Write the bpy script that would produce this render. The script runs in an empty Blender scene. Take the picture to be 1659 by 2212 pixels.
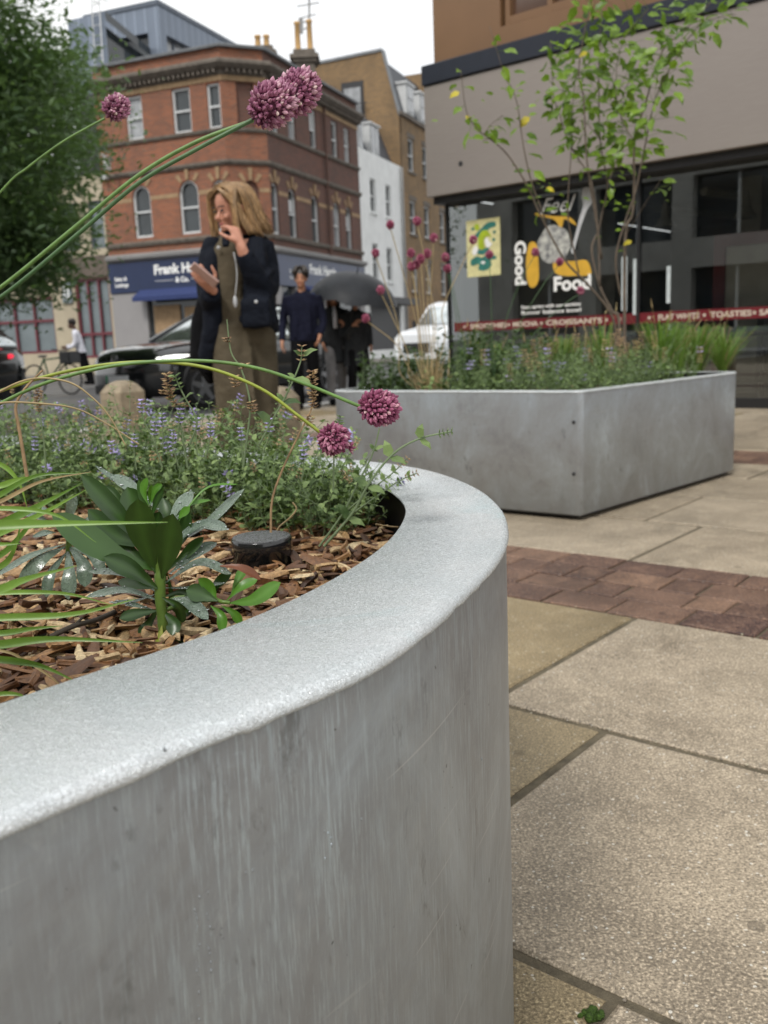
import bpy, bmesh, math, random
import numpy as np
from mathutils import Vector, Matrix, noise
R_=random.Random(7)
rad=math.radians; PI=math.pi
C=bpy.context.scene.collection
sc=bpy.context.scene
# ---------------------------------------------------------------- camera model (calibrated from the street's vanishing points)
FP=2000.;CX,CY=829.5,1106.;th=math.atan(369/2000);ph=rad(2.3);H=.8
_c,_s=math.cos(th),math.sin(th);_cp,_sp=math.cos(ph),math.sin(ph)
Fw=Vector((0,_c,-_s));_U0=Vector((0,_s,_c));_X=Vector((1,0,0))
CR=_X*_cp-_U0*_sp; CU=_X*_sp+_U0*_cp; EYE=Vector((0,0,H))
def ray(x,y): return Fw+CR*((x-CX)/FP)+CU*((CY-y)/FP)
def G(x,y,z=0.):
    r=ray(x,y); return EYE+r*((z-H)/r.z)
def Yp(x,y,Y):
    r=ray(x,y); return EYE+r*(Y/r.y)
def online(x,y,p,d):
    r=ray(x,y); det=-r.x*d[1]+d[0]*r.y
    t=(-p[0]*d[1]+d[0]*p[1])/det
    return ((r.x*t-p[0])*d[0]+(r.y*t-p[1])*d[1], H+r.z*t)
def proj(p):
    d=Vector(p)-EYE; w=d.dot(Fw); return (CX+FP*d.dot(CR)/w, CY-FP*d.dot(CU)/w)
# paving axes
E1=Vector((math.cos(rad(-40)),math.sin(rad(-40)),0)); E2=Vector((-E1.y,E1.x,0))
def MN(m,n,z=0.): return E1*m+E2*n+Vector((0,0,z))
# ---------------------------------------------------------------- materials
MATS={}
class NT:
    def __init__(s,name):
        s.m=bpy.data.materials.new(name); s.m.use_nodes=True; s.t=s.m.node_tree; s.n=s.t.nodes; s.b=s.n['Principled BSDF']
    def add(s,ty,**k):
        n=s.n.new(ty)
        for a,v in k.items():
            if a.startswith('i_'): n.inputs[a[2:].replace('_',' ')].default_value=v
            else: setattr(n,a,v)
        return n
    def l(s,a,b): s.t.links.new(a,b)
    def coords(s,kind='Object',scale=(1,1,1)):
        tc=s.add('ShaderNodeTexCoord'); mp=s.add('ShaderNodeMapping'); mp.inputs['Scale'].default_value=scale
        s.l(tc.outputs[kind],mp.inputs['Vector']); return mp.outputs[0]
    def noise(s,co,scale,detail=4,rough=.55,dist=0):
        n=s.add('ShaderNodeTexNoise'); n.inputs['Scale'].default_value=scale; n.inputs['Detail'].default_value=detail
        n.inputs['Roughness'].default_value=rough; n.inputs['Distortion'].default_value=dist
        if co is not None: s.l(co,n.inputs['Vector'])
        return n
    def ramp(s,fac,stops):
        r=s.add('ShaderNodeValToRGB'); e=r.color_ramp.elements
        while len(e)<len(stops): e.new(.5)
        for i,(p,c) in enumerate(stops):
            e[i].position=p; e[i].color=(*c,1) if len(c)==3 else c
        s.l(fac,r.inputs[0]); return r.outputs[0]
    def mix(s,fac,a,b,bt='MIX'):
        m=s.add('ShaderNodeMix',data_type='RGBA',blend_type=bt)
        for v,i in ((fac,0),(a,6),(b,7)):
            if isinstance(v,(int,float)): m.inputs[i].default_value=v
            elif isinstance(v,tuple): m.inputs[i].default_value=(*v,1)
            else: s.l(v,m.inputs[i])
        return m.outputs[2]
    def math(s,op,a,b=0.,c=None):
        m=s.add('ShaderNodeMath',operation=op)
        for i,v in enumerate((a,b,c)):
            if v is None: continue
            if isinstance(v,(int,float)): m.inputs[i].default_value=v
            else: s.l(v,m.inputs[i])
        return m.outputs[0]
    def bump(s,h,strength=.3,dist=.01,norm=None):
        b=s.add('ShaderNodeBump'); b.inputs['Strength'].default_value=strength; b.inputs['Distance'].default_value=dist
        s.l(h,b.inputs['Height'])
        if norm is not None: s.l(norm,b.inputs['Normal'])
        return b.outputs[0]
    def fin(s,col=None,rough=None,metal=None,norm=None,spec=None):
        for v,k in ((col,'Base Color'),(rough,'Roughness'),(metal,'Metallic'),(norm,'Normal'),(spec,'Specular IOR Level')):
            if v is None: continue
            if isinstance(v,(int,float)): s.b.inputs[k].default_value=v
            elif isinstance(v,tuple): s.b.inputs[k].default_value=(*v,1)
            else: s.l(v,s.b.inputs[k])
        return s.m
def pm(name,col,rough=.6,metal=0.,var=.18,scale=6.,bump=.0,bscale=None,rnd=0.,spec=None,col2=None,stretch=(1,1,1),sheen=0.,dist=.01):
    """general weathered material: noise-varied colour, optional per-piece variation and bump"""
    if name in MATS: return MATS[name]
    t=NT(name); co=t.coords('Object',stretch); n=t.noise(co,scale,5,.6)
    c2=col2 or tuple(min(1,c*(1+var)) for c in col); c1=tuple(c*(1-var) for c in col)
    col_=t.ramp(n.outputs[0],[(.3,c1),(.7,c2)])
    if rnd:
        at=t.add('ShaderNodeAttribute',attribute_name='rnd'); h=t.add('ShaderNodeHueSaturation')
        t.l(col_,h.inputs['Color']); t.l(t.math('MULTIPLY_ADD',at.outputs['Fac'],2*rnd,1-rnd),h.inputs['Value'])
        t.l(t.math('MULTIPLY_ADD',at.outputs['Fac'],.05*min(1,rnd*2),.5-.025*min(1,rnd*2)),h.inputs['Hue']); col_=h.outputs[0]
    nm=None
    if bump: nm=t.bump(t.noise(co,bscale or scale*6,3).outputs[0],bump,dist)
    t.fin(col_,rough,metal,nm,spec)
    if sheen: t.b.inputs['Sheen Weight'].default_value=sheen
    MATS[name]=t.m; return t.m
# ---------------------------------------------------------------- mesh builder
NK=[1.]   # real scale of the group being built (the near planter and its plants were measured one unit too far)
def nk(v): return EYE+(Vector(v)-EYE)*NK[0] if NK[0]!=1. else Vector(v)
class MB:
    def __init__(s,M=None): s.v=[];s.f=[];s.r=[];s.uv=[];s.M=M;s.rnd=.5;s.mi=[];s.cm=0;s.smooth=[];s.sm=False
    def add(s,vs,fs):
        o=len(s.v)
        vs=[Vector(v) for v in vs]
        for f in fs:
            s.f.append(tuple(o+i for i in f)); s.mi.append(s.cm); s.smooth.append(s.sm)
            a=vs[f[0]];n=(vs[f[1]]-a).cross(vs[f[2]]-a)
            x,y,z=abs(n.x),abs(n.y),abs(n.z)
            for i in f:
                p=vs[i]; s.uv.append((p.x,p.z) if y>=x and y>=z else ((p.y,p.z) if x>=z else (p.x,p.y)))
        if s.M is not None: vs=[s.M@v for v in vs]
        s.v+=vs; s.r+=[s.rnd]*len(vs)
    def box(s,x0,x1,y0,y1,z0,z1,bev=0,M=None):
        if bev:
            b=bev; P=[]
            for (z,i) in ((z0,b),(z0+b,0),(z1-b,0),(z1,b)):
                j=i
                P.append([(x0+b+0*j,y0+j,z),(x1-b,y0+j,z),(x1-j,y0+b,z),(x1-j,y1-b,z),(x1-b,y1-j,z),(x0+b,y1-j,z),(x0+j,y1-b,z),(x0+j,y0+b,z)])
            if M is not None: P=[[M@Vector(p) for p in r] for r in P]
            s.loft(P,True,True,True); return
        vs=[(x,y,z) for z in (z0,z1) for (x,y) in ((x0,y0),(x1,y0),(x1,y1),(x0,y1))]
        if M is not None: vs=[M@Vector(v) for v in vs]
        s.add(vs,[(3,2,1,0),(4,5,6,7),(0,1,5,4),(1,2,6,5),(2,3,7,6),(3,0,4,7)])
    def loft(s,rings,close=True,cap0=False,cap1=False):
        n=len(rings[0]);vs=[p for r in rings for p in r];fs=[]
        for k in range(len(rings)-1):
            for i in range(n if close else n-1):
                j=(i+1)%n; fs.append((k*n+i,k*n+j,(k+1)*n+j,(k+1)*n+i))
        if cap0: fs.append(tuple(range(n-1,-1,-1)))
        if cap1: fs.append(tuple(range((len(rings)-1)*n,len(rings)*n)))
        s.add(vs,fs)
    def tube(s,pts,rs,n=8,cap=True):
        pts=[Vector(p) for p in pts]
        if isinstance(rs,(int,float)): rs=[rs]*len(pts)
        rings=[];pn=None
        for i,p in enumerate(pts):
            t=(pts[min(i+1,len(pts)-1)]-pts[max(i-1,0)])
            if t.length<1e-9: t=Vector((0,0,1))
            t.normalize()
            if pn is None: a=Vector((0,0,1)) if abs(t.z)<.9 else Vector((1,0,0)); u=t.cross(a).normalized()
            else: u=(pn-t*pn.dot(t)).normalized()
            pn=u; w=t.cross(u); r=rs[i]
            ra,rb=(r if isinstance(r,tuple) else (r,r))
            rings.append([p+u*(math.cos(2*PI*k/n)*ra)+w*(math.sin(2*PI*k/n)*rb) for k in range(n)])
        s.loft(rings,True,cap,cap)
    def etube(s,pts,rs,n=16):
        """horizontal elliptical rings (x radius, y radius), optional yaw as third value"""
        rings=[]
        for p,r in zip(pts,rs):
            p=Vector(p);a=r[2] if len(r)>2 else 0
            rings.append([p+Vector((math.cos(q)*r[0]*math.cos(a)-math.sin(q)*r[1]*math.sin(a),math.cos(q)*r[0]*math.sin(a)+math.sin(q)*r[1]*math.cos(a),0)) for q in [2*PI*k/n for k in range(n)]])
        s.loft(rings,True,True,True)
    def ell(s,c,r,n=12,m=8,M=None):
        c=Vector(c); r=(r,r,r) if isinstance(r,(int,float)) else r; rings=[]
        for k in range(1,m):
            a=PI*k/m
            rings.append([Vector((math.cos(2*PI*i/n)*math.sin(a)*r[0],math.sin(2*PI*i/n)*math.sin(a)*r[1],-math.cos(a)*r[2])) for i in range(n)])
        vs=[p for q in rings for p in q]+[Vector((0,0,-r[2])),Vector((0,0,r[2]))]
        if M is not None: vs=[M@v for v in vs]
        vs=[v+c for v in vs]; fs=[]
        for k in range(m-2):
            for i in range(n): fs.append((k*n+i,k*n+(i+1)%n,(k+1)*n+(i+1)%n,(k+1)*n+i))
        b=(m-1)*n
        for i in range(n): fs.append((b,(i+1)%n,i)); fs.append((b+1,(m-2)*n+i,(m-2)*n+(i+1)%n))
        s.add(vs,fs)
    def lathe(s,c,prof,n=24):
        c=Vector(c)
        s.loft([[c+Vector((math.cos(2*PI*k/n)*r,math.sin(2*PI*k/n)*r,z)) for k in range(n)] for r,z in prof],True,True,True)
    def prism(s,poly,y0,y1):
        """polygon in local x,z extruded along y"""
        n=len(poly); vs=[(x,y0,z) for x,z in poly]+[(x,y1,z) for x,z in poly]
        s.add(vs,[tuple(range(n)),tuple(range(2*n-1,n-1,-1))]+[(i,i+n,(i+1)%n+n,(i+1)%n) for i in range(n)])
    def build(s,name,mat,parent=None,origin=None,smooth=None):
        me=bpy.data.meshes.new(name); base=nk(origin) if origin is not None else None; V_=[nk(v) for v in s.v] if NK[0]!=1. else s.v
        o=bpy.data.objects.new(name,me); C.objects.link(o)
        if parent is not None:
            root=parent; off=Vector((0,0,0))
            while root is not None: off=off+root.location; root=root.parent
            o.parent=parent; vs=[v-off for v in V_]
        elif base is not None: o.location=base; vs=[v-base for v in V_]
        else: vs=V_
        me.from_pydata([tuple(v) for v in vs],[],s.f)
        mats=mat if isinstance(mat,(list,tuple)) else [mat]
        for m in mats: me.materials.append(m)
        if len(mats)>1: me.polygons.foreach_set('material_index',s.mi)
        sm=s.smooth if smooth is None else [smooth]*len(s.f)
        me.polygons.foreach_set('use_smooth',sm)
        uv=me.uv_layers.new(name='UV')
        if len(uv.data)==len(s.uv): uv.data.foreach_set('uv',[c for p in s.uv for c in p])
        at=me.attributes.new('rnd','FLOAT','POINT'); at.data.foreach_set('value',s.r)
        me.update(); return o
def split_build(mb,name,mat,parent):
    """each separate piece becomes a part of its own"""
    n=len(mb.v); par=list(range(n))
    def fd(a):
        while par[a]!=a: par[a]=par[par[a]]; a=par[a]
        return a
    for f in mb.f:
        for i in f[1:]: par[fd(i)]=fd(f[0])
    groups={}; off=0
    for k,f in enumerate(mb.f): groups.setdefault(fd(f[0]),[]).append((k,off)); off+=len(f)
    out=[]
    for g,fl in groups.items():
        q=MB(); ids={}
        for k,o in fl:
            nf=[]
            for j,i in enumerate(mb.f[k]):
                if i not in ids: ids[i]=len(q.v); q.v.append(mb.v[i]); q.r.append(mb.r[i])
                nf.append(ids[i]); q.uv.append(mb.uv[o+j])
            q.f.append(tuple(nf)); q.mi.append(0); q.smooth.append(mb.smooth[k])
        out.append(q.build(name,mat,parent))
    return out
def tag(o,label=None,cat=None,group=None,kind=None):
    if label: o['label']=label
    if cat: o['category']=cat
    if group: o['group']=group
    if kind: o['kind']=kind
    return o
def thing(name,label,cat,loc=(0,0,0),group=None):
    o=bpy.data.objects.new(name,None); C.objects.link(o); o.location=nk(loc); o.empty_display_size=.1
    return tag(o,label,cat,group)
def fuse(mb,name,mat,parent=None,voxel=.012,smooth_it=4,origin=None):
    """merge overlapping volumes into one continuous smooth surface"""
    me=bpy.data.meshes.new('t'); me.from_pydata([tuple(v) for v in mb.v],[],mb.f)
    bm=bmesh.new(); bm.from_mesh(me); bmesh.ops.recalc_face_normals(bm,faces=bm.faces); bm.to_mesh(me); bm.free()
    ob=bpy.data.objects.new('t',me); C.objects.link(ob)
    md=ob.modifiers.new('r','REMESH'); md.mode='VOXEL'; md.voxel_size=voxel
    if smooth_it:
        m2=ob.modifiers.new('s','SMOOTH'); m2.factor=.5; m2.iterations=smooth_it
    dg=bpy.context.evaluated_depsgraph_get(); dg.update()
    ev=bpy.data.meshes.new_from_object(ob.evaluated_get(dg)); bpy.data.objects.remove(ob)
    out=MB(); out.v=[v.co.copy() for v in ev.vertices]; out.f=[tuple(p.vertices) for p in ev.polygons]
    out.r=[.5]*len(out.v); out.uv=[(0,0)]*sum(len(f) for f in out.f); out.mi=[0]*len(out.f); out.smooth=[True]*len(out.f)
    return out.build(name,mat,parent,origin,True)
def frame(o,dx,up=Vector((0,0,1))):
    """local x along dx, local y into the wall (away from viewer), z up"""
    dx=Vector(dx).normalized(); y=up.cross(dx).normalized()
    return Matrix.Translation(Vector(o))@Matrix((( dx.x,y.x,up.x,0),(dx.y,y.y,up.y,0),(dx.z,y.z,up.z,0),(0,0,0,1)))
def text_mb(mb,txt,x,z,size,y=0.,depth=.004,align='LEFT',bold=0.,sx=1.,rot=0.,shear=0.):
    cu=bpy.data.curves.new('t','FONT'); cu.body=txt; cu.size=size; cu.align_x=align; cu.offset=bold; cu.shear=shear; cu.extrude=depth/2; cu.resolution_u=3
    ob=bpy.data.objects.new('t',cu); C.objects.link(ob)
    dg=bpy.context.evaluated_depsgraph_get(); dg.update()
    me=bpy.data.meshes.new_from_object(ob.evaluated_get(dg)); bpy.data.objects.remove(ob)
    c,s_=math.cos(rot),math.sin(rot); vs=[]
    for v in me.vertices:
        a,b=v.co.x*sx,v.co.y
        vs.append((x+a*c-b*s_,y-v.co.z,z+a*s_+b*c))
    mb.add(vs,[tuple(p.vertices) for p in me.polygons]); bpy.data.meshes.remove(me)
def crv(pts,n=8):
    """Catmull-Rom through 3D points"""
    P=[Vector(p) for p in pts]; P=[P[0]*2-P[1]]+P+[P[-1]*2-P[-2]]; out=[]
    for i in range(1,len(P)-2):
        for k in range(n):
            t=k/n; a,b,c,d=P[i-1:i+3]
            out.append(.5*((2*b)+(c-a)*t+(2*a-5*b+4*c-d)*t*t+(3*b-a-3*c+d)*t**3))
    out.append(P[-2]); return out
def lerp(a,b,t): return a+(b-a)*t
def wall(mb,s0,s1,z0,z1,holes,dep=.16,y=0.):
    """front wall face in local x,z with recessed openings; hole=(a,b,lo,hi,arch)"""
    xs=sorted({s0,s1}|{h[0] for h in holes}|{h[1] for h in holes}); zs=sorted({z0,z1}|{h[2] for h in holes}|{h[3] for h in holes})
    xs=[x for x in xs if s0<=x<=s1]; zs=[z for z in zs if z0<=z<=z1]
    for i in range(len(xs)-1):
        for j in range(len(zs)-1):
            cx,cz=(xs[i]+xs[i+1])/2,(zs[j]+zs[j+1])/2
            if any(h[0]<cx<h[1] and h[2]<cz<h[3] for h in holes): continue
            mb.add([(xs[i],y,zs[j]),(xs[i+1],y,zs[j]),(xs[i+1],y,zs[j+1]),(xs[i],y,zs[j+1])],[(0,1,2,3)])
    for h in holes:
        a,b,lo,hi=h[:4]; arch=len(h)>4 and h[4]
        if arch:
            r=(b-a)/2; cz=hi-r; N=8
            arc=[(a+r-r*math.cos(PI*k/(2*N)*2),cz+r*math.sin(PI*k/(2*N)*2)) for k in range(N+1)]
            for k in range(N):
                p,q=arc[k],arc[k+1]
                mb.add([(p[0],y,p[1]),(q[0],y,q[1]),(q[0],y,hi),(p[0],y,hi)],[(0,1,2,3)])
                mb.add([(p[0],y,p[1]),(q[0],y,q[1]),(q[0],y+dep,q[1]),(p[0],y+dep,p[1])],[(3,2,1,0)])
            top=cz
        else:
            top=hi; mb.add([(a,y,hi),(b,y,hi),(b,y+dep,hi),(a,y+dep,hi)],[(3,2,1,0)])
        mb.add([(a,y,lo),(b,y,lo),(b,y+dep,lo),(a,y+dep,lo)],[(0,1,2,3)])
        mb.add([(a,y,lo),(a,y,top),(a,y+dep,top),(a,y+dep,lo)],[(3,2,1,0)])
        mb.add([(b,y,lo),(b,y,top),(b,y+dep,top),(b,y+dep,lo)],[(0,1,2,3)])
# ================================================================ materials
def galv(name,top=False,g=1.):
    t=NT(name); co=t.coords('Object')
    big=t.noise(t.coords('Object',(1,1,.7)),4.2,7,.68,.7); mid=t.noise(co,30,5,.65,.3)
    if not top:
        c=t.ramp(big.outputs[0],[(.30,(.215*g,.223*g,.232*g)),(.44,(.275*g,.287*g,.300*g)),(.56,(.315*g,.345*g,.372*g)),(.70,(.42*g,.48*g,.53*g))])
        c=t.mix(t.ramp(mid.outputs[0],[(.45,(0,0,0)),(.75,(.55,)*3)]),c,(.34,.36,.37))
        # short thin pale run marks, in patches
        area=t.ramp(t.noise(co,2.6,3,.5).outputs[0],[(.40,(.08,)*3),(.62,(1,)*3)])
        s1=t.noise(t.coords('Object',(170,170,11)),2.0,5,.72); s1=t.mix(1.,t.ramp(s1.outputs[0],[(.50,(0,0,0)),(.68,(.9,)*3)]),area,'MULTIPLY'); c=t.mix(s1,c,(.43,.50,.54))
        s2=t.noise(t.coords('Object',(60,60,4.5)),1.5,4,.7); s2=t.mix(1.,t.ramp(s2.outputs[0],[(.60,(0,0,0)),(.70,(.55,)*3)]),area,'MULTIPLY'); c=t.mix(s2,c,(.42,.50,.55))
        # dark pitted patches and specks
        dk=t.noise(t.coords('Object',(1,1,.5)),15,5,.8,.6); c=t.mix(t.ramp(dk.outputs[0],[(.60,(0,0,0)),(.70,(.6,)*3)]),c,(.13,.135,.135)); c=t.mix(t.ramp(dk.outputs[0],[(.28,(.5,)*3),(.40,(0,)*3)]),c,(.44,.47,.49))
        sp=t.noise(co,95,2,.6); c=t.mix(t.ramp(sp.outputs[0],[(.73,(0,0,0)),(.76,(.8,)*3)]),c,(.08,.08,.08))
        for ang,th_ in ((38,.715),(44,.73)):
            mp=t.add('ShaderNodeMapping'); mp.inputs['Rotation'].default_value=(rad(ang),0,0); mp.inputs['Scale'].default_value=(3,2.2,130)
            tc=t.add('ShaderNodeTexCoord'); t.l(tc.outputs['Object'],mp.inputs['Vector']); sc_=t.noise(mp.outputs[0],1.5,2,.5); c=t.mix(t.ramp(sc_.outputs[0],[(th_-.01,(0,0,0)),(th_+.02,(.6,)*3)]),c,(.52,.54,.55))
        nm=t.bump(mid.outputs[0],.22,.004); nm=t.bump(dk.outputs[0],.12,.004,nm); ro=t.ramp(big.outputs[0],[(.3,(.5,)*3),(.8,(.36,)*3)])
        m=t.fin(c,ro,.5,nm,.5)
    else:
        c=t.ramp(big.outputs[0],[(.28,(.56,.61,.63)),(.44,(.64,.685,.705)),(.56,(.70,.73,.745)),(.70,(.58,.70,.73))])  # rim zinc painted much paler than the walls, imitating sky light on top
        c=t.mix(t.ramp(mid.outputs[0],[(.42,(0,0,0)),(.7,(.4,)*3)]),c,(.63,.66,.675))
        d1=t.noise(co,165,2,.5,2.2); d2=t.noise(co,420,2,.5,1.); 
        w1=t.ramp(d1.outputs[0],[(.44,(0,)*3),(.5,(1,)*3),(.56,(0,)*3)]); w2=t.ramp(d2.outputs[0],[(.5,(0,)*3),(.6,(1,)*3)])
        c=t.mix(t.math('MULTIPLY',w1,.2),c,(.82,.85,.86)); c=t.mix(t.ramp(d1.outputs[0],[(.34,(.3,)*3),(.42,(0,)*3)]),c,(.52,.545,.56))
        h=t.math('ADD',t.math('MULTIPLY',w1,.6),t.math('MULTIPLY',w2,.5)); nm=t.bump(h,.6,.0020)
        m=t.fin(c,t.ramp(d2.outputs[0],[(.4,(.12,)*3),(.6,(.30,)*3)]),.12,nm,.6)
    MATS[name]=m; return m
M_galvS=galv('galvanised_side',g=.94); M_galvF=galv('galvanised_far_side',g=1.28); M_galvT=galv('galvanised_wet_skylit_top',True)
def brick(name,c1,c2,mort,soot=(0.05,.045,.04),sf=.25,bw=.225,bh=.075,ms=.012,uvk='UV'):
    t=NT(name); tc=t.add('ShaderNodeTexCoord'); b=t.add('ShaderNodeTexBrick')
    b.inputs['Scale'].default_value=1; b.inputs['Brick Width'].default_value=bw; b.inputs['Row Height'].default_value=bh
    b.inputs['Mortar Size'].default_value=ms; b.inputs['Mortar Smooth'].default_value=.2; b.inputs['Bias'].default_value=-.1
    b.inputs['Color1'].default_value=(*c1,1); b.inputs['Color2'].default_value=(*c2,1); b.inputs['Mortar'].default_value=(*mort,1)
    t.l(tc.outputs[uvk],b.inputs['Vector']); co=t.coords('Object')
    n=t.noise(co,.7,6,.65); c=t.mix(t.ramp(n.outputs[0],[(.4,(0,0,0)),(.8,(sf*2,)*3)]),b.outputs[0],soot)
    n2=t.noise(co,14,3,.6); c=t.mix(t.ramp(n2.outputs[0],[(.4,(0,0,0)),(.9,(.5,)*3)]),c,tuple(x*1.5 for x in c2))
    nm=t.bump(t.math('SUBTRACT',1.,b.outputs['Fac']),.4,.01)
    m=t.fin(c,.88,0.,nm); MATS[name]=m; return m
M_red=brick('red_brick',(.31,.097,.040),(.17,.060,.032),(.22,.15,.11))
M_red2=brick('darker_red_brick',(.155,.060,.040),(.105,.044,.032),(.10,.08,.066),sf=.3)  # darker copy of the red brick, mainly for the receding street face
M_yel=brick('yellow_stock_brick',(.30,.18,.075),(.20,.125,.058),(.13,.11,.085),soot=(.06,.045,.03),sf=.35)
M_white=pm('white_painted_render',(.72,.73,.72),.75,var=.08,scale=2,bump=.1)
M_stone=pm('sooty_stone_dressing',(.13,.11,.09),.85,var=.35,scale=5,bump=.2)
M_buff=pm('buff_terracotta_band',(.30,.20,.11),.8,var=.2,scale=5)
M_lead=pm('lead_coping',(.17,.18,.19),.6,var=.15,scale=3)
M_slate=pm('dark_slate',(.055,.06,.07),.6,var=.25,scale=10,bump=.2)
M_frame=pm('white_sash_paint',(.55,.56,.56),.5,var=.06)
M_glassd=pm('window_glass',(.035,.042,.045),.06,var=.25,scale=1.2,spec=.6)
M_glassl=pm('window_glass_with_blind',(.30,.31,.32),.12,var=.35,scale=2.0,spec=.6)
M_pot=pm('buff_clay_pot',(.50,.31,.13),.8,var=.15)
M_orange=pm('orange_clay',(.55,.20,.06),.8,var=.1)
M_navy=pm('navy_sign_paint',(.009,.020,.066),.45,var=.1,scale=2)
M_navy2=pm('pale_navy_sign_paint',(.045,.060,.115),.4,var=.1,scale=2)  # paler navy for the sign on the receding face
M_awn=pm('blue_awning_canvas',(.02,.035,.12),.8,var=.1)
M_letter=pm('white_lettering',(.82,.82,.80),.5,var=.02)
M_grey=pm('grey_painted_pier',(.26,.25,.25),.6,var=.06,scale=1.5)
M_greyb=pm('grey_cornice_paint',(.24,.235,.23),.6,var=.1,scale=1.5)
M_beige=pm('beige_stone_cladding',(.40,.345,.25),.8,var=.12,scale=1.2,bump=.08)
M_brownf=pm('brown_fascia',(.11,.085,.065),.6,var=.15)
M_maroon=pm('maroon_window_frame',(.13,.025,.035),.5,var=.1)
M_frost=pm('frosted_grey_glass',(.14,.17,.18),.15,var=.15,scale=1,spec=.6)
M_dark=pm('near_black_paint',(.02,.02,.022),.5,var=.2)
def zinc():
    t=NT('standing_seam_zinc'); tc=t.add('ShaderNodeTexCoord'); w=t.add('ShaderNodeTexWave',wave_profile='SAW'); w.inputs['Scale'].default_value=.5; w.inputs['Distortion'].default_value=0
    t.l(tc.outputs['UV'],w.inputs['Vector']); c=t.ramp(w.outputs[0],[(0.,(.42,.47,.55)),(.07,(.22,.26,.32)),(.1,(.15,.18,.225)),(1.,(.17,.20,.25))])
    n=t.noise(t.coords('Object'),.8,4); c=t.mix(t.ramp(n.outputs[0],[(.3,(0,0,0)),(.8,(.35,)*3)]),c,(.22,.26,.33))
    m=t.fin(c,.42,.35,None); return m
M_zinc=zinc()
M_zincp=pm('plain_zinc',(.10,.12,.15),.45,metal=.3,var=.12,scale=1)
def leafm(name,c1,c2,rough=.45,trans=.25,rv=.3,vein=False,spec=.5,wet=False):
    t=NT(name); at=t.add('ShaderNodeAttribute',attribute_name='rnd')
    c=t.ramp(at.outputs['Fac'],[(0.,c1),(1.,c2)]); co=t.coords('Object')
    n=t.noise(co,40,3); c=t.mix(t.ramp(n.outputs[0],[(.35,(0,0,0)),(.8,(.35,)*3)]),c,tuple(x*1.6 for x in c2))
    nm=None
    if wet: nm=t.bump(t.ramp(t.noise(co,380,2,.5,1.).outputs[0],[(.5,(0,)*3),(.58,(1,)*3)]),.6,.0015); nm=t.bump(t.noise(co,60,3).outputs[0],.25,.003,nm)
    t.fin(c,rough,0.,nm,spec)
    tr=t.add('ShaderNodeBsdfTranslucent'); mx=t.add('ShaderNodeMixShader'); mx.inputs[0].default_value=trans
    t.l(t.mix(.35,c,(.25,.45,.03)),tr.inputs[0]); t.l(t.b.outputs[0],mx.inputs[1]); t.l(tr.outputs[0],mx.inputs[2])
    t.l(mx.outputs[0],t.n['Material Output'].inputs[0]); MATS[name]=t.m; return t.m
M_tree=leafm('plane_tree_leaf',(.028,.062,.026),(.16,.25,.11),.5,.35)
M_mint=leafm('catmint_leaf',(.018,.055,.012),(.24,.33,.12),.6,.2)
M_mintd=leafm('shrub_leaf',(.02,.045,.015),(.07,.12,.04),.5,.2)
M_grass=leafm('grass_blade',(.06,.14,.02),(.20,.34,.06),.35,.3)
M_straw=leafm('dry_straw',(.28,.19,.09),(.48,.38,.2),.6,.15)
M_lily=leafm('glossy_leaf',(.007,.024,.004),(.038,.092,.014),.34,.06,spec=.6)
M_lilyw=leafm('wet_leaf_sky_sheen',(.05,.085,.055),(.14,.19,.14),.24,.05,wet=True,spec=1.)  # grey-green base paints in the sky's reflection on the wet leaves
M_lilyb=leafm('bright_young_leaf',(.05,.15,.012),(.10,.25,.03),.35,.3)
M_lilyr=leafm('withered_red_leaf',(.10,.028,.014),(.16,.05,.02),.45,.1)
M_sap=leafm('sapling_leaf',(.045,.10,.012),(.24,.38,.035),.4,.36)
M_yleaf=leafm('yellow_leaf',(.45,.36,.02),(.6,.5,.03),.45,.3)
M_bark=pm('grey_brown_bark',(.13,.10,.075),.85,var=.3,scale=30)
M_barkd=pm('dark_bark',(.05,.04,.03),.9,var=.3,scale=6,bump=.4)
M_mstem=pm('catmint_stem',(.16,.22,.11),.6,var=.2,scale=30)
M_gstem=pm('green_allium_stem',(.13,.24,.06),.45,var=.25,scale=60,bump=.2,bscale=300,dist=.001)
M_gstem2=pm('dark_green_allium_stem',(.06,.13,.045),.45,var=.25,scale=60)
M_ystem=pm('yellow_green_allium_stem',(.30,.36,.05),.45,var=.2,scale=50)
M_purple=pm('purple_catmint_petal',(.42,.36,.68),.6,var=.15,rnd=.2)
M_seed=pm('dry_seed_head',(.36,.24,.13),.85,var=.3,scale=90,rnd=.35)
def flor(name,a,b,c3):
    t=NT(name); at=t.add('ShaderNodeAttribute',attribute_name='rnd'); t.fin(t.ramp(at.outputs['Fac'],[(0,a),(.5,b),(.85,c3),(1,(.75,.62,.55))]),.45,0.,None,.4); return t.m
M_allium=flor('allium_floret',(.12,.02,.055),(.36,.10,.19),(.60,.30,.38)); M_alliump=flor('pale_allium_floret',(.16,.04,.09),(.42,.17,.27),(.72,.48,.54))
M_alliumf=flor('distant_allium_floret',(.20,.03,.07),(.34,.08,.15),(.55,.22,.30))
def chipm():
    t=NT('wood_chip'); at=t.add('ShaderNodeAttribute',attribute_name='rnd')
    c=t.ramp(at.outputs['Fac'],[(0,(.045,.022,.012)),(.3,(.14,.06,.024)),(.52,(.30,.14,.05)),(.72,(.52,.33,.15)),(1,(.74,.58,.34))])
    n=t.noise(t.coords('Object',(1,1,1)),220,4,.7); c=t.mix(t.ramp(n.outputs[0],[(.35,(.6,)*3),(.65,(0,0,0))]),c,(.05,.025,.015))
    t.fin(c,.55,0.,t.bump(n.outputs[0],.6,.002),.5); return t.m
M_chip=chipm()
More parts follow.
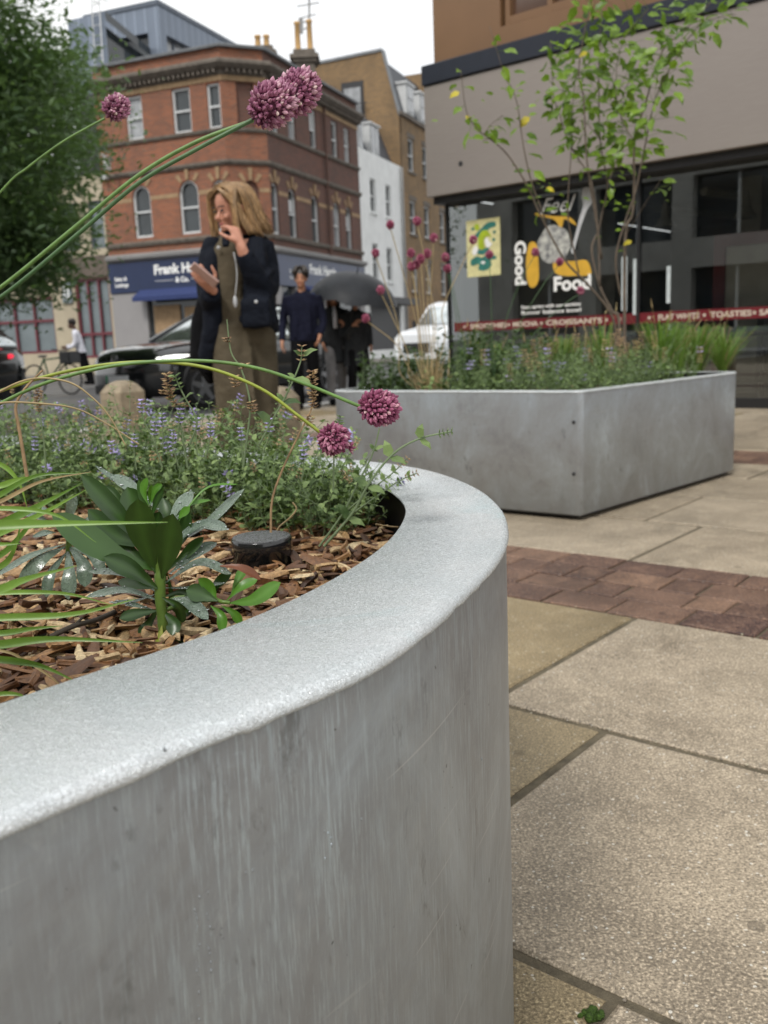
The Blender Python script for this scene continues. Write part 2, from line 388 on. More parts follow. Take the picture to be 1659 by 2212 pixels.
M_soil=pm('dark_soil',(.035,.02,.012),.9,var=.4,scale=60,bump=.8,bscale=200)
def slabm(name,c1,c2,speck=.5,wet=.3):
    t=NT(name); co=t.coords('Object'); at=t.add('ShaderNodeAttribute',attribute_name='rnd')
    c=t.mix(at.outputs['Fac'],c1,c2)
    n=t.noise(co,2.6,7,.72,.6); c=t.mix(t.ramp(n.outputs[0],[(.33,(.75,)*3),(.62,(0,0,0))]),c,tuple(x*.50 for x in c1))
    n4=t.noise(co,9,5,.7,.4); c=t.mix(t.ramp(n4.outputs[0],[(.52,(0,)*3),(.72,(.5,)*3)]),c,tuple(min(1,x*1.35) for x in c2)); c=t.mix(t.ramp(n4.outputs[0],[(.28,(.5,)*3),(.42,(0,)*3)]),c,tuple(x*.55 for x in c1))
    g=t.noise(co,230,3,.7); c=t.mix(t.ramp(g.outputs[0],[(.36,(.85,)*3),(.50,(0,0,0))]),c,tuple(x*.35 for x in c1)); c=t.mix(t.ramp(g.outputs[0],[(.54,(0,)*3),(.66,(.75,)*3)]),c,tuple(min(1,x*1.9) for x in c2))
    v=t.add('ShaderNodeTexVoronoi'); v.inputs['Scale'].default_value=105; t.l(co,v.inputs['Vector'])
    sp=t.math('MULTIPLY',t.math('LESS_THAN',v.outputs['Distance'],.24),t.math('GREATER_THAN',t.noise(co,70,1).outputs[0],.60)); c=t.mix(t.math('MULTIPLY',sp,speck*1.15),c,(.90,.88,.80))
    v2=t.add('ShaderNodeTexVoronoi'); v2.inputs['Scale'].default_value=5.5; t.l(co,v2.inputs['Vector']); gum=t.math('LESS_THAN',v2.outputs['Distance'],.07); c=t.mix(t.math('MULTIPLY',gum,.55),c,tuple(x*.4 for x in c1))
    ro=t.ramp(n.outputs[0],[(.3,(.34,)*3),(.6,(.62,)*3)])
    t.fin(c,ro,0.,t.bump(g.outputs[0],.6,.0025,t.bump(n4.outputs[0],.25,.004)),.5); return t.m
M_slab=slabm('york_stone_slab',(.315,.255,.18),(.41,.34,.25))
M_slaby=slabm('yellow_stone_slab',(.27,.205,.11),(.32,.255,.155),.35)
M_paver=slabm('clay_paver',(.062,.030,.026),(.26,.155,.10),.15)
M_joint=pm('mortar_joint',(.115,.095,.062),.95,var=.35,scale=40,bump=.5)
M_moss=pm('moss',(.07,.14,.015),.95,var=.4,scale=200,bump=1,bscale=500)
def roadm():
    t=NT('asphalt'); co=t.coords('Object'); n=t.noise(co,150,4,.7); b=t.noise(co,.8,5,.6)
    c=t.ramp(n.outputs[0],[(.3,(.035,.036,.038)),(.7,(.10,.10,.102))]); c=t.mix(t.ramp(b.outputs[0],[(.4,(0,0,0)),(.7,(.5,)*3)]),c,(.12,.12,.12))
    t.fin(c,t.ramp(b.outputs[0],[(.35,(.3,)*3),(.6,(.55,)*3)]),0.,t.bump(n.outputs[0],.3,.004),.5); return t.m
M_road=roadm()
M_kerb=pm('pale_granite_kerb',(.42,.41,.39),.6,var=.15,scale=30)
M_line=pm('white_road_paint',(.62,.62,.60),.6,var=.15,scale=20)
M_bol=pm('pale_concrete_bollard',(.30,.245,.17),.85,var=.3,scale=25,bump=.5,bscale=150)
M_carp=pm('black_car_paint',(.008,.009,.010),.16,var=.1,spec=.8); MATS['black_car_paint'].node_tree.nodes['Principled BSDF'].inputs['Coat Weight'].default_value=1.
M_carh=pm('skylit_black_car_paint',(.06,.062,.066),.18,metal=.3,var=.1,spec=.8); M_carh.node_tree.nodes['Principled BSDF'].inputs['Coat Weight'].default_value=1.  # black paint lifted to grey for the bonnet, imitating reflected sky
M_tyre=pm('tyre_rubber',(.015,.015,.015),.8,var=.2)
M_alloy=pm('alloy_rim',(.35,.36,.38),.3,metal=.9,var=.05)
M_plast=pm('black_plastic',(.012,.012,.013),.45,var=.1)
M_chrome=pm('chrome',(.6,.6,.62),.15,metal=1.,var=.02)
M_wind=pm('car_glass',(.62,.66,.66),.06,metal=.8,var=.3,scale=2,spec=1.)
M_vanw=pm('white_van_paint',(.72,.74,.76),.3,var=.05,scale=2)
def emis(name,col,st):
    t=NT(name); t.fin(col,.3); t.b.inputs['Emission Color'].default_value=(*col,1); t.b.inputs['Emission Strength'].default_value=st; return t.m
M_lamp=emis('lit_headlamp',(1,1,.94),2.2); M_tail=emis('lit_tail_lamp',(.8,.03,.06),.9)
M_skin=pm('skin',(.52,.25,.17),.5,var=.08,scale=14,spec=.4); M_skin.node_tree.nodes['Principled BSDF'].inputs['Subsurface Weight'].default_value=.08
M_skin.node_tree.nodes['Principled BSDF'].inputs['Subsurface Radius'].default_value=(.02,.008,.004)
M_lip=pm('lip',(.38,.11,.10),.45,var=.05); M_eye=pm('eye_lashes',(.03,.02,.018),.5,var=.05)
M_skin2=pm('tan_skin',(.42,.20,.12),.5,var=.08,scale=14)
M_skin3=pm('deep_brown_skin',(.10,.05,.03),.5,var=.08,scale=14)
def hairm(name,a,b,st=(90,90,5)):
    t=NT(name); co=t.coords('Object',st); n=t.noise(co,2.,4,.6); at=t.add('ShaderNodeAttribute',attribute_name='rnd')
    c=t.ramp(n.outputs[0],[(.3,a),(.7,b)]); h=t.add('ShaderNodeHueSaturation'); t.l(c,h.inputs['Color']); t.l(t.math('MULTIPLY_ADD',at.outputs['Fac'],.9,.55),h.inputs['Value'])
    t.fin(h.outputs[0],.38,0.,t.bump(n.outputs[0],.6,.004),.5); return t.m
M_blond=hairm('dark_blonde_hair',(.10,.052,.022),(.46,.29,.14)); M_dhair=hairm('dark_hair',(.012,.009,.008),(.04,.028,.02)); M_bhair=hairm('brown_hair',(.06,.025,.012),(.15,.065,.03))
def cloth(name,col,scale=7,b=.6,rough=.85): return pm(name,col,rough,var=.25,scale=scale,bump=b,bscale=scale*1.6,dist=.03,spec=.12)
M_jkt=cloth('navy_waxed_jacket',(.007,.009,.015),7,.8,.75); M_olive=cloth('olive_jumpsuit_cloth',(.095,.078,.052),6,.7); M_bag=cloth('black_cloth',(.005,.005,.006),6,.5)
M_nshirt=cloth('dark_navy_shirt',(.009,.010,.022),9,.6); M_btrs=cloth('black_trouser_cloth',(.004,.004,.005),8,.5); M_wsh=cloth('white_shirt_cloth',(.62,.62,.68),8,.5)
M_gtrs=cloth('grey_trouser_cloth',(.20,.195,.20),8,.5); M_coatg=cloth('charcoal_coat_cloth',(.028,.030,.033),8,.6); M_umb=cloth('dark_grey_umbrella_cloth',(.030,.032,.036),4,.15,.45)
M_pink=pm('rose_gold_phone_case',(.62,.42,.38),.35,metal=.2,var=.05)
M_fasc=None
def fascia():
    t=NT('brushed_taupe_fascia'); co=t.coords('Object',(1,1,1)); n=t.noise(t.coords('Object',(2,2,60)),3,4,.6); b=t.noise(co,.5,3)
    c=t.ramp(n.outputs[0],[(.3,(.30,.262,.24)),(.7,(.345,.305,.28))]); c=t.mix(t.ramp(b.outputs[0],[(.3,(0,0,0)),(.7,(.4,)*3)]),c,(.38,.34,.30))
    t.fin(c,.42,.5,None,.5); return t.m
M_fasc=fascia()
M_tan=pm('tan_panel',(.19,.105,.052),.35,var=.12,scale=.8); M_tanw=pm('bronze_tinted_window',(.10,.055,.035),.08,var=.3,scale=.9,spec=.8)
M_band=pm('dark_navy_roof_edge',(.014,.018,.030),.4,var=.1)
def shopglass():
    t=NT('shop_window_glass'); g=t.add('ShaderNodeBsdfGlossy'); g.inputs['Roughness'].default_value=0.; g.inputs['Color'].default_value=(.9,.95,.95,1)
    tr=t.add('ShaderNodeBsdfTransparent'); tr.inputs[0].default_value=(.80,.82,.80,1); fr=t.add('ShaderNodeFresnel'); fr.inputs[0].default_value=1.55
    mx=t.add('ShaderNodeMixShader'); t.l(t.math('MULTIPLY_ADD',fr.outputs[0],1.6,.11),mx.inputs[0]); t.l(tr.outputs[0],mx.inputs[1]); t.l(g.outputs[0],mx.inputs[2]); t.l(mx.outputs[0],t.n['Material Output'].inputs[0]); return t.m
M_sglass=shopglass()
M_redv=pm('deep_red_vinyl',(.13,.006,.012),.45,var=.08); M_cream=pm('cream_vinyl',(.62,.55,.45),.5,var=.05)
M_yelv=pm('mustard_yellow_vinyl',(.62,.36,.035),.5,var=.12,scale=10); M_silver=pm('pale_silver_vinyl',(.5,.51,.52),.4,var=.15,scale=20)
M_poster=pm('pale_yellow_poster_paper',(.62,.58,.30),.6,var=.18,scale=12); M_teal=pm('teal_poster_ink',(.03,.17,.14),.6,var=.3,scale=20); M_lime=pm('lime_poster_ink',(.35,.45,.02),.6,var=.2)
M_inw=pm('dim_interior_wall',(.22,.21,.185),.8,var=.2,scale=1); M_inc=pm('interior_pale_column',(.42,.40,.34),.7,var=.1); M_inf=pm('interior_floor',(.06,.055,.05),.4,var=.2)
M_conc=pm('concrete_frame',(.42,.405,.375),.8,var=.2,scale=.8)
# ================================================================ ground
def flat(name,poly,z,mat,label=None,h=0):
    mb=MB(); n=len(poly)
    vs=[(p[0],p[1],z) for p in poly]
    if h:
        vs+=[(p[0],p[1],z-h) for p in poly]; fs=[tuple(range(n))]+[(i,i+n,(i+1)%n+n,(i+1)%n) for i in range(n)]
    else: fs=[tuple(range(n))]
    mb.add(vs,fs); return tag(mb.build(name,mat),label,kind='structure')
KM=-8.5   # kerb line in paving coordinates
flat('ground',[(-400,-400),(400,-400),(400,500),(-400,500)],-.14,pm('dark_ground',(.06,.06,.055),.9))
flat('road',[(-90,-60),(60,-60),(90,160),(-90,160)],-.095,M_road)
P_=[MN(KM-.16,-30),MN(14,-30),MN(14,40),MN(KM-.16,40)]
flat('pavement',P_,-.006,M_joint,h=.12)
mb=MB()
n=-8.
while n<34:
    mb.M=frame(MN(KM-.16,n),E2); mb.rnd=R_.random(); mb.box(.006,.994,-.13,.13,-.09,.012,.008) ; n+=1.
tag(mb.build('kerb',M_kerb),'pale granite kerb between the paving and the road',kind='structure')
# slabs (each row of flagstones, measured joint lines)
def slab(mb,m0,m1,n0,n1,g=.007,z=.0,b=.006,h=.02):
    g=g; ci=[(m0+g,n0+g),(m1-g,n0+g),(m1-g,n1-g),(m0+g,n1-g)]
    # jitter corners a little, chamfer the arris
    ci=[(a+R_.uniform(-.003,.003),c+R_.uniform(-.003,.003)) for a,c in ci]
    cm=(m0+m1)/2; cn=(n0+n1)/2; dz=R_.uniform(-.0015,.0015)+z
    inn=[(a+(b if a<cm else -b),c+(b if c<cn else -b)) for a,c in ci]
    vs=[tuple(MN(a,c,dz)) for a,c in inn]+[tuple(MN(a,c,dz-b*.7)) for a,c in ci]+[tuple(MN(a,c,dz-h)) for a,c in ci]
    mb.add(vs,[(0,1,2,3)]+[(i,i+4,(i+1)%4+4,(i+1)%4) for i in range(4)]+[(i+4,i+8,(i+1)%4+8,(i+1)%4+4) for i in range(4)])
rows=[(-2.0,-1.25),(-1.25,-.5),(-.5,.235),(.235,.94),(.94,1.645),(1.645,2.395),(3.01,3.7),(3.7,4.36),(4.36,5.0),(5.0,5.56),(6.15,6.85),(6.85,7.5),(7.5,8.2),(8.2,8.9),(8.9,9.45)]
n=9.45
while n<24: rows.append((n,n+.7)); n+=.7
fixed={.94:[-1.75,-.815,.35],.235:[-1.2,-.45,.5],1.645:[-1.85,-1.09,-.1],3.01:[-2.35,-1.4,-.45],3.7:[-2.6,-1.65,-.75],4.36:[-2.1,-1.3,-.6],5.0:[-1.65,-.9]}
yel={(.94,-1.75),(1.645,-1.85),(.235,-1.2)}
mbs=MB();mby=MB()
for (n0,n1) in rows:
    js=list(fixed.get(n0,[R_.uniform(-2,-1)]))
    while js[0]>KM+1.2: js.insert(0,js[0]-R_.uniform(.6,1.0))
    js.insert(0,KM+.14)
    while js[-1]<4: js.append(js[-1]+R_.uniform(.62,1.0))
    for a,b in zip(js[:-1],js[1:]):
        q=mby if (n0,a) in yel or (R_.random()<.12 and n0>5) else mbs
        q.rnd=R_.random(); slab(q,a,b,n0,n1,g=.009)
tag(mbs.build('paving_slabs',M_slab),'worn pinkish stone paving slabs',kind='structure')
tag(mby.build('paving_slabs',M_slaby),'yellowish stone paving slabs',kind='structure')
mb=MB()
for (n0,n1) in ((2.395,3.01),(5.56,6.15)):
    hs=[.155,.145,.155,.16] if n0<3 else [.15,.145,.145,.15]; n=n0
    for k,h in enumerate(hs):
        m=KM+.14
        while m<4:
            w=R_.choice((.215,.215,.225,.12 if k in(1,2) else .215)); mb.rnd=min(1,max(0,R_.gauss(.45,.3))); slab(mb,m,m+w,n,n+h,g=.004,z=.001,b=.004); m+=w
        n+=h
tag(mb.build('brick_paving_band',M_paver),'band of dark red clay paving bricks',kind='structure')
mb=MB(); c=G(1275,2188); mb.ell((c.x,c.y,-.004),(.016,.010,.005)); q=G(1195,1318)
for i in range(24): 
    a=R_.uniform(0,6.3); d=R_.uniform(0,.016); mb.ell((c.x+math.cos(a)*d,c.y+math.sin(a)*d*.6,.0),R_.uniform(.003,.006),6,4)
tag(mb.build('moss',M_moss,smooth=True),kind='stuff')
# road paint and far pavement
mb=MB()
for m0,m1 in ((KM-.62,KM-.52),):
    mb.add([MN(m0,-10,-.091),MN(m1,-10,-.091),MN(m1,34,-.091),MN(m0,34,-.091)],[(0,1,2,3)])
tag(mb.build('road_marking',M_line),'white line painted along the kerb',kind='structure')
# ================================================================ planters
def rr(pts,n=6): return [Vector(p) for p in crv(pts,n)]
def planter(name,outer,inner,Hh,base,label,soil_z,screws=()):
    """outer/inner closed plans (lists of (x,y)), same count"""
    t=thing(name,label,'planter',(sum(p[0] for p in outer)/len(outer),sum(p[1] for p in outer)/len(outer),0))
    N=len(outer)
    def inset(d): # towards inner
        out=[]
        for i,(o) in enumerate(outer):
            a=Vector(outer[(i+1)%N])-Vector(outer[i-1]); nn=Vector((-a.y,a.x)).normalized(); out.append(Vector(o)+nn*d)
        return out
    mb=MB(); mb.sm=True
    rings=[]
    for d,z in ((.012,base),(.0,base+.006),(.0,Hh-.017),(.0016,Hh-.004)): rings.append([(p.x,p.y,z) for p in inset(d)])
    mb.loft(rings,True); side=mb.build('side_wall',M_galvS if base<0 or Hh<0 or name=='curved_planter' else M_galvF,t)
    mb=MB(); mb.sm=True; rings=[]
    lip=[noise.noise(Vector((o[0]*38,o[1]*38,0)))*.0016+noise.noise(Vector((o[0]*140,o[1]*140,3)))*.0010 for o in outer]
    for d,z,lw in ((.0016,Hh-.011,1.5),(-.0014,Hh-.0105,1.5),(-.0032,Hh-.0075,1),(-.0014,Hh-.0035,.3),(.001,Hh-.001,0),(.004,Hh,0),(.007,Hh,0)): rings.append([(p.x,p.y,z+l_*lw) for p,l_ in zip(inset(d),lip)])
    rings.append([(p[0],p[1],Hh+.0004) for p in inner]); rings.append([(p[0],p[1],Hh-.003) for p in inner])
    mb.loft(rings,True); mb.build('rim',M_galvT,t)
    mb=MB(); mb.sm=True
    off=[]
    for i,p in enumerate(inner):
        a=Vector(inner[(i+1)%N])-Vector(inner[i-1]); nn=Vector((-a.y,a.x)).normalized(); off.append(Vector(p)-nn*.012)
    mb.loft([[(p[0],p[1],Hh-.003) for p in inner],[(p.x,p.y,Hh-.006) for p in off],[(p.x,p.y,soil_z-.05) for p in off]],True); mb.build('liner',M_dark,t)
    mb=MB(); ps=inset(.03)
    mb.loft([[(p.x,p.y,base-.012) for p in ps],[(p.x,p.y,base+.01) for p in ps]],True,False,True); mb.build('plinth',M_dark,t)
    mb=MB()
    for q in screws: mb.M=frame(q,E1); mb.lathe((0,0,0),[(.001,0)],3) if 0 else mb.tube([(0,.004,0),(0,-.004,0)],.0075,10)
    if screws: mb.build('bolt_heads',M_dark,t)
    return t
def dens(pts,closed=True,step=.03):
    out=[];n=len(pts)
    for i in range(n if closed else n-1):
        a,b=Vector(pts[i]),Vector(pts[(i+1)%n]); k=max(1,int((b-a).length/step))
        for j in range(k): out.append(a.lerp(b,j/k))
    return out
def resamp(pts,N):
    """closed polyline to N points evenly by arc length"""
    P=[Vector(p) for p in pts]+[Vector(pts[0])]; L=[0]
    for a,b in zip(P[:-1],P[1:]): L.append(L[-1]+(b-a).length)
    out=[];k=0
    for i in range(N):
        t=L[-1]*i/N
        while L[k+1]<t: k+=1
        out.append(P[k].lerp(P[k+1],(t-L[k])/max(1e-9,L[k+1]-L[k])))
    return out
om=[(-.447,-1.2),(-.447,-.4),(-.447,.25),(-.441,.40),(-.442,.50),(-.463,.60),(-.495,.70),(-.53,.80),(-.572,.895),(-.628,.99),(-.708,1.10),(-.82,1.215),(-.945,1.31),(-1.06,1.372),(-1.20,1.41),(-1.42,1.425),(-2.2,1.425),(-2.9,1.425),(-3.1,1.39),(-3.28,1.2),(-3.32,1.0),(-3.32,-.9),(-3.28,-1.4),(-3.0,-1.62),(-1.2,-1.62),(-.65,-1.55)]
im=[(-.602,-1.1),(-.602,-.4),(-.602,.30),(-.600,.42),(-.601,.50),(-.616,.60),(-.648,.715),(-.690,.82),(-.748,.925),(-.815,1.02),(-.893,1.10),(-.985,1.17),(-1.085,1.22),(-1.194,1.255),(-1.33,1.277),(-1.5,1.285),(-2.2,1.285),(-2.85,1.285),(-3.0,1.25),(-3.14,1.13),(-3.18,1.0),(-3.18,-.85),(-3.12,-1.28),(-2.9,-1.47),(-1.25,-1.47),(-.75,-1.38)]
def plan(ml,k=8):
    w=[MN(a,b).xy for a,b in ml]; c=[p.xy for p in crv([(q.x,q.y,0) for q in [w[-1]]+w+[w[0],w[1]]],k)]; return c[k:k*(len(w)+1)]
KNEAR=.83; NK[0]=KNEAR
om_pts=plan(om); NP=planter('curved_planter',plan(om),plan(im),.562,H-(H-.012)/KNEAR,'large curved galvanised steel planter in the foreground with a wide wet rim',.49)
# zinc runs and blobs left by the dipping, on the near wall
mb=MB()
def on_side(x,y):
    r=ray(x,y); best=None
    for t_ in np.linspace(.2,1.6,1400):
        q=EYE+r*t_
        if inside_(q.x,q.y): return q
def inside_(x,y):
    c=False; P_=om_pts; n=len(P_)
    for i in range(n):
        a,b=P_[i],P_[i-1]
        if (a[1]>y)!=(b[1]>y) and x<(b[0]-a[0])*(y-a[1])/(b[1]-a[1])+a[0]: c=not c
    return c
for i in range(34):
    y=1900+i*9.4; 
    for x0 in (420,447):
        if R_.random()<.25: continue
        q=on_side(x0+(y-1900)*.03+R_.gauss(0,3),y)
        if q: mb.ell(q,(R_.uniform(.0004,.001),)*2+(R_.uniform(.0006,.002),),6,4)
for x,y in ((700,1795),(708,1800),(714,1810),(716,1825),(702,1855),(530,1885),(545,1880),(355,1620),(1040,1640),(780,1770)):
    q=on_side(x,y)
    if q: mb.ell(q,(.0011,.0011,.002),6,4)
tag(mb.build('zinc_runs',M_galvS,NP,smooth=True),kind='stuff'); NK[0]=1.
def roundrect(corners,rads,step=.04):
    out=[];n=len(corners)
    for i in range(n):
        p=Vector(corners[i]);a=(Vector(corners[i-1])-p).normalized();b=(Vector(corners[(i+1)%n])-p).normalized();r=rads[i]
        for k in range(9):
            t=k/8; out.append((p+a*r)*(1-t)**2+p*2*t*(1-t)+(p+b*r)*t*t)
    return dens(out,True,step)
fo=[MN(-3.30,3.50).xy,MN(-1.87,3.55).xy,MN(-1.755,5.17).xy,MN(-3.2,5.17).xy]
fi=[MN(-3.27,3.53).xy,MN(-1.90,3.58).xy,MN(-1.785,5.14).xy,MN(-3.17,5.14).xy]
def ccw(l): 
    a=sum(l[i].x*l[(i+1)%len(l)].y-l[(i+1)%len(l)].x*l[i].y for i in range(len(l))); return a>0
fo=resamp(roundrect(fo,[.14,.012,.1,.3]),260); fi=resamp(roundrect(fi,[.12,.01,.09,.28]),260)
sq=[]
for (x,y) in ((870,905),(1090,910),(1240,912),(1155,1019),(1240,1024)):
    s,z=online(x,y,MN(-1.87,3.55),-E1); sq.append(MN(-1.87,3.55)-E1*s+Vector((0,0,z))-E2*.002)
FPL=planter('angular_planter',fo,fi,.562,.022,'angular galvanised steel planter in front of the cafe window, holding a sapling',.50,sq)
# ================================================================ street facades
P2=Vector((-3.538,34.,0)); P1=Vector((P2.x-1.5*math.cos(rad(23)),P2.y-1.5*math.sin(rad(23)),0))
dF1=Vector((math.cos(rad(-23)),math.sin(rad(-23)),0)); dCH=Vector((math.cos(rad(23)),math.sin(rad(23)),0)); dF2=Vector((math.cos(rad(69)),math.sin(rad(69)),0))
W1=5.30; P0=P1-dF1*W1
fA=frame(P0,dF1); fB=frame(P1,dCH); fC=frame(P2,dF2)
def win(par,M,a,b,lo,hi,y=.11,arch=False,bars=1,glass=None,fr=None,fw=.07,name='window',vb=0):
    """sash window: frame part with a pane sub-part"""
    mb=MB(M)
    mb.box(a,a+fw,y-.04,y+.05,lo,hi); mb.box(b-fw,b,y-.04,y+.05,lo,hi); mb.box(a+fw,b-fw,y-.045,y+.05,lo,lo+fw*1.2)
    if not arch: mb.box(a+fw,b-fw,y-.04,y+.05,hi-fw,hi)
    else:
        r=(b-a)/2; N=8; cz=hi-r
        for k in range(N):
            p,q=PI*k/N,PI*(k+1)/N
            def pt(rr_,an): return (a+r-rr_*math.cos(an),cz+rr_*math.sin(an))
            o1,o2,i1,i2=pt(r,p),pt(r,q),pt(r-fw,p),pt(r-fw,q)
            mb.add([(o1[0],y-.04,o1[1]),(o2[0],y-.04,o2[1]),(i2[0],y-.04,i2[1]),(i1[0],y-.04,i1[1])],[(3,2,1,0)])
    for k in range(bars):
        z=lo+(hi-lo)*(k+1)/(bars+1); mb.box(a+fw,b-fw,y-.03,y+.03,z-.035,z+.03)
    for k in range(vb):
        x=a+(b-a)*(k+1)/(vb+1); mb.box(x-.015,x+.015,y-.02,y+.03,lo+fw,hi-fw)
    w=mb.build(name,fr or M_frame,par)
    mb=MB(M)
    if arch:
        r=(b-a)/2; cz=hi-r
        mb.prism([(a+.01,lo+.02),(b-.01,lo+.02),(b-.01,cz)]+[(a+r+(r-.01)*math.cos(PI*k/10),cz+(r-.01)*math.sin(PI*k/10)) for k in range(1,10)]+[(a+.01,cz)],y+.055,y+.075)
    else: mb.box(a+.01,b-.01,y+.055,y+.075,lo+.02,hi-.02)
    mb.build('pane',glass or M_glassd,w); return w
RB=thing('brick_corner_building','three storey red brick corner building with a blue shopfront and arched first floor windows','building',P1)
rz0,rTOP=3.95,10.72
# openings (metres from the left end of each face)
hA=[(W1-4.02,W1-3.25,4.82,6.62,True),(W1-2.02,W1-1.22,4.80,6.60,True),(W1-.62,W1+.0-.02,4.80,6.5,True),
    (W1-4.0,W1-3.3,8.17,9.64,False),(W1-2.02,W1-1.28,8.17,9.64,False),(W1-.50,W1-.02+.0,8.17,9.64,False)]
hA[2]=(W1-.66,W1-.06,4.80,6.5,True); hA[5]=(W1-.60,W1-.08,8.17,9.62,False)
hB=[(.50,1.10,4.8,6.45,True),(.50,1.12,8.17,9.66,False)]
hC=[(.10,.62,4.70,6.45,True),(1.42,2.06,4.65,6.42,True),(3.40,4.06,4.62,6.42,True),(5.50,6.15,4.6,6.42,True),(6.80,7.42,4.58,6.40,True),
    (.35,.95,8.17,9.6,False),(1.76,2.36,8.17,9.6,False),(3.62,4.22,8.17,9.6,False),(5.70,6.30,8.17,9.58,False),(6.98,7.56,8.17,9.56,False)]
W2=8.45
for M,W,hs,mt in ((fA,W1,hA,M_red),(fB,1.5,hB,M_red),(fC,W2,hC,M_red2)):
    mb=MB(M); wall(mb,0,W,rz0,rTOP,hs,.16); mb.build('wall',mt,RB)
mb=MB(fC); mb.box(0.02,W2-.02,.32,8.,0,rTOP-.5); mb.M=fA; mb.box(.02,W1-.02,.32,6.,0,rTOP-.5); mb.M=fB; mb.box(.02,1.48,.32,4,0,rTOP-.5); mb.build('inner_walls',M_dark,RB)
for h in hA: win(RB,fA,*h[:4],arch=h[4],glass=M_glassl if h[2]>8 and h[0]<2 else M_glassd)
for i,h in enumerate(hC):
    win(RB,fC,*h[:4],arch=h[4],glass=M_glassl if i in(3,6,9) else M_glassd)
    if i in (1,4,7): cb=MB(fC); cb.box(h[0]+.08,h[1]-.08,.157,.163,lerp(h[2],h[3],.55),h[3]-(.35 if h[4] else .08)); cb.build('blind',M_frame,RB)
mb=MB(fB); mb.box(.5,1.1,.1,.18,4.8,6.5); mb.box(.5,1.12,.1,.18,8.17,9.7); split_build(mb,'bricked_up_window',M_red2,RB)
# string courses, cornice, parapet
def band_all(name,z0,z1,out,mat,d0=0):
    mb=MB()
    for M,W in ((fA,W1),(fB,1.5),(fC,W2)):
        mb.M=M; mb.box(-out*.3,W+out*.3,-out,d0+.02 if False else -.003,z0,z1)
    return mb.build(name,mat,RB)
def strip(name,prof,mat):
    """profile (out,z) swept round the three faces with mitred corners"""
    mb=MB(); c=[P0,P1,P2,P2+dF2*W2]; ds=[dF1,dCH,dF2]; 
    nr=[Vector((d.y,-d.x,0)) for d in ds]; rings=[]
    for i,p in enumerate(c):
        if i==0: nn=nr[0];k=1
        elif i==3: nn=nr[2];k=1
        else: nn=(nr[i-1]+nr[i]).normalized(); k=1/nn.dot(nr[i])
        rings.append([p+nn*(o*k)+Vector((0,0,z)) for o,z in prof])
    mb.loft(rings,True,True,True); return mb.build(name,mat,RB)
strip('coping',[(-.2,10.72),(.14,10.72),(.16,10.80),(.0,10.86),(-.2,10.86)],M_lead)
strip('cornice',[(.003,9.86),(.06,9.86),(.08,10.0),(.26,10.04),(.40,10.16),(.40,10.26),(.34,10.30),(.003,10.33)],M_stone)
mb=MB()
for M,W in ((fA,W1),(fB,1.5),(fC,W2)):
    mb.M=M; x=.12
    while x<W-.1: mb.box(x,x+.09,-.24,-.08,9.90,10.02); x+=.2
split_build(mb,'dentil',M_stone,RB)
strip('frieze',[(.003,9.68),(.035,9.68),(.035,9.85),(.003,9.85)],M_buff)
strip('sill_course',[(.003,8.05),(.07,8.05),(.10,8.12),(.10,8.165),(.003,8.165)],M_stone)
strip('string_course',[(.003,6.96),(.06,6.96),(.12,7.04),(.12,7.12),(.003,7.15)],M_stone)
strip('lower_sill_course',[(.003,4.52),(.08,4.52),(.12,4.6),(.12,4.66),(.003,4.70)],M_stone)
mb=MB()
for M,W,hs in ((fA,W1,hA),(fB,1.5,hB),(fC,W2,hC)):
    mb.M=M; ar=sorted([h for h in hs if h[4]]); x=0
    for h in ar+[(W,W,0,0,0)]:
        if h[0]-x>.06: mb.box(x+.02,h[0]-.02,-.012,-.002,6.08,6.22)
        x=h[1]
    for h in ar:
        xc=(h[0]+h[1])/2; top=h[3]
        mb.prism([(xc-.05,top+.02),(xc+.05,top+.02),(xc+.08,top+.42),(xc-.08,top+.42)],-.06,-.003)
        for sg in (-1,1):
            r=(h[1]-h[0])/2; 
            for an in (.62,):
                p=Vector((math.sin(an)*sg,math.cos(an))); q=Vector((p.y,-p.x)); cz=top-r
                pts=[p*(r+.04)-q*.05,p*(r+.04)+q*.05,p*(r+.34)+q*.08,p*(r+.34)-q*.08]; pts=[(xc+a.x,cz+a.y) for a in pts]
                if sg>0: pts=pts
                mb.prism(pts,-.03,-.003)
for h in hA[3:]+hC[5:]+hB[1:]:
    pass
mb.build('stone_dressings',M_buff,RB)
mb=MB(fC)
for x in (4.85,): mb.tube([(x,-.1,10.),(x,-.1,4.1)],.05,8)
for x in (.7+.3,2.9,): mb.box(x-.16,x+.16,-.05,-.003,7.16,10.0) if 0 else None
mb.build('drainpipe',M_red2,RB)
# roof chimneys
def chimney(par,p,w,d,z0,z1,pots,mat,yaw=69,potm=None,ph_=.75):
    mb=MB(frame(p,Vector((math.cos(rad(yaw)),math.sin(rad(yaw)),0)))); mb.box(-w/2,w/2,-d/2,d/2,z0,z1); mb.box(-w/2-.1,w/2+.1,-d/2-.1,d/2+.1,z1,z1+.12); mb.box(-w/2-.18,w/2+.18,-d/2-.18,d/2+.18,z1+.12,z1+.26); mb.box(-w/2-.05,w/2+.05,-d/2-.05,d/2+.05,z1+.26,z1+.45)
    ch=mb.build('chimney',mat,par)
    for x,h in pots:
        mb2=MB(mb.M); mb2.lathe((x,0,z1+.45),[(.13,0),(.11,.1),(.095,h-.1),(.12,h-.08),(.12,h),(.08,h)],12); mb2.build('chimney_pot',potm or M_pot,ch,smooth=True)
    return ch
_q=Yp(658,112,37.5); chimney(RB,Vector((_q.x,_q.y,0)),.72,.7,10.3,_q.z-.45,[(-.24,1.05),(.22,1.1)],M_stone,yaw=0)
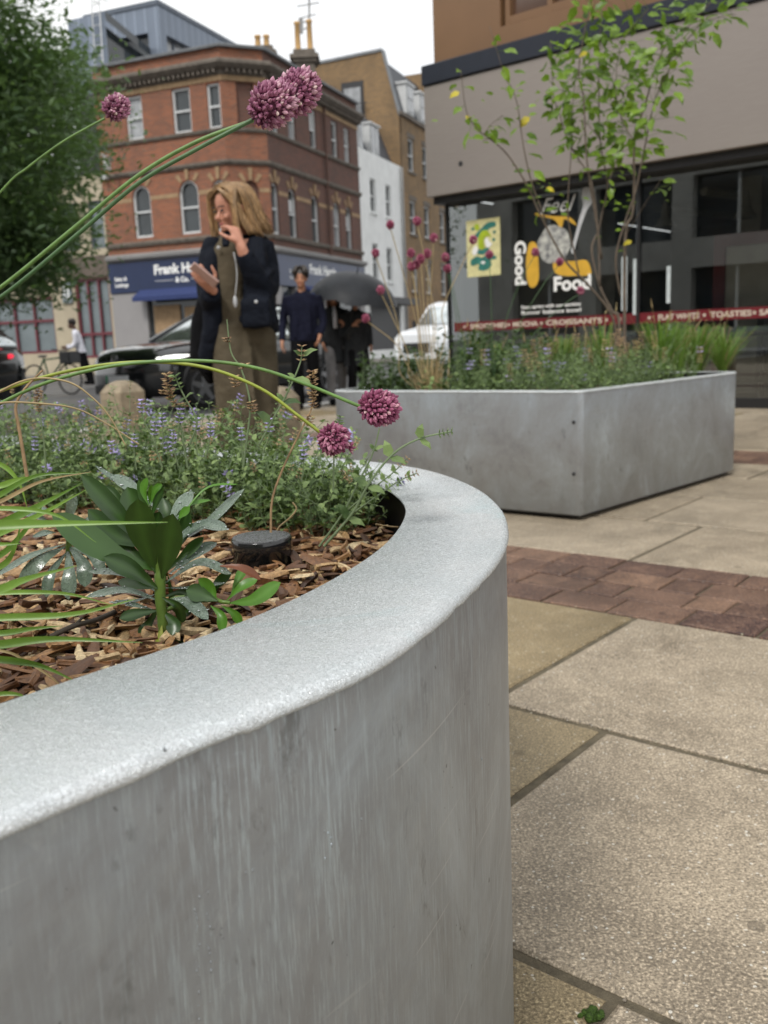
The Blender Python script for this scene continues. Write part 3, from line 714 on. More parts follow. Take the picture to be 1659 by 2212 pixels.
_q=Yp(567,103,36.5); chimney(RB,Vector((_q.x,_q.y,0)),.7,.5,10.2,_q.z-.45,[(-.16,.42),(.16,.42)],M_stone,yaw=0)
chimney(RB,P0+dF1*1.6+Vector((.2,2.6,0)),.6,.5,10.2,10.45,[(-.12,.75),(.16,.8)],M_stone,yaw=0,potm=M_orange)
# shopfront
strip('shopfront_cornice',[(.003,4.02),(.10,4.02),(.24,4.10),(.26,4.2),(.003,4.30)],M_greyb)
mb=MB(fA); mb.box(0,W1,-.10,-.003,2.92,4.0); mb.M=fB; mb.box(0.03,1.47,-.10,-.003,2.92,4.0); s1=mb.build('shop_sign',M_navy,RB)
mb=MB(fC); mb.box(.05,W2,-.10,-.003,2.92,4.0); s2=mb.build('shop_sign',M_navy2,RB)
mb=MB(fA); text_mb(mb,'Frank Harris',2.02,3.50,.46,-.105,bold=.018,sx=1.02); text_mb(mb,'& Co.',2.93,3.18,.24,-.105,bold=.01)
for a,b in ((2.05,2.85),(3.6,4.35)): mb.box(a,b,-.112,-.102,3.25,3.265)
text_mb(mb,'Sales &',.25,3.36,.19,-.105,bold=.005); text_mb(mb,'Lettings',.25,3.14,.19,-.105,bold=.005)
mb.build('lettering',M_letter,s1)
mb=MB(fC); text_mb(mb,'Sales &',.95,3.40,.2,-.105); text_mb(mb,'Lettings',.95,3.18,.2,-.105); text_mb(mb,'Frank Harris',2.7,3.45,.5,-.105,bold=.018); text_mb(mb,'& Co.',3.7,3.15,.24,-.105)
mb.build('lettering',M_letter,s2)
mb=MB(fA); mb.box(.0,1.55,-.05,.3,0,2.9); mb.box(4.55,W1,-.05,.3,0,2.9); mb.M=fB; mb.box(0.04,.3,-.02,.3,0,2.9); mb.box(1.2,1.46,-.02,.3,0,2.9)
mb.M=fC; mb.box(.05,.4,-.05,.3,0,2.9); mb.box(1.5,2.0,-.05,.3,0,2.9); mb.box(4.1,4.4,-.05,.3,0,2.9); mb.box(8.0,W2,-.05,.3,0,2.9); split_build(mb,'pier',M_grey,RB)
mb=MB(fA); mb.box(1.55,4.55,.12,.2,.5,2.9); mb.M=fC; mb.box(.4,1.5,.12,.2,.4,2.9); mb.box(2.,4.1,.12,.2,.4,2.9); mb.box(4.4,8.0,.12,.2,.4,2.9); mb.M=fB; mb.box(.3,1.2,.1,.18,.2,2.9); split_build(mb,'shop_window',M_glassd,RB)
mb=MB(fA); mb.box(1.55,4.55,.0,.25,0,.5); mb.M=fC; mb.box(.4,8.,.0,.25,0,.4); split_build(mb,'stall_riser',M_navy,RB)
mb=MB(fA); mb.box(1.75,2.9,.06,.1,1.3,2.4); mb.box(3.1,4.3,.06,.1,1.6,2.3); split_build(mb,'window_display',M_buff,RB)
for M,a,b in ((fA,1.35,4.35),(fC,2.1,4.0)):
    mb=MB(M); mb.add([(a,-.11,2.98),(b,-.11,2.98),(b,-.62,2.70),(a,-.62,2.70),(a,-.62,2.55),(b,-.62,2.55),(a,-.11,2.9),(b,-.11,2.9)],[(3,2,1,0),(4,5,2,3),(0,6,4,3),(1,2,5,7)]); mb.build('awning',M_awn,RB)
# wall lamp and camera on the brick building
mb=MB(); p=P2+dF2*3.0+Vector((.35,-.9,9.95)); mb.tube([P2+dF2*3.3+Vector((0,0,9.8)),p+Vector((-.1,.2,.15)),p],.03,6); mb.ell(p+Vector((.1,-.1,.0)),(.28,.12,.05),10,6); mb.build('wall_lamp',M_greyb,RB,smooth=True)
mb=MB(fA); mb.tube([(.5,0,7.7),(.45,-.5,7.75),(.75,-.6,7.55)],.025,6); mb.box(.7,.85,-.72,-.5,7.15,7.55); mb.box(.2,.36,-.25,-.05,6.95,7.1); mb.build('security_camera',M_frame,RB)
# ---- white building
WB=thing('white_rendered_house','narrow white rendered house with small sash windows next to the brick corner building','building',P2+dF2*8.6)
a0,a1=8.48,13.95
hW=[(9.75,10.45,6.5,7.95,False),(11.75,12.45,6.5,7.95,False),(9.75,10.45,3.55,5.15,False),(11.6,12.3,3.55,5.1,False)]
mb=MB(fC); wall(mb,a0,a1,0.,9.05,hW+[(9.2,13.2,.4,2.4,False)],.16); mb.build('wall',M_white,WB)
mb=MB(fC); mb.box(a0+.02,a1-.02,.3,7,0,8.9); mb.build('inner_walls',M_dark,WB)
for h in hW: win(WB,fC,*h[:4],bars=1)
mb=MB(fC); mb.box(9.2,13.2,.1,.2,.4,2.4); mb.box(9.0,13.4,-.9,-.004,2.45,2.75); mb.build('shop_window',M_dark,WB)
mb=MB(fC)
for h in hW: mb.box(h[0]-.08,h[1]+.08,-.08,-.003,h[2]-.1,h[2]-.01)
split_build(mb,'sill',M_white,WB)
mb=MB(fC); mb.add([(a0,.35,9.05),(a1,.35,9.05),(a1,1.15,11.1),(a0,1.15,11.1),(a1,6,11.2),(a0,6,11.2),(a0,6,9),(a1,6,9)],[(0,1,2,3),(3,2,4,5),(0,3,5,6),(1,7,4,2)]); mb.build('mansard_roof',M_slate,WB)
for a in (8.75,10.75):
    mb=MB(fC); mb.box(a,a+1.15,.30,1.3,9.1,10.45); mb.box(a-.06,a+1.21,.2,1.3,10.45,10.53); d=mb.build('dormer',M_frame,WB); win_m=MB(fC); win_m.box(a+.1,a+.54,.26,.297,9.2,10.35); win_m.box(a+.61,a+1.05,.26,.297,9.2,10.35); win_m.build('pane',M_glassl,d)
mb=MB(fC); mb.tube([(a1-.1,-.1,9),(a1-.1,-.1,0)],.07,8); mb.build('drainpipe',M_greyb,WB)
# ---- yellow brick building
YB=thing('yellow_brick_building','tall yellow brick building with a slate mansard, dormers and a broad gable wall','building',P2+dF2*14)
b0,b1=14.0,28.
hY=[]
for x0 in (15.15,17.45,20.2,22.6,25.):
    for z0,z1 in ((9.05,10.6),(6.05,7.65),(3.2,4.7)): hY.append((x0,x0+.95,z0,z1,False))
mb=MB(fC); wall(mb,b0,b1,0,11.6,hY,.16); mb.build('wall',M_yel,YB)
for h in hY[:9]: win(YB,fC,*h[:4],bars=1)
mb=MB(fC); mb.box(b0,b1,-.12,-.003,11.45,11.62); mb.build('parapet_band',M_stone,YB)
mb=MB(fC)
for h in hY: mb.box(h[0]-.1,h[1]+.1,-.02,-.003,h[3]+.02,h[3]+.25); mb.box(h[0]-.08,h[1]+.08,-.08,-.003,h[2]-.12,h[2]-.02)
split_build(mb,'lintel',M_stone,YB)
# gable wall faces the camera, perpendicular to the street
Mg=fC@Matrix.Translation((b0,0,0))@Matrix.Rotation(rad(90),4,'Z')   # local x -> into the block
gz=14.35
mb=MB(fC); g=[(.0,0),(.0,11.35),(.75,14.35),(9.0,14.0),(9.0,0)]
vs=[(b0-.02,y,z) for y,z in g]+[(b0+.35,y,z) for y,z in g]; n=len(g)
mb.add(vs,[tuple(range(n-1,-1,-1)),tuple(range(n,2*n))]+[(i,(i+1)%n,(i+1)%n+n,i+n) for i in range(n)]); mb.build('gable_wall',M_yel,YB)
mb=MB(fC)
for i in range(1,3):
    (y,z),(y2,z2)=g[i],g[i+1]; mb.add([(b0-.08,y,z+.01),(b0-.08,y2,z2+.01),(b0+.42,y2,z2+.01),(b0+.42,y,z+.01),(b0-.08,y,z+.14),(b0-.08,y2,z2+.14),(b0+.42,y2,z2+.14),(b0+.42,y,z+.14)],[(0,1,5,4),(4,5,6,7),(3,7,6,2),(0,4,7,3),(1,2,6,5)])
mb.build('coping',M_lead,YB)
gd=MB(fC); gd.box(b0-.06,b0-.024,1.75,2.9,10.6,13.2); gd.build('rooflight_door',M_dark,YB)
gd=MB(fC); gd.box(b0-.1,b0-.062,1.9,2.75,10.9,12.9); gd.build('blind',M_glassl,YB)
gd=MB(fC)
for k in range(26): gd.box(b0-.3,b0-.27,1.6+k*.15,1.62+k*.15,11.2,12.1) if k<26 else 0
gd.box(b0-.31,b0-.26,1.5,5.6,12.1,12.14); gd.build('railing',M_dark,YB)
mb=MB(fC); mb.add([(b0+.35,.0,11.4),(b1,.0,11.4),(b1,.75,14.0),(b0+.35,.75,14.0),(b1,8,14.1),(b0+.35,8,14.1)],[(0,1,2,3),(3,2,4,5)]); mb.build('mansard_roof',M_slate,YB)
for a in (15.1,17.2,20.6,22.9):
    mb=MB(fC); mb.box(a,a+1.15,-.02,1.1,11.75,13.1); mb.box(a-.08,a+1.23,-.1,1.1,13.1,13.2); d=mb.build('dormer',M_frame,YB)
    q=MB(fC); q.box(a+.1,a+1.05,-.06,-.023,11.85,12.42); q.box(a+.1,a+1.05,-.06,-.023,12.47,13.03); q.build('pane',M_glassl,d)
mb=MB(fC); mb.box(19.3,19.7,-.05,3,11.4,14.6); mb.build('party_wall',M_yel,YB)
# ---- aerial mast on the roof behind
mb=MB(); p=Yp(668,200,40.); q=Yp(668,-60,40.); mb.tube([p,q],.045,6)
for (y0,L) in ((-20,1.2),(10,.9),(35,.6)):
    c=Yp(668,y0,40.); mb.tube([c+Vector((-L*.55,0,-.05)),c+Vector((L*.45,0,.06))],.025,5)
for y0 in (45,60):
    c=Yp(668,y0,40.); mb.tube([c,c+Vector((-.35,0,-.05))],.03,5); mb.box(c.x-.42,c.x-.25,c.y-.05,c.y+.05,c.z-.2,c.z+.12)
tag(mb.build('roof_aerial',M_greyb,origin=p),'thin television aerial mast rising behind the chimney','aerial')
# ---- beige building at left
BB=thing('beige_office_building','beige stone office building with maroon window frames, left of the brick corner building','building',P0-dF1*6)
L=24.; fD=frame(P0-dF1*L,dF1)
def sx(x,y): return online(x,y,P0-dF1*L,dF1)
hD=[(L-1.72,L-.12,.6,3.55,False),(L-5.9,L-2.85,.85,3.0,False),(L-9.8,L-6.6,.85,3.0,False),(L-.75,L-.1,4.6,6.3,False),(L-2.0,L-1.3,4.6,6.3,False)]
mb=MB(fD); wall(mb,0,L-.02,0,7.2,hD,.2); mb.build('wall',M_beige,BB)
mb=MB(fD); mb.box(0,L-.04,.35,9,0,7.1); mb.build('inner_walls',M_dark,BB)
mb=MB(fD); mb.box(L-2.1,L-.03,-.1,-.003,3.6,4.35); mb.box(0,L-2.1,-.05,-.003,3.75,4.2); mb.build('fascia',M_brownf,BB)
def maroon(h,cols,rows):
    a,b,lo,hi=h[:4]; mb=MB(fD)
    for i in range(cols+1): x=lerp(a,b-.08,i/cols); mb.box(x,x+.08,.06,.16,lo,hi)
    for z in rows: mb.box(a+.08,b-.0801,.065,.155,z,z+.1)
    w=mb.build('window',M_maroon,BB); mb=MB(fD); mb.box(a,b,.162,.18,lo,hi); mb.build('pane',M_frost,w)
maroon(hD[0],3,(.6,1.45,3.45)); maroon(hD[1],3,(.85,2.05,2.9)); maroon(hD[2],3,(.85,2.05,2.9))
for h in hD[3:]: win(BB,fD,*h[:4],fr=M_zincp,bars=0,glass=M_frost,fw=.05)
pl=MB(fD); s_,z_=sx(147,633); pl.box(s_-.22,s_+.22,-.09,-.004,z_-.38,z_+.42); pq=pl.build('wall_plaque',M_frost,BB)
pl=MB(fD)
for (a,b,c,d) in ((-.12,-.06,-.22,.28),(-.12,.02,-.22,-.15),(.06,.12,-.22,.28),(.06,.16,.2,.28)): pl.box(s_+a,s_+b,-.1,-.092,z_+c,z_+d)
pl.build('lettering',M_letter,pq)
# ---- blue zinc building behind
ZB=thing('zinc_clad_block','modern grey blue zinc clad block with large windows rising behind the brick building','building',Yp(340,800,50.)*1)
Cz=Yp(340,5,50.); Cz0=Vector((Cz.x,Cz.y,0)); zt=Cz.z
dZ=Vector((math.cos(rad(69)),math.sin(rad(69)),0)); dZ1=Vector((math.cos(rad(-23)),math.sin(rad(-23)),0))
# right face receding, left face
fR=frame(Cz0,dZ); fL=frame(Cz0-dZ1*4.6,dZ1)
mb=MB(fR); wall(mb,0,16,4,zt,[(.6,6.5,zt-3.1,zt-1.35,False)],.4); mb.M=fL; wall(mb,0,4.6,4,zt,[(1.6,3.9,zt-2.6,zt-1.3,False)],.4); mb.M=None
mb.add([Cz0+Vector((0,0,zt)),Cz0+dZ*16+Vector((0,0,zt)),Cz0+dZ*16-dZ1*4.6+Vector((0,0,zt)),Cz0-dZ1*4.6+Vector((0,0,zt))],[(0,1,2,3)])
mb.build('wall',M_zinc,ZB)
mb=MB(fR); mb.box(-.05,16,-.06,-.002,zt-.1,zt+.12); mb.M=fL; mb.box(0,4.65,-.06,-.002,zt-.1,zt+.12); mb.build('roof_edge',M_zincp,ZB)
mb=MB(fR); mb.box(.6,6.5,.35,.42,zt-3.1,zt-1.35); w=mb.build('window',M_glassl,ZB); mb=MB(fR)
for x in (.65,1.6,4.5): mb.box(x,x+.12,.28,.348,zt-3.1,zt-1.35)
mb.build('frame',M_zincp,w)
mb=MB(fL); mb.box(1.6,3.9,.35,.42,zt-2.6,zt-1.3); mb.build('window',M_glassd,ZB)
# lower wing with sloping glazed balcony, left
c2=Yp(225,22,47.); e2_=Yp(150,35,47.); z2=c2.z
o2=Vector((c2.x,c2.y,0)); fL2=frame(o2-dZ1*2.2,dZ1); fR2=frame(o2,dZ)
mb=MB(fL2); wall(mb,-.0,2.2,3,z2-.1,[]); mb.M=fR2; wall(mb,0,9,3,z2-2.6,[]); mb.build('lower_wing',M_zinc,ZB)
mb=MB(fR2); mb.add([(0,-.05,z2-.05),(9,-.05,z2-1.9),(9,-.05,z2-2.2),(0,-.05,z2-.45)],[(3,2,1,0)]); mb.add([(0,.4,z2-2.5),(9,.4,z2-2.5),(9,.4,z2-2),(0,.4,z2-.4)],[(0,1,2,3)]); mb.build('glazed_balustrade',M_glassd,ZB)
mb=MB(frame(o2-dZ1*.6,dZ1))
for x in (0,.45): mb.tube([(x,-.3,z2-3.2),(x,-.1,z2+.5),(x,.5,z2+.55)],.03,5)
for k in range(8): mb.tube([(0,-.28+k*.02,z2-2.9+k*.45),(.45,-.28+k*.02,z2-2.9+k*.45)],.02,4)
mb.build('roof_ladder',M_frame,ZB)
mb=MB(fL); mb.box(-22,-.02,.5,8,3,zt-9.); mb.build('rear_block',M_zinc,ZB)
# far pavement in front of the facades
po=[P0-dF1*26+Vector((dF1.y,-dF1.x,0))*2.6,P1+Vector((-.4,-2.9,0)),P2+Vector((2.,-1.6,0)),P2+dF2*60+Vector((dF2.y,-dF2.x,0))*2.2,P2+dF2*60-Vector((5,0,0)),P0-dF1*26+Vector((0,8,0))]
flat('far_pavement',po,.01,pm('far_paving',(.17,.155,.135),.7,var=.12,scale=2),h=.11)
# ================================================================ cafe building on the right
PS=Vector((3.711,9.184,0)); dS=-E1            # runs away to the left
# frame with local x towards camera-right: origin at the left corner
Lc=3.72; O=PS+dS*Lc; fS=frame(O,E1)
def sp(x,y):
    s,z=online(x,y,O,E1); return s,z
CB=thing('cafe_building','modern cafe building with a wide taupe metal fascia over full height shop windows','building',O)
WS=12.
mb=MB(fS); mb.box(-.04,WS,-.28,.5,2.44,3.66,.006); mb.build('fascia',M_fasc,CB)
mb=MB(fS); mb.box(-.05,WS,-.31,.6,3.665,3.88,.01); mb.build('roof_edge',M_band,CB)
q=sp(1023/1,358); mb=MB(fS); s,z=sp(1025,360); mb.tube([(s,-.283,z),(s,-.275,z)],.03,12); mb.build('vent_cap',M_dark,CB,smooth=False)
# upper storey: tan panels and bronze windows
mb=MB(fS); wall(mb,.05,WS,3.88,7.5,[(.95,5.2,4.10,6.6,False),(5.9,9.2,4.25,6.6,False)],.14,y=-.18); mb.box(.05,WS,.02,6,3.88,7.4); mb.build('upper_wall',M_tan,CB)
mb=MB(fS); mb.box(.95,5.2,-.06,-.02,4.10,6.6); mb.box(5.9,9.2,-.06,-.02,4.25,6.6); w=mb.build('upper_window',M_tanw,CB)
mb=MB(fS)
for x in (.98,1.5,1.75,2.9,3.6,4.3): mb.box(x,x+.06,-.13,-.062,4.10,6.6)
mb.box(.98,5.2,-.128,-.064,4.12,4.2); mb.build('frame',M_tan,w)
# soffit, glazing, mullions
mb=MB(fS); mb.box(.0,WS,-.2,.12,2.36,2.437); mb.build('soffit',M_dark,CB)
mb=MB(fS); mb.add([(.06,0,.10),(WS,0,.10),(WS,0,2.36),(.06,0,2.36)],[(0,1,2,3)]); mb.add([(.06,0,.1),(.06,5,.1),(.06,5,2.36),(.06,0,2.36)],[(3,2,1,0)]); gl=mb.build('shop_glass',M_sglass,CB)
mb=MB(fS)
for x in (.03,2.47,4.9,7.4): mb.box(x,x+.035,-.02,.05,.1,2.36)
mb.box(0,WS,-.03,.08,0,.1); mb.build('glazing_frame',M_plast,CB)
# interior
mb=MB(fS); mb.box(.1,WS,.3,7,-.08,.05); mb.build('floor',M_inf,CB)
mb=MB(fS); mb.box(.1,WS,6.5,6.7,.05,2.5); mb.box(WS-.1,WS,.1,6.5,.05,2.5); mb.build('back_wall',M_inw,CB)
mb=MB(fS); mb.box(.1,WS,.12,7,2.46,2.56); mb.build('ceiling',M_inw,CB)
mb=MB(fS); mb.box(.12,1.0,.9,1.1,.05,2.45); mb.box(1.05,1.95,.55,.62,.05,2.15); mb.box(.08,.115,.2,6.7,.05,2.44); split_build(mb,'partition',pm('dark_grey_partition',(.17,.165,.15),.6,var=.15,scale=1),CB)
mb=MB(fS); mb.box(2.95,3.2,1.6,1.85,.05,2.45); mb.box(5.4,5.7,2.6,2.9,.05,2.45); split_build(mb,'column',M_inc,CB)
mb=MB(fS); s0,_=sp(1520,600); mb.box(s0,s0+.12,.25,.33,.1,1.72); mb.box(s0+.12,s0+.85,.25,.33,1.60,1.72); mb.box(s0+.85,s0+.95,.25,.33,.1,1.72); mb.build('door_frame',M_redv,CB)
mb=MB(fS); mb.box(s0+.12,s0+.85,.28,.3,.9,1.6); mb.build('notice_board',M_inc,CB)
# interior counters and stools
for x in (2.2,2.9,3.6,4.3,5.0):
    mb=MB(fS)
    mb.tube([(x,.55,.05),(x,.55,.70)],.02,6); mb.lathe((x,.55,.70),[(.17,0),(.18,.02),(.17,.05)],14); mb.lathe((x,.55,.05),[(.16,0),(.15,.02)],12)
    tag(mb.build('bar_stool',M_plast,origin=fS@Vector((x,.55,.05))),'dark bar stool standing inside behind the cafe window','stool','bar stools behind the cafe window')
mb=MB(fS); mb.box(2.1,3.05,.4,.95,.72,.80); mb.box(3.2,3.9,.42,.95,.70,.80); split_build(mb,'teal_worktop',pm('teal_top',(.06,.19,.21),.4,var=.2),CB)
# vertical white banners in the window
mb=MB(fS)
for (x,y0,y1,w,yy) in ((1343,555,672,.06,-.010),(1368,560,680,.05,-.012),(1440,575,655,.04,-.010),(1440,700,790,.04,-.010)):
    s,za=sp(x,y0); s,zb=sp(x,y1); mb.box(s,s+w,yy,yy+.006,max(.15,zb),za)
split_build(mb,'window_banner',pm('white_banner',(.50,.55,.56),.6,var=.15,scale=20),CB)
# pendant and ducting under the ceiling
mb=MB(fS)
for k in range(6): mb.tube([(1.6+k*1.1,1.2,2.3),(2.2+k*1.1,4.5,2.3)],.05,6)
for k in range(5): mb.lathe((2.3+k*.9,1.1,1.95),[(.02,.3),(.05,.12),(.13,0)],12)
split_build(mb,'ceiling_pipe',M_inc,CB)
# graphics on the glass (flat vinyl, on the inside face)
def xs(x,y): return sp(x,y)
mb=MB(fS); mb.box(.12,WS,-.006,-.003,.875,.985); rb=mb.build('red_band',M_redv,CB)
mb=MB(fS)
def btext(mb,s,txt,size=.075): text_mb(mb,txt,s,.905,size,-.003,bold=.0015,depth=.002)
def star(mb,x,z,r,y=-.0085):
    pts=[(x+math.sin(PI*k/5)*(r if k%2==0 else r*.42),z+math.cos(PI*k/5)*(r if k%2==0 else r*.42)) for k in range(10)]
    mb.prism(pts[::-1],y-.001,y+.001)
seq=[(1016,'SMOOTHIES'),(1108,'MOCHA'),(1180,'CROISSANTS'),(1422,'FLAT WHITE'),(1535,'TOASTIES'),(1640,'SANDWICHES')]
for x,tx in seq:
    s,_=sp(x,690); e=sp({'SMOOTHIES':1092,'MOCHA':1160,'CROISSANTS':1296,'FLAT WHITE':1508,'TOASTIES':1620,'SANDWICHES':1780}[tx],680)[0]
    cu=MB(); text_mb(cu,tx,0,0,.075); w=max(v.x for v in cu.v); text_mb(mb,tx,s,.903,.078,-.0085,bold=.0018,depth=.002,sx=(e-s)/w)
for x in (1004,1100,1170,1311,1340,1403,1378,1522,1630): s,_=sp(x,690); star(mb,s,.93,.024)
mb.build('band_lettering',M_cream,rb)
# poster
s0_,z0_=sp(1009,601); s1_,z1_=sp(1081,466); 
mb=MB(fS); pz0,pz1=1.505,2.15; ps0,ps1=sp(1009,540)[0],sp(1081,530)[0]
mb.box(ps0,ps1,-.006,-.003,pz0,pz1); po_=mb.build('poster',M_poster,CB)
def pu(u,v): return ps0+(ps1-ps0)*u, pz0+(pz1-pz0)*v
def blob(mb,pts,y,k=5):
    c=crv([(a,0,b) for a,b in [pts[-1]]+pts+[pts[0],pts[1]]],k); c=c[k:k*(len(pts)+1)]
    mb.prism([pu(p.x,p.z) for p in c],y-.0008,y)
mb=MB(fS)
blob(mb,[(.25,.72),(.45,.84),(.62,.92),(.85,.93),(.88,.85),(.70,.82),(.55,.74),(.42,.68)],-.0075)
blob(mb,[(.12,.30),(.3,.36),(.45,.33),(.62,.38),(.85,.34),(.88,.28),(.72,.27),(.74,.18),(.58,.10),(.35,.12),(.36,.22),(.15,.2)],-.0075)
blob(mb,[(.3,.42),(.5,.38),(.68,.46),(.62,.5),(.45,.46),(.32,.5)],-.0090)
for c in ((.84,.75),(.82,.62),(.2,.85),(.18,.62)): blob(mb,[(c[0]-.05,c[1]),(c[0],c[1]+.03),(c[0]+.05,c[1]),(c[0],c[1]-.03)],-.0075)
mb.build('teal_swirls',M_teal,po_)
mb=MB(fS); blob(mb,[(.38,.5),(.36,.66),(.45,.78),(.62,.80),(.74,.68),(.62,.70),(.52,.62),(.54,.48)],-.0105); blob(mb,[(.25,.9),(.36,.93),(.4,.84),(.3,.82)],-.0105); mb.build('lime_leaves',M_lime,po_)
mb=MB(fS); blob(mb,[(.56,.62),(.62,.67),(.72,.58),(.78,.56),(.68,.49),(.6,.52)],-.0125); blob(mb,[(.2,.5),(.3,.55),(.35,.47),(.26,.38),(.18,.42)],-.0125); blob(mb,[(.42,.245),(.5,.265),(.56,.24),(.5,.215)],-.0105); mb.build('white_petals',M_letter,po_)
# FEEL GOOD FOOD sticker group
FG=MB(fS)
a=sp(1162,455); b=sp(1250,430); text_mb(FG,'Feel',a[0]+.02,2.115,.24,-.003,depth=.002,bold=-.001,shear=.45,sx=1.0)
g=sp(1130,520)
text_mb(FG,'Good',sp(1113,520)[0],1.86,.20,-.003,depth=.002,bold=.007,rot=-PI/2,sx=1.05)
f0,_=sp(1195,630); f1,_=sp(1270,630); cu=MB(); text_mb(cu,'Food',0,0,.2); w=max(v.x for v in cu.v)
text_mb(FG,'Food',f0,1.275,.215,-.003,depth=.002,bold=.007,sx=(f1-f0)/w)
t0,_=sp(1126,670); t1,_=sp(1255,665)
for tx,z,sz in (('Start spring with our exciting',1.10,.055),('flavour balance bowl',1.035,.06)):
    cu=MB(); text_mb(cu,tx,0,0,sz); w=max(v.x for v in cu.v); text_mb(FG,tx,t0,z,sz,-.003,depth=.002,bold=.001,sx=(t1-t0)/w)
FG.build('white_window_lettering',M_letter,CB)
mb=MB(fS)
def shp(mb,pts,y=-.002,k=5):
    w=[sp(x,yy) for x,yy in pts]; c=crv([(p[0],0,p[1]) for p in [w[-1]]+w+[w[0],w[1]]],k); c=c[k:k*(len(w)+1)]
    mb.prism([(p.x,p.z) for p in c],y-.001,y+.001)
shp(mb,[(1142,530),(1150,522),(1160,530),(1163,560),(1164,600),(1157,618),(1146,620),(1138,600),(1137,560)])
shp(mb,[(1196,560),(1212,563),(1240,564),(1266,562),(1276,580),(1274,594),(1240,596),(1212,595),(1197,585)])
shp(mb,[(1158,460),(1180,465),(1205,467),(1232,470),(1245,487),(1225,475),(1218,475),(1212,498),(1203,480),(1190,472),(1160,466)])
split_build(mb,'yellow_brush_stroke',M_yelv,CB)
mb=MB(fS); cx,cz=sp(1197,528)
pts=[(cx+.205*math.cos(2*PI*k/28)*(1+.05*math.sin(5*k)),cz+.205*math.sin(2*PI*k/28)*(1+.05*math.cos(7*k))) for k in range(28)]
mb.prism(pts[::-1],-.0045,-.0035); mb.build('bowl_picture',pm('speckled_bowl_print',(.10,.10,.12),.5,scale=16,var=.1,col2=(.62,.62,.56)),CB)
mb=MB(fS); h0=sp(1237,542); h1=sp(1262,450); 
shp(mb,[(1234,541),(1240,545),(1252,500),(1268,455),(1278,440),(1281,422),(1272,405),(1260,408),(1257,425),(1260,445),(1250,480),(1240,520)],-.006); mb.build('fork_picture',M_silver,CB)
# office building across the street behind the camera: only seen reflected in the glass
OB=thing('concrete_office_block','grey concrete framed office block reflected in the cafe windows','building',MN(0,-22))
fO=frame(MN(22,-17),-E1)
mb=MB(fO); hs=[]
for i in range(11):
    for j in range(4): hs.append((1+i*4.,4.2+i*4.,.8+j*3.4,3.1+j*3.4,False))
wall(mb,0,46,0,14.2,hs,.5); mb.build('wall',M_conc,OB)
mb=MB(fO); mb.box(.1,45.9,.5,.6,.1,14.); mb.build('glazing',M_glassd,OB)
mb=MB(fO)
for i in range(11):
    for j in range(4): mb.box(2.5+i*4,2.6+i*4,.3,.45,.8+j*3.4,3.1+j*3.4)
mb.build('window_bars',M_frame,OB)

for x_,lab in ((0,''),): pass
NK[0]=KNEAR
# ================================================================ soil, mulch and near planting
SZ=.49
def inpoly(p,poly):
    x,y=p;c=False;n=len(poly)
    for i in range(n):
        a,b=poly[i],poly[i-1]
        if (a[1]>y)!=(b[1]>y) and x<(b[0]-a[0])*(y-a[1])/(b[1]-a[1])+a[0]: c=not c
    return c
imp=[(a-.012 if a>-1 else a,b) for a,b in im]
mb=MB(); ps=[MN(a*1.0,b) for a,b in im]; mb.add([(p.x,p.y,SZ-.012) for p in ps],[tuple(range(len(ps)))]); tag(mb.build('planter_soil',M_soil),kind='stuff')
NK[0]=1.
mb=MB(); ps=[(p.x,p.y) for p in fi]; mb.add([(p[0],p[1],.50) for p in ps],[tuple(range(len(ps)))]); tag(mb.build('planter_soil',M_soil),kind='stuff')
NK[0]=KNEAR
def chips(mb,N,m0,m1,n0,n1,poly,z,big=1.):
    k=0
    while k<N:
        m,n=R_.uniform(m0,m1),R_.uniform(n0,n1); k+=1
        if not inpoly((m,n),poly): continue
        L=big*(R_.uniform(.006,.016) if R_.random()<.7 else R_.uniform(.014,.026)); W=L*R_.uniform(.18,.5); T=R_.uniform(.0012,.0035)*big
        if W>.009*big: W=.009*big
        a=R_.uniform(0,2*PI); e=max(-.3,min(.3,R_.gauss(0,.2))); d=Vector((math.cos(a)*math.cos(e),math.sin(a)*math.cos(e),math.sin(e)))
        s_=d.cross(Vector((R_.gauss(0,.4),R_.gauss(0,.4),1))).normalized(); u=s_.cross(d)
        c=MN(m,n,z+R_.uniform(-.008,.014)+abs(math.sin(e))*L*.5); mb.rnd=min(1,max(0,R_.gauss(.50,.26)))
        if R_.random()<.10: mb.rnd=R_.uniform(.8,1)
        rings=[]
        for t,w in ((-1,R_.uniform(.1,.6)),(-.55,R_.uniform(.7,1)),(.2,R_.uniform(.8,1.1)),(1,R_.uniform(.05,.7))):
            o=c+d*(L*t)+s_*(R_.gauss(0,.12)*W)+u*(R_.gauss(0,.25)*T)
            rings.append([o+s_*(W*w)+u*T*.3,o+s_*(W*w*.4)+u*T,o-s_*(W*w*.5)+u*T*.8,o-s_*(W*w)-u*T*.3,o-u*T])
        mb.loft(rings,True,True,True)
mb=MB(); chips(mb,7600,-1.75,-.6,.0,1.29,im,SZ,1.28); chips(mb,1800,-3.1,-1.7,-.2,1.29,im,SZ,1.4)
tag(mb.build('bark_mulch',M_chip),'reddish brown bark and wood chip mulch in the curved planter',kind='stuff')
fim=[(p.x*E1.x+p.y*E1.y,p.x*E2.x+p.y*E2.y) for p in fi]
NK[0]=1.
mb=MB(); chips(mb,900,-3.2,-1.9,3.5,4.3,fim,.512,1.5); tag(mb.build('bark_mulch',M_chip),'pale chip mulch in the angular planter',kind='stuff')
NK[0]=KNEAR
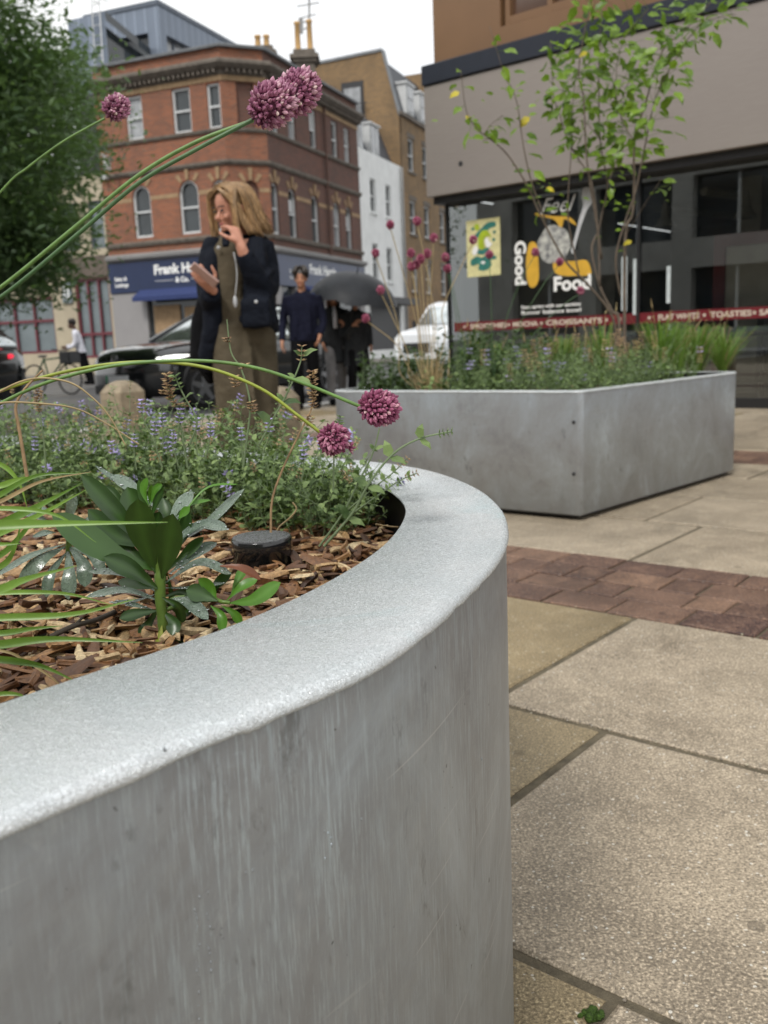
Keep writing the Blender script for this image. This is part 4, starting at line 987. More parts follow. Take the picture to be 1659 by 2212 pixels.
# twig
mb=MB(); pts=[G(110,1375,SZ+.015),G(160,1352,SZ+.024),G(205,1340,SZ+.02),G(248,1322,SZ+.014)]; mb.tube(crv(pts),.003,6); mb.tube([pts[1],G(178,1334,SZ+.03)],.0015,5)
tag(mb.build('twig',M_barkd,smooth=True,origin=pts[0]),'thin black twig lying on the bark chips behind the grass blades','twig')
# light cap
cp=MN(-.94,.853); c0=Vector((-.175,1.285,0))
LB=thing('garden_uplight','short black cylindrical light with a wet grey top, standing in the bark chips','light',(c0.x,c0.y,SZ))
mb=MB(); mb.lathe((c0.x,c0.y,SZ),[(.0415,-.03),(.0415,.026),(.0425,.027),(.0428,.0425),(.0415,.044)],40); mb.build('housing',pm('gloss_black_housing',(.012,.012,.013),.12,var=.1,spec=.7),LB,smooth=True)
t=NT('wet_grey_cap'); co=t.coords('Object'); n=t.noise(co,330,2,.5,1.2); t.fin(t.ramp(n.outputs[0],[(.35,(.05,.052,.056)),(.65,(.10,.105,.11))]),t.ramp(n.outputs[0],[(.4,(.15,)*3),(.6,(.5,)*3)]),0.,t.bump(n.outputs[0],.7,.002),.8)
mb=MB(); mb.lathe((c0.x,c0.y,SZ),[(.0412,.0438),(.0408,.0452),(.038,.0458),(.02,.0460),(.001,.0461)],40); mb.build('lid',t.m,LB)
# ---------------------------------------------------------------- leaves
def leaf(mb,pts,w,nrm,fold=.25,K=8,shape='obov',curl=0.):
    c=crv(pts,max(2,K//(len(pts)-1))); N=len(c)-1; nrm=Vector(nrm).normalized(); rows=[]
    for i,p in enumerate(c):
        u=i/N; t=(c[min(i+1,N)]-c[max(i-1,0)]).normalized(); s_=t.cross(nrm).normalized(); n_=s_.cross(t)
        if shape=='obov': h=(max(0,math.sin(PI*min(1,u**1.95)))**.62)*w*.5+ (.04*w if u<.3 else 0)
        elif shape=='ovate': h=max(0,math.sin(PI*u**.75))**.8*w*.5
        else: h=w*.5*min(1,(1-u)*3+.05)*min(1,.6+u)
        h=max(h,w*.02)
        rows.append([p-s_*h+n_*(h*fold+curl*h*h*9),p-s_*h*.55+n_*(h*fold*.4),p,p+s_*h*.55+n_*(h*fold*.4),p+s_*h+n_*(h*fold+curl*h*h*9)])
    mb.loft(rows,False)
    for i in range(len(rows)): mb.r[-5*(i+1)+2]=min(1,mb.rnd+.55)
def mleaf(mb,p,d,L,W,up):
    """small ovate leaf, 8 verts"""
    d=d.normalized(); s_=d.cross(up); 
    if s_.length<1e-4: s_=d.cross(Vector((1,0,0)))
    s_.normalize(); n_=s_.cross(d)
    a=p+d*(L*.3)-n_*L*.02; b=p+d*(L*.7)+n_*L*.01; t=p+d*L-n_*L*.12
    mb.add([p,a-s_*W*.5+n_*W*.12,b-s_*W*.36+n_*W*.1,t,b+s_*W*.36+n_*W*.1,a+s_*W*.5+n_*W*.12,a,b],[(0,6,1),(6,7,2,1),(7,3,2),(0,5,6),(6,5,4,7),(7,4,3)])
VD=Vector((0,-1,.25)).normalized()
# ---- main leafy plant in front of the rim
YB_=.955
def lp(x,y,d=0.): return Yp(x,y,YB_+d)
def big_leaf(mb,b,mid,t,w,d0=0.,dm=0.,d1=0.,nrm=None,fold=.3,rnd=None,shape='obov',curl=0.):
    mb.rnd=R_.random() if rnd is None else rnd
    leaf(mb,[lp(*b,d0),lp(*mid,dm),lp(*t,d1)],w*YB_/FP*.74,nrm or VD,fold,14,shape,curl)
base=lp(345,1405)
PL=thing('broad_leaved_shrub','young broad leaved shrub with upright dark green wet leaves beside the planter rim','shrub',(base.x,base.y,SZ))
mb=MB(); mb.sm=True; mb.tube(crv([lp(346,1420),lp(352,1350),lp(346,1290),lp(345,1235),lp(338,1180),lp(325,1110)]),[.0048]*8+[.0058]*16+[.0045]*9+[.003]*8,10)
for a,b in (((348,1310),(400,1290)),((348,1320),(470,1295)),((352,1330),(380,1375))): mb.tube(crv([lp(*a),lp((a[0]+b[0])/2,(a[1]+b[1])/2-6,.01),lp(*b,.01)]),.0024,7)
mb.tube(crv([lp(380,1400,.01),lp(388,1340,.01),lp(400,1300,.01)]),.003,7)
mb.tube(crv([lp(470,1296,.01),lp(480,1300,.0),lp(497,1302,0)]),.0022,7)
mb.build('stem',pm('green_shrub_stem',(.10,.17,.03),.45,var=.3,scale=50),PL)
mb=MB(); mb.sm=True
U=Vector((0,0,1)); NV=(0,-.9,.45)
F_=big_leaf
F_(mb,(338,1205),(262,1120),(176,1024),58,0,-.01,-.02,(.3,-.9,.35))
F_(mb,(332,1190),(300,1120),(275,1052),76,.01,.015,.02,(.1,-1,.5))
F_(mb,(338,1240),(310,1160),(298,1078),88,0,-.015,-.03,(.1,-1,.1),.2)
F_(mb,(350,1250),(362,1190),(374,1110),84,-.005,-.02,-.035,(-.1,-1,.0),.22)
F_(mb,(335,1232),(230,1190),(112,1110),88,0,-.02,-.03,(.2,-.8,.6),.2)
F_(mb,(342,1272),(290,1235),(224,1203),60,-.005,-.02,-.03,(.2,-.9,.5))
F_(mb,(322,1130),(312,1085),(300,1036),26,.01,.01,.01,NV); F_(mb,(326,1120),(338,1085),(352,1050),24,0,0,0,NV)
F_(mb,(345,1318),(300,1325),(258,1336),36,0,-.01,-.02,(0,-.9,.4)); F_(mb,(352,1320),(375,1345),(372,1372),44,0,-.012,-.02,(0,-1,.2))
F_(mb,(330,1175),(335,1140),(345,1105),40,.02,.02,.02,(0,-1,.2)); F_(mb,(360,1262),(345,1230),(318,1180),40,.01,.0,.0,NV)
F_(mb,(470,1298),(435,1285),(402,1275),56,.0,0,-.005,(.2,-.9,.5),.25)
F_(mb,(352,1290),(395,1280),(430,1300),30,.02,.03,.03,NV); F_(mb,(362,1240),(372,1290),(368,1310),26,.02,.03,.03,NV)
F_(mb,(380,1380),(420,1400),(432,1370),40,.03,.04,.04,(0,-1,.2))
F_(mb,(340,1180),(255,1160),(190,1100),64,.02,.02,.02,(.2,-.8,.6),.2); F_(mb,(345,1210),(390,1160),(400,1095),60,.02,.03,.04,(-.2,-.9,.4),.2)
F_(mb,(345,1290),(395,1325),(415,1300),30,.01,.02,.02,(0,-.9,.4)); F_(mb,(350,1300),(320,1350),(300,1372),34,.02,.02,.01,(0,-.9,.4)); F_(mb,(455,1290),(470,1262),(500,1236),34,.02,.03,.03,NV)
for b,m_,t_,w_,d in (((345,1235),(290,1200),(235,1150),44,.02),((350,1225),(330,1160),(325,1100),40,.03),((352,1240),(400,1200),(440,1160),42,.03),((345,1270),(300,1265),(255,1255),38,.01),((350,1290),(385,1310),(395,1345),34,-.01),((340,1200),(260,1090),(225,1050),40,.04),((348,1200),(360,1130),(352,1075),44,.045)):
    F_(mb,b,m_,t_,w_,d,d,d+.01,(R_.uniform(-.3,.3),-.8,R_.uniform(.2,.7)),.25)
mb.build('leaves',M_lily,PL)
mb=MB(); mb.sm=True
UP=(0,-.45,1)
F_(mb,(352,1165),(385,1110),(414,1060),66,.01,.04,.06,(-.5,-.8,.55),.2); F_(mb,(355,1190),(430,1135),(490,1145),56,.0,.03,.0,UP,.15)
F_(mb,(360,1185),(450,1130),(528,1056),44,.02,.05,.06,(-.3,-.6,.9),.2); F_(mb,(340,1100),(290,1060),(243,1026),46,.02,.05,.07,(.3,-.7,.7))
F_(mb,(350,1300),(270,1275),(186,1290),44,0,-.005,-.03,(0,-.35,1),.1); F_(mb,(350,1285),(270,1240),(190,1235),40,.02,.03,.02,(0,-.35,1),.1)
F_(mb,(366,1240),(420,1200),(468,1172),50,.01,.03,.05,(-.4,-.8,.6)); F_(mb,(355,1298),(405,1300),(450,1338),44,.0,-.005,-.02,(.2,-.7,.8),.1)
F_(mb,(352,1262),(430,1215),(500,1240),44,.0,.01,.02,(0,-.5,1),.1); F_(mb,(350,1270),(420,1270),(485,1260),24,.02,.03,.02,UP)
F_(mb,(320,1135),(285,1130),(250,1080),50,.03,.05,.07,UP); F_(mb,(345,1280),(290,1300),(240,1302),24,.03,.04,.05,UP)
F_(mb,(350,1140),(290,1070),(205,1005),22,.03,.05,.08,UP); F_(mb,(340,1320),(300,1310),(270,1305),22,.01,.0,.0,UP)
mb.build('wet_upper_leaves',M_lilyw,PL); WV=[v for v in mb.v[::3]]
dr=MB()
for i in range(260): v=R_.choice(WV)+Vector((R_.gauss(0,.001),R_.gauss(0,.001),.0006)); q=R_.uniform(.0005,.0014); dr.ell(v,(q,q,q*.6),6,4)
tag(dr.build('rain_drops',pm('water_drop',(.45,.48,.48),.04,spec=1.),PL,smooth=True),kind='stuff')
mb=MB(); mb.sm=True
F_(mb,(495,1303),(550,1295),(606,1258),50,0,-.01,-.01,(-.2,-.8,.6),.18); F_(mb,(490,1297),(520,1270),(556,1252),36,0,-.005,0,(-.3,-.7,.7))
F_(mb,(320,1090),(310,1060),(318,1032),24,0,0,0,NV); F_(mb,(325,1090),(335,1060),(350,1046),22,0,0,0,NV); F_(mb,(322,1092),(325,1065),(330,1048),18,.01,.01,0,NV)
F_(mb,(345,1180),(395,1100),(455,1080),26,.03,.05,.06,UP); F_(mb,(385,1120),(395,1110),(410,1095),26,0,0,0,NV)
F_(mb,(455,1308),(478,1330),(480,1364),32,0,-.01,-.015,(0,-1,.3)); F_(mb,(478,1308),(505,1325),(521,1348),28,0,0,0,NV); F_(mb,(468,1296),(455,1270),(428,1250),34,.01,.01,0,NV)
F_(mb,(362,1160),(440,1060),(515,1046),12,.02,.04,.05,UP,.6); F_(mb,(500,1280),(515,1250),(530,1225),30,.03,.04,.05,NV)
mb.build('young_bright_leaves',M_lilyb,PL)
mb=MB(); mb.sm=True; F_(mb,(350,1348),(345,1385),(336,1412),30,-.005,-.012,-.016,(0,-1,.2),.3,.0); mb.build('yellowing_leaf',pm('yellowing_leaf',(.22,.25,.03),.5,var=.5,scale=40),PL)
mb=MB(); mb.sm=True; F_(mb,(470,1222),(520,1228),(563,1252),34,.02,.015,.02,(0,-.6,.9),.35,.8); mb.build('withered_leaf',M_lilyr,PL)
# ---- second leafy plant further left and behind
YB2=1.16
bq=Yp(140,1310,YB2)
P2L=thing('broad_leaved_shrub','small drooping shrub with grey sky sheen on its leaves, half hidden behind the bright grass blades','shrub',(bq.x,bq.y,SZ))
sv=YB_; YB_=YB2
mb=MB(); mb.tube(crv([lp(140,1318),lp(146,1240),lp(150,1150)]),.004,7); mb.build('stem',MATS['green_shrub_stem'],P2L,smooth=True)
mb=MB(); mb.sm=True
for b,m_,t_,w_,nn in (((140,1175),(70,1200),(-10,1245),36,UP),((142,1180),(90,1210),(40,1262),44,(.3,-.8,.6)),((146,1185),(150,1240),(148,1295),46,(0,-1,.3)),((148,1180),(180,1220),(184,1268),48,(0,-1,.4)),((145,1165),(90,1120),(20,1100),36,UP),((145,1165),(110,1110),(60,1095),30,UP),((150,1160),(190,1120),(240,1130),40,UP),((148,1150),(150,1110),(165,1070),36,NV),((146,1180),(200,1200),(225,1240),34,(0,-.7,.7)),((146,1190),(110,1240),(100,1290),36,NV),((148,1160),(110,1150),(70,1160),30,UP),((150,1160),(180,1150),(215,1160),34,UP)):
    F_(mb,b,m_,t_,w_,0,-.03,-.04,nn,.15)
mb.build('leaves',M_lilyw,P2L)
YB_=sv
# ---- catmint ground cover
def stem_leaves(mb,pts,r,L0,L1,step,leafm_=0,stemm=1,leaf_from=.1):
    c=crv(pts,6); mb.cm=stemm; mb.tube(c,[r*(1-.6*i/len(c)) for i in range(len(c))],4,False)
    mb.cm=leafm_; acc=0;k=0; T=sum((b-a).length for a,b in zip(c[:-1],c[1:])); s=0
    for a,b in zip(c[:-1],c[1:]):
        s+=(b-a).length; acc+=(b-a).length
        if acc>step and s/T>leaf_from:
            acc=0;k+=1; d=(b-a).normalized(); ax=d.cross(Vector((0,0,1)))
            if ax.length<.05: ax=Vector((1,0,0))
            ax.normalize(); o=d.cross(ax); q=ax if k%2 else o; a_=R_.uniform(-.5,.5); q=(q+ (ax if not k%2 else o)*a_).normalized()
            L=lerp(L0,L1,s/T)*R_.uniform(.75,1.2)
            for sg in (-1,1):
                mb.rnd=R_.random(); dd=(q*sg+d*R_.uniform(.1,.6)+Vector((0,0,R_.uniform(-.25,.15)))); mleaf(mb,b,dd,L,L*R_.uniform(.6,.8),(Vector((0,0,1))-dd*.2+Vector((R_.gauss(0,.3),R_.gauss(0,.3),0))))
                if R_.random()<.5: mb.rnd=R_.random(); mleaf(mb,b+d*.003,(dd+d*.9),L*.45,L*.3,Vector((0,0,1)))
    return c
def whorl(mb,p,d,n,r,cm,sz):
    mb.cm=cm
    for i in range(n):
        a=2*PI*i/n+R_.random(); ax=d.orthogonal().normalized(); o=d.cross(ax); q=(ax*math.cos(a)+o*math.sin(a)); mb.rnd=R_.random()
        e=p+q*r+d*R_.uniform(-.3,.3)*r; dd=(q+d*.4).normalized(); s_=dd.cross(d).normalized()*sz*.35
        mb.add([p+q*r*.2,e-s_,e+dd*sz,e+s_,e+d*sz*.3],[(0,1,4),(0,4,3),(1,2,4),(4,2,3)])
mb=MB(); MINTM=[M_mint,M_mstem,M_purple,M_seed]
def mint_ok(m,n):
    if not (-3.12<m<-.98 and n<1.27): return False
    lo=.95 if m<-1.3 else lerp(.95,1.03,(m+1.3)/.3)
    if m<-2.0: lo=.75
    return n>lo and inpoly((m,n),im)
k=0
while k<1250:
    m,n=R_.uniform(-3.1,-.97),R_.uniform(.7,1.275)
    if not mint_ok(m,n): continue
    if m<-2.1 and R_.random()<.3: continue
    k+=1; h=R_.uniform(.09,.185)+(R_.random()<.12)*R_.uniform(.0,.05)
    if n<1.03: h*=.75
    if n>1.1 and m<-1.3: h*=1.12
    if m>-1.12: h*=.85
    b=MN(m,n,SZ); l=Vector((R_.gauss(0,.045),R_.gauss(-.01,.04),0)); top=b+l+Vector((0,0,h)); mid=b+l*.35+Vector((R_.gauss(0,.006),R_.gauss(0,.006),h*.55))
    far=b.y>1.9
    c=stem_leaves(mb,[b,mid,top],.0011,.022,.011,.014 if not far else .019)
    q=R_.random(); d=(c[-1]-c[-3]).normalized()
    if q<.06:
        for j in range(R_.choice((2,3,4))): whorl(mb,c[-1]-d*.009*j,d,5,.0045,2,.006)
    elif q<.3:
        for j in range(3): whorl(mb,c[-1]-d*.007*j,d,5,.003,3,.004)
# low creeping runners that spill over the far and right rim
for k in range(46):
    m,n=R_.uniform(-1.25,-.99),R_.uniform(1.05,1.27)
    if not inpoly((m,n),im): continue
    b=MN(m,n,SZ); dr=(E1*R_.uniform(.3,1)+E2*R_.uniform(-.7,.5)).normalized(); Lr=R_.uniform(.05,.13)
    stem_leaves(mb,[b,b+dr*Lr*.5+Vector((0,0,R_.uniform(.04,.09))),b+dr*Lr+Vector((0,0,R_.uniform(.03,.10)))],.0011,.016,.008,.012)
o=mb.build('catmint_ground_cover',MINTM); tag(o,'dense low catmint with small grey green leaves and lilac flowers filling the planter',kind='stuff')
# ---- single sprigs standing out of it
def sprig(pts,Y,label,leafy=1.,tips='seed',r=.0016,L0=.022,L1=.011,step=.03,group=None,mats=None,seeds=()):
    mb=MB(); P=[Yp(x,y,Y+(d[0] if d else 0)) for x,y,*d in pts]
    c=crv(P,6); mb.cm=1; mb.sm=True; mb.tube(c,[r*(1-.45*i/len(c)) for i in range(len(c))],6,False); mb.sm=False
    if leafy:
        acc=0;k=0
        for a,b in zip(c[:-1],c[1:]):
            acc+=(b-a).length
            if acc>step:
                acc=0;k+=1; d=(b-a).normalized(); ax=d.cross(Vector((0,1,0))).normalized(); mb.cm=0
                for sg in (-1,1):
                    mb.rnd=R_.random(); dd=ax*sg+d*R_.uniform(.2,.8)+Vector((0,R_.uniform(-.4,.2),R_.uniform(-.3,.2))); L=lerp(L0,L1,R_.random())*leafy; mleaf(mb,b,dd,L,L*.65,Vector((0,-.5,1)))
    d=(c[-1]-c[-4]).normalized()
    if tips: 
        for j in range(4): whorl(mb,c[-1]-d*.006*j,d,5,.003,{'seed':3,'purple':2,'leaf':0}[tips],.005)
    for (x,y,L,w) in seeds:   # a seed spike from (x,y) running L px down with w px radius
        p=Yp(x,y,Y); s=Y/FP; nseg=max(2,int(L*s/.004))
        for j in range(nseg):
            u=j/(nseg-1); rr_=w*s*(.45+.55*math.sin(PI*min(1,u*1.1+.1)))*R_.uniform(.75,1.2)
            if w>7 and (j%5==4): rr_*=.45
            whorl(mb,p+Vector((R_.gauss(0,.0007),0,-j*.004)),Vector((R_.gauss(0,.2),0,1)).normalized(),8,rr_*.8,3,.0055)
    o=mb.build('catmint_sprig',mats or MINTM,origin=c[0]); return tag(o,label,'sprig',group)
sprig([(405,1010),(395,950),(385,890),(368,850)],1.3,'catmint sprig with a fat dry brown seed head in front of the dark car',.6,seeds=((362,808,62,13),(383,868,18,11),(352,845,14,9),(401,872,14,8)))
sprig([(585,1150),(588,1080),(612,1010),(650,930),(672,885),(676,850)],1.25,'tall dry brown stem topped by a ragged brown seed spike before the dark trousered man',0,tips=None,mats=[M_mint,M_seed,M_purple,M_seed],seeds=((673,803,86,12),(668,900,28,9),(645,902,16,9)),r=.0018)
sprig([(525,1010),(535,935),(540,870),(522,800),(499,760),(490,690)],1.2,'tall thin green catmint stem with dry bracts in front of the standing woman',.0,tips=None,seeds=((491,732,14,8),(508,815,30,8),(527,788,16,8),(545,870,30,8)))
sprig([(560,960),(590,905),(620,850),(648,785),(652,748)],1.2,'thick slanting green catmint stem with leaf pairs between the woman and the man',1.,tips='seed',step=.028,L0=.026)
sprig([(700,1180),(760,1110),(800,1040),(850,980),(905,948),(975,932)],1.32,'long leafy stem arching right over the planter rim towards the far planter',1.0,tips='leaf',r=.0024,step=.05,L0=.03,L1=.02)
sprig([(690,1180),(740,1110),(775,1040),(805,980),(820,925)],1.33,'upright green stalk rising beside the arching leafy stem under the large pink flower head',.8,tips=None,r=.002,step=.05)
sprig([(760,1110),(810,1075),(860,1040),(900,1022)],1.4,'short leafy shoot lying over the planter rim',.7,tips='seed',step=.015)
sprig([(730,1120),(800,1060),(850,1020),(880,990)],1.45,'short shoot curling up over the far side of the rim',.7,tips='seed',step=.02)
sprig([(720,1060),(722,980),(728,935),(735,900)],1.3,'slender green shoot in front of the smaller pink flower head',.5,tips='leaf',step=.02)
sprig([(350,1010),(335,960),(310,905),(305,865)],1.45,'short catmint shoot with lilac buds beside the concrete bollard',.6,tips='purple',step=.02)
sprig([(100,1020),(92,930),(78,860)],1.5,'faint dry brown catmint shoot at the left edge of the planting',.2,tips='seed',seeds=((80,835,60,6),))
sprig([(410,960),(425,910),(400,860),(385,830),(378,812)],1.25,'curling green stem crossing the front wheel of the black car',.7,tips='leaf',step=.03)
for (x,y,Y) in ((335,912,1.35),(375,930,1.35),(350,895,1.4),(580,905,1.3),(390,885,1.3),(655,965,1.35),(455,915,1.4),(290,940,1.45),(240,955,1.5),(690,945,1.45),(520,925,1.45),(425,905,1.45)):
    sprig([(x+R_.uniform(-14,14),y+75),(x+R_.uniform(-4,4),y+35),(x,y)],Y,'short catmint spike with lilac flowers above the leafy mass',.5,tips='purple',step=.015,r=.0012,group='lilac catmint spikes above the leaves')
# dry curled stalk by the light
mb=MB(); mb.tube(crv([Yp(592,1165,1.32),Yp(602,1140,1.32),Yp(625,1120,1.3),Yp(640,1100,1.3),Yp(632,1085,1.3)]),.0013,5)
tag(mb.build('dry_grass_stalk',M_straw,smooth=True,origin=Yp(592,1165,1.32)),'short curled dry stalk standing behind the black garden light','grass stalk')
# ---- alliums
def allium(pts,Y,head,rad3,label,stemm=None,r=.0022,tilt=None,nfl=420,dist=False,group=None,name='allium',ext=None,fm=None):
    """pts px polyline to the base of the head; head=(x,y) centre px"""
    P=[Yp(x,y,Y+(d[0] if d else 0)) for x,y,*d in pts]
    t=thing(name,label,'flower',P[0],group)
    mb=MB(); c=crv(P,8 if not dist else 4); mb.tube(c,r,8 if not dist else 5,False); mb.build('stem',stemm or M_gstem,t,smooth=True)
    hc=Yp(head[0],head[1],Y+(pts[-1][2] if len(pts[-1])>2 else 0)); ax=(hc-c[-1]); ax=ax.normalized() if ax.length>1e-5 else Vector((0,0,1))
    if tilt is not None: ax=Vector(tilt).normalized()
    q=ax.to_track_quat('Z','Y').to_matrix(); mb=MB(); mb.rnd=.0; mb.ell(hc,tuple(x*.72 for x in rad3),10,8,q)
    n=nfl; 
    for i in range(n):
        z=1-2*(i+.5)/n; a=i*2.399963; s_=math.sqrt(1-z*z); d=Vector((math.cos(a)*s_,math.sin(a)*s_,z)); d=(d+Vector((R_.gauss(0,.07),R_.gauss(0,.07),R_.gauss(0,.07)))).normalized(); kk_=R_.choice((1,1,1,1.05,.93,.96,1.10)) if not dist else 1
        p=hc+q@Vector((d.x*rad3[0]*.82,d.y*rad3[1]*.82,d.z*rad3[2]*.82))*kk_; out=(q@Vector((d.x/rad3[0],d.y/rad3[1],d.z/rad3[2])).normalized()+ax*.45).normalized()
        L=(.0062 if not dist else .009)*R_.uniform(.65,1.35); W=L*R_.uniform(.30,.46); mb.rnd=min(1,max(0,R_.gauss(.45,.22)))
        if z<-.75 or R_.random()<.12: mb.rnd*=.5
        m3=out.to_track_quat('Z','Y').to_matrix()
        ring=[[p+m3@Vector((math.cos(2*PI*j/5)*w_*W,math.sin(2*PI*j/5)*w_*W,zz*L)) for j in range(5)] for w_,zz in ((.35,-.5),(1,.05),(.75,.4),(.12,.75))]
        mb.loft(ring,True,False,True)
    mb.build('flower_head',fm or (M_alliumf if dist else M_allium),t)
    return t
allium([(-230,1180),(-190,760),(0,643),(163,510),(300,395),(420,325),(545,259)],1.08,(589,225),(.0245,.0245,.0285),'long green allium stalk with a large pink head, left half of the touching pair',nfl=400,fm=M_alliump,tilt=(.75,0,.45),r=.0024,stemm=M_gstem2)
allium([(-215,1180),(-170,740),(0,622),(160,492),(300,378),(425,306),(560,255),(600,232)],1.12,(641,200),(.0245,.0245,.030),'long green allium stalk with a pale tipped pink head, right half of the touching pair',nfl=400,fm=M_alliump,tilt=(.8,0,.5),r=.0024,stemm=M_gstem)
allium([(-300,1150),(-180,640),(0,416),(60,362),(130,310),(190,275),(226,256)],1.45,(252,232),(.0185,.0185,.020),'thin allium stalk with a small pink head in front of the upper brick windows',nfl=240,fm=M_alliump,tilt=(.6,0,.6),r=.0017)
allium([(-200,1160),(-120,940),(0,872),(108,824),(252,789),(414,779),(540,792),(650,826),(778,878)],1.10,(820,881),(.0220,.0220,.0255),'arching green allium stalk with a large dusky pink head in front of the far planter',nfl=330,tilt=(.8,0,-.15),r=.0021)
allium([(-220,1150),(-120,905),(0,845),(150,801),(300,782),(440,793),(560,838),(640,895),(697,938)],1.16,(722,948),(.020,.020,.0195),'arching yellow green allium stalk with the smaller drooping pink head over the leaves',nfl=250,tilt=(.6,0,-.6),r=.0021,stemm=M_ystem)
# loose reflexed florets
mb=MB(); p=Yp(752,966,1.16)
for i in range(9): mb.rnd=R_.uniform(.3,.8); d=Vector((R_.uniform(.2,1),R_.gauss(0,.4),R_.gauss(-.2,.4))).normalized(); mb.tube([p,p+d*.006,p+d*.011],[.0005,.0017,.0003],5)
for i in range(9):
    d=Vector((R_.uniform(-.3,1),R_.gauss(0,.4),R_.gauss(-.8,.3))).normalized(); p2=Yp(835,922,1.10); mb.rnd=R_.uniform(.3,.8); mb.tube([p2,p2+d*.005,p2+d*.009],[.0005,.0015,.0003],5) if 0 else None
tag(mb.build('loose_florets',M_allium,origin=p),'loose pink florets hanging from the right of the drooping flower head','flower')
# ---- dry arching stems
def dry(pts,Y,label,mat=None,r=.0016,name='arching_grass_stalk',taper=.5):
    P=[Yp(x,y,Y+(d[0] if d else 0)) for x,y,*d in pts]; mb=MB(); c=crv(P,8); mb.tube(c,[r*(1-taper*i/len(c)) for i in range(len(c))],6,False); return tag(mb.build(name,mat or M_straw,smooth=True,origin=c[0]),label,'grass stalk')
dry([(-160,1150),(-80,905),(0,846),(72,818),(150,826),(205,864),(240,905),(270,960)],1.05,'tan dry stem arching down in front of the bicycle')
dry([(60,1040),(42,930),(34,880),(48,848),(70,822),(92,800)],1.1,'pinkish dry upright stem crossing the green arcs at the left edge',M_seed,.0022)
dry([(-150,1150),(-60,900),(0,871),(90,872),(165,883),(230,915),(300,960)],1.08,'low green stem turning tan, arching towards the concrete bollard',M_straw)
# ---- grass tuft at left
gb=Yp(-150,1330,.86)
GT=thing('ornamental_grass','tuft of bright green grass blades arching in from the left over the bark chips','grass',(gb.x,gb.y,SZ))
def blade(mb,pts,Y,w,rnd=None,nrm=(0,-1,.25)):
    P=[Yp(-150+R_.uniform(-25,15),1400,Y)]+[Yp(x,y,Y+(d[0] if d else 0)) for x,y,*d in pts]
    c=crv(P,7); N=len(c)-1; rows=[]; nrm=Vector(nrm).normalized(); mb.rnd=R_.random() if rnd is None else rnd; W=w*1.5*Y/FP
    for i,p in enumerate(c):
        u=i/N; t=(c[min(i+1,N)]-c[max(i-1,0)]).normalized(); s_=t.cross(nrm).normalized(); n_=s_.cross(t); h=W*.5*min(1,(1-u)*2.4+.06)
        rows.append([p-s_*h+n_*h*.5,p,p+s_*h+n_*h*.5])
    mb.loft(rows,False)
mb=MB(); mb.sm=True
for pts,Y,w in (([(-60,1150),(-20,1136),(120,1131),(362,1128)],.74,15),([(-90,1180),(0,1134),(90,1090),(176,1044)],.85,12),([(-90,1190),(0,1152),(90,1110),(186,1058)],.88,10),([(-60,1110),(0,1098),(120,1112),(208,1172)],.8,7),
    ([(-90,1300),(0,1274),(60,1250),(166,1222)],.72,13),([(-80,1300),(0,1281),(140,1282),(245,1308)],.8,7),([(-80,1345),(0,1334),(160,1326),(294,1294)],.76,11),([(-90,1400),(0,1392),(120,1380),(308,1388)],.76,13),([(-70,1420),(0,1424),(88,1438),(168,1474)],.78,11),
    ([(-70,1100),(-10,1075),(80,1028),(195,1022)],.9,8),([(-80,1180),(0,1176),(48,1174)],.8,7),([(-80,1370),(0,1368),(70,1358),(135,1352)],.8,9),([(-80,1215),(0,1200),(60,1140),(100,1080)],.95,9),([(-60,1060),(0,1050),(40,1036),(70,1030)],.92,9),
    ([(-80,1250),(0,1225),(30,1190),(48,1120)],.9,9),([(-90,1520),(-10,1500),(40,1500),(65,1515)],.75,7),([(-70,1000),(0,1003),(40,1040),(60,1100)],.95,7)):
    blade(mb,pts,Y,w)
mb.build('blades',M_grass,GT)
mb=MB(); mb.sm=True
blade(mb,[(-60,1100),(0,1084),(90,1040),(198,1019)],.87,6); blade(mb,[(0,1405),(60,1430),(120,1470),(150,1505)],.8,4)
mb.build('dry_blades',M_straw,GT)

NK[0]=1.

mb=MB()
for nn in (.94,1.645,2.395,3.01,.235):
    for i in range(46):
        m=R_.uniform(-1.3,.9); q=MN(m,nn+R_.gauss(0,.006),.0); w_=R_.uniform(.0012,.0035); mb.rnd=R_.random(); mb.ell(q,(w_,w_*R_.uniform(.6,1.2),w_*.6),6,4)
for i in range(60): q=MN(R_.uniform(-1.2,1.),R_.uniform(.3,3.),.002); w_=R_.uniform(.001,.0025); mb.rnd=R_.random(); mb.ell(q,(w_,w_,w_*.6),5,4)
tag(mb.build('grit',pm('pale_grit',(.33,.29,.22),.8,rnd=.6,var=.3,scale=300)),kind='stuff')
# ================================================================ planting in the far planter
FM=lambda m,n,z=.505: MN(m,n,z)
def fok(m,n): return inpoly((m,n),fim)
def tuft(mb,p,n,h,spread,w,rndr=(0,1),droop=.35):
    for i in range(n):
        a=R_.uniform(0,2*PI); s_=spread*R_.uniform(.2,1); hh=h*R_.uniform(.55,1.1); d=Vector((math.cos(a),math.sin(a),0)); mb.rnd=R_.uniform(*rndr)
        b=p+d*R_.uniform(0,.03); c=[b,b+d*s_*.35+Vector((0,0,hh*.6)),b+d*s_*.75+Vector((0,0,hh*.95)),b+d*s_*1.2+Vector((0,0,hh*(1-droop*.3)))]
        sd=d.cross(Vector((0,0,1)))*w
        mb.add([c[0]-sd,c[0]+sd,c[1]+sd,c[1]-sd,c[2]+sd*.7,c[2]-sd*.7,c[3]],[(0,1,2,3),(3,2,4,5),(5,4,6)])
def px2mn(x,y,z=.5):
    g=G(x,y,z); return g.x*E1.x+g.y*E1.y,g.x*E2.x+g.y*E2.y
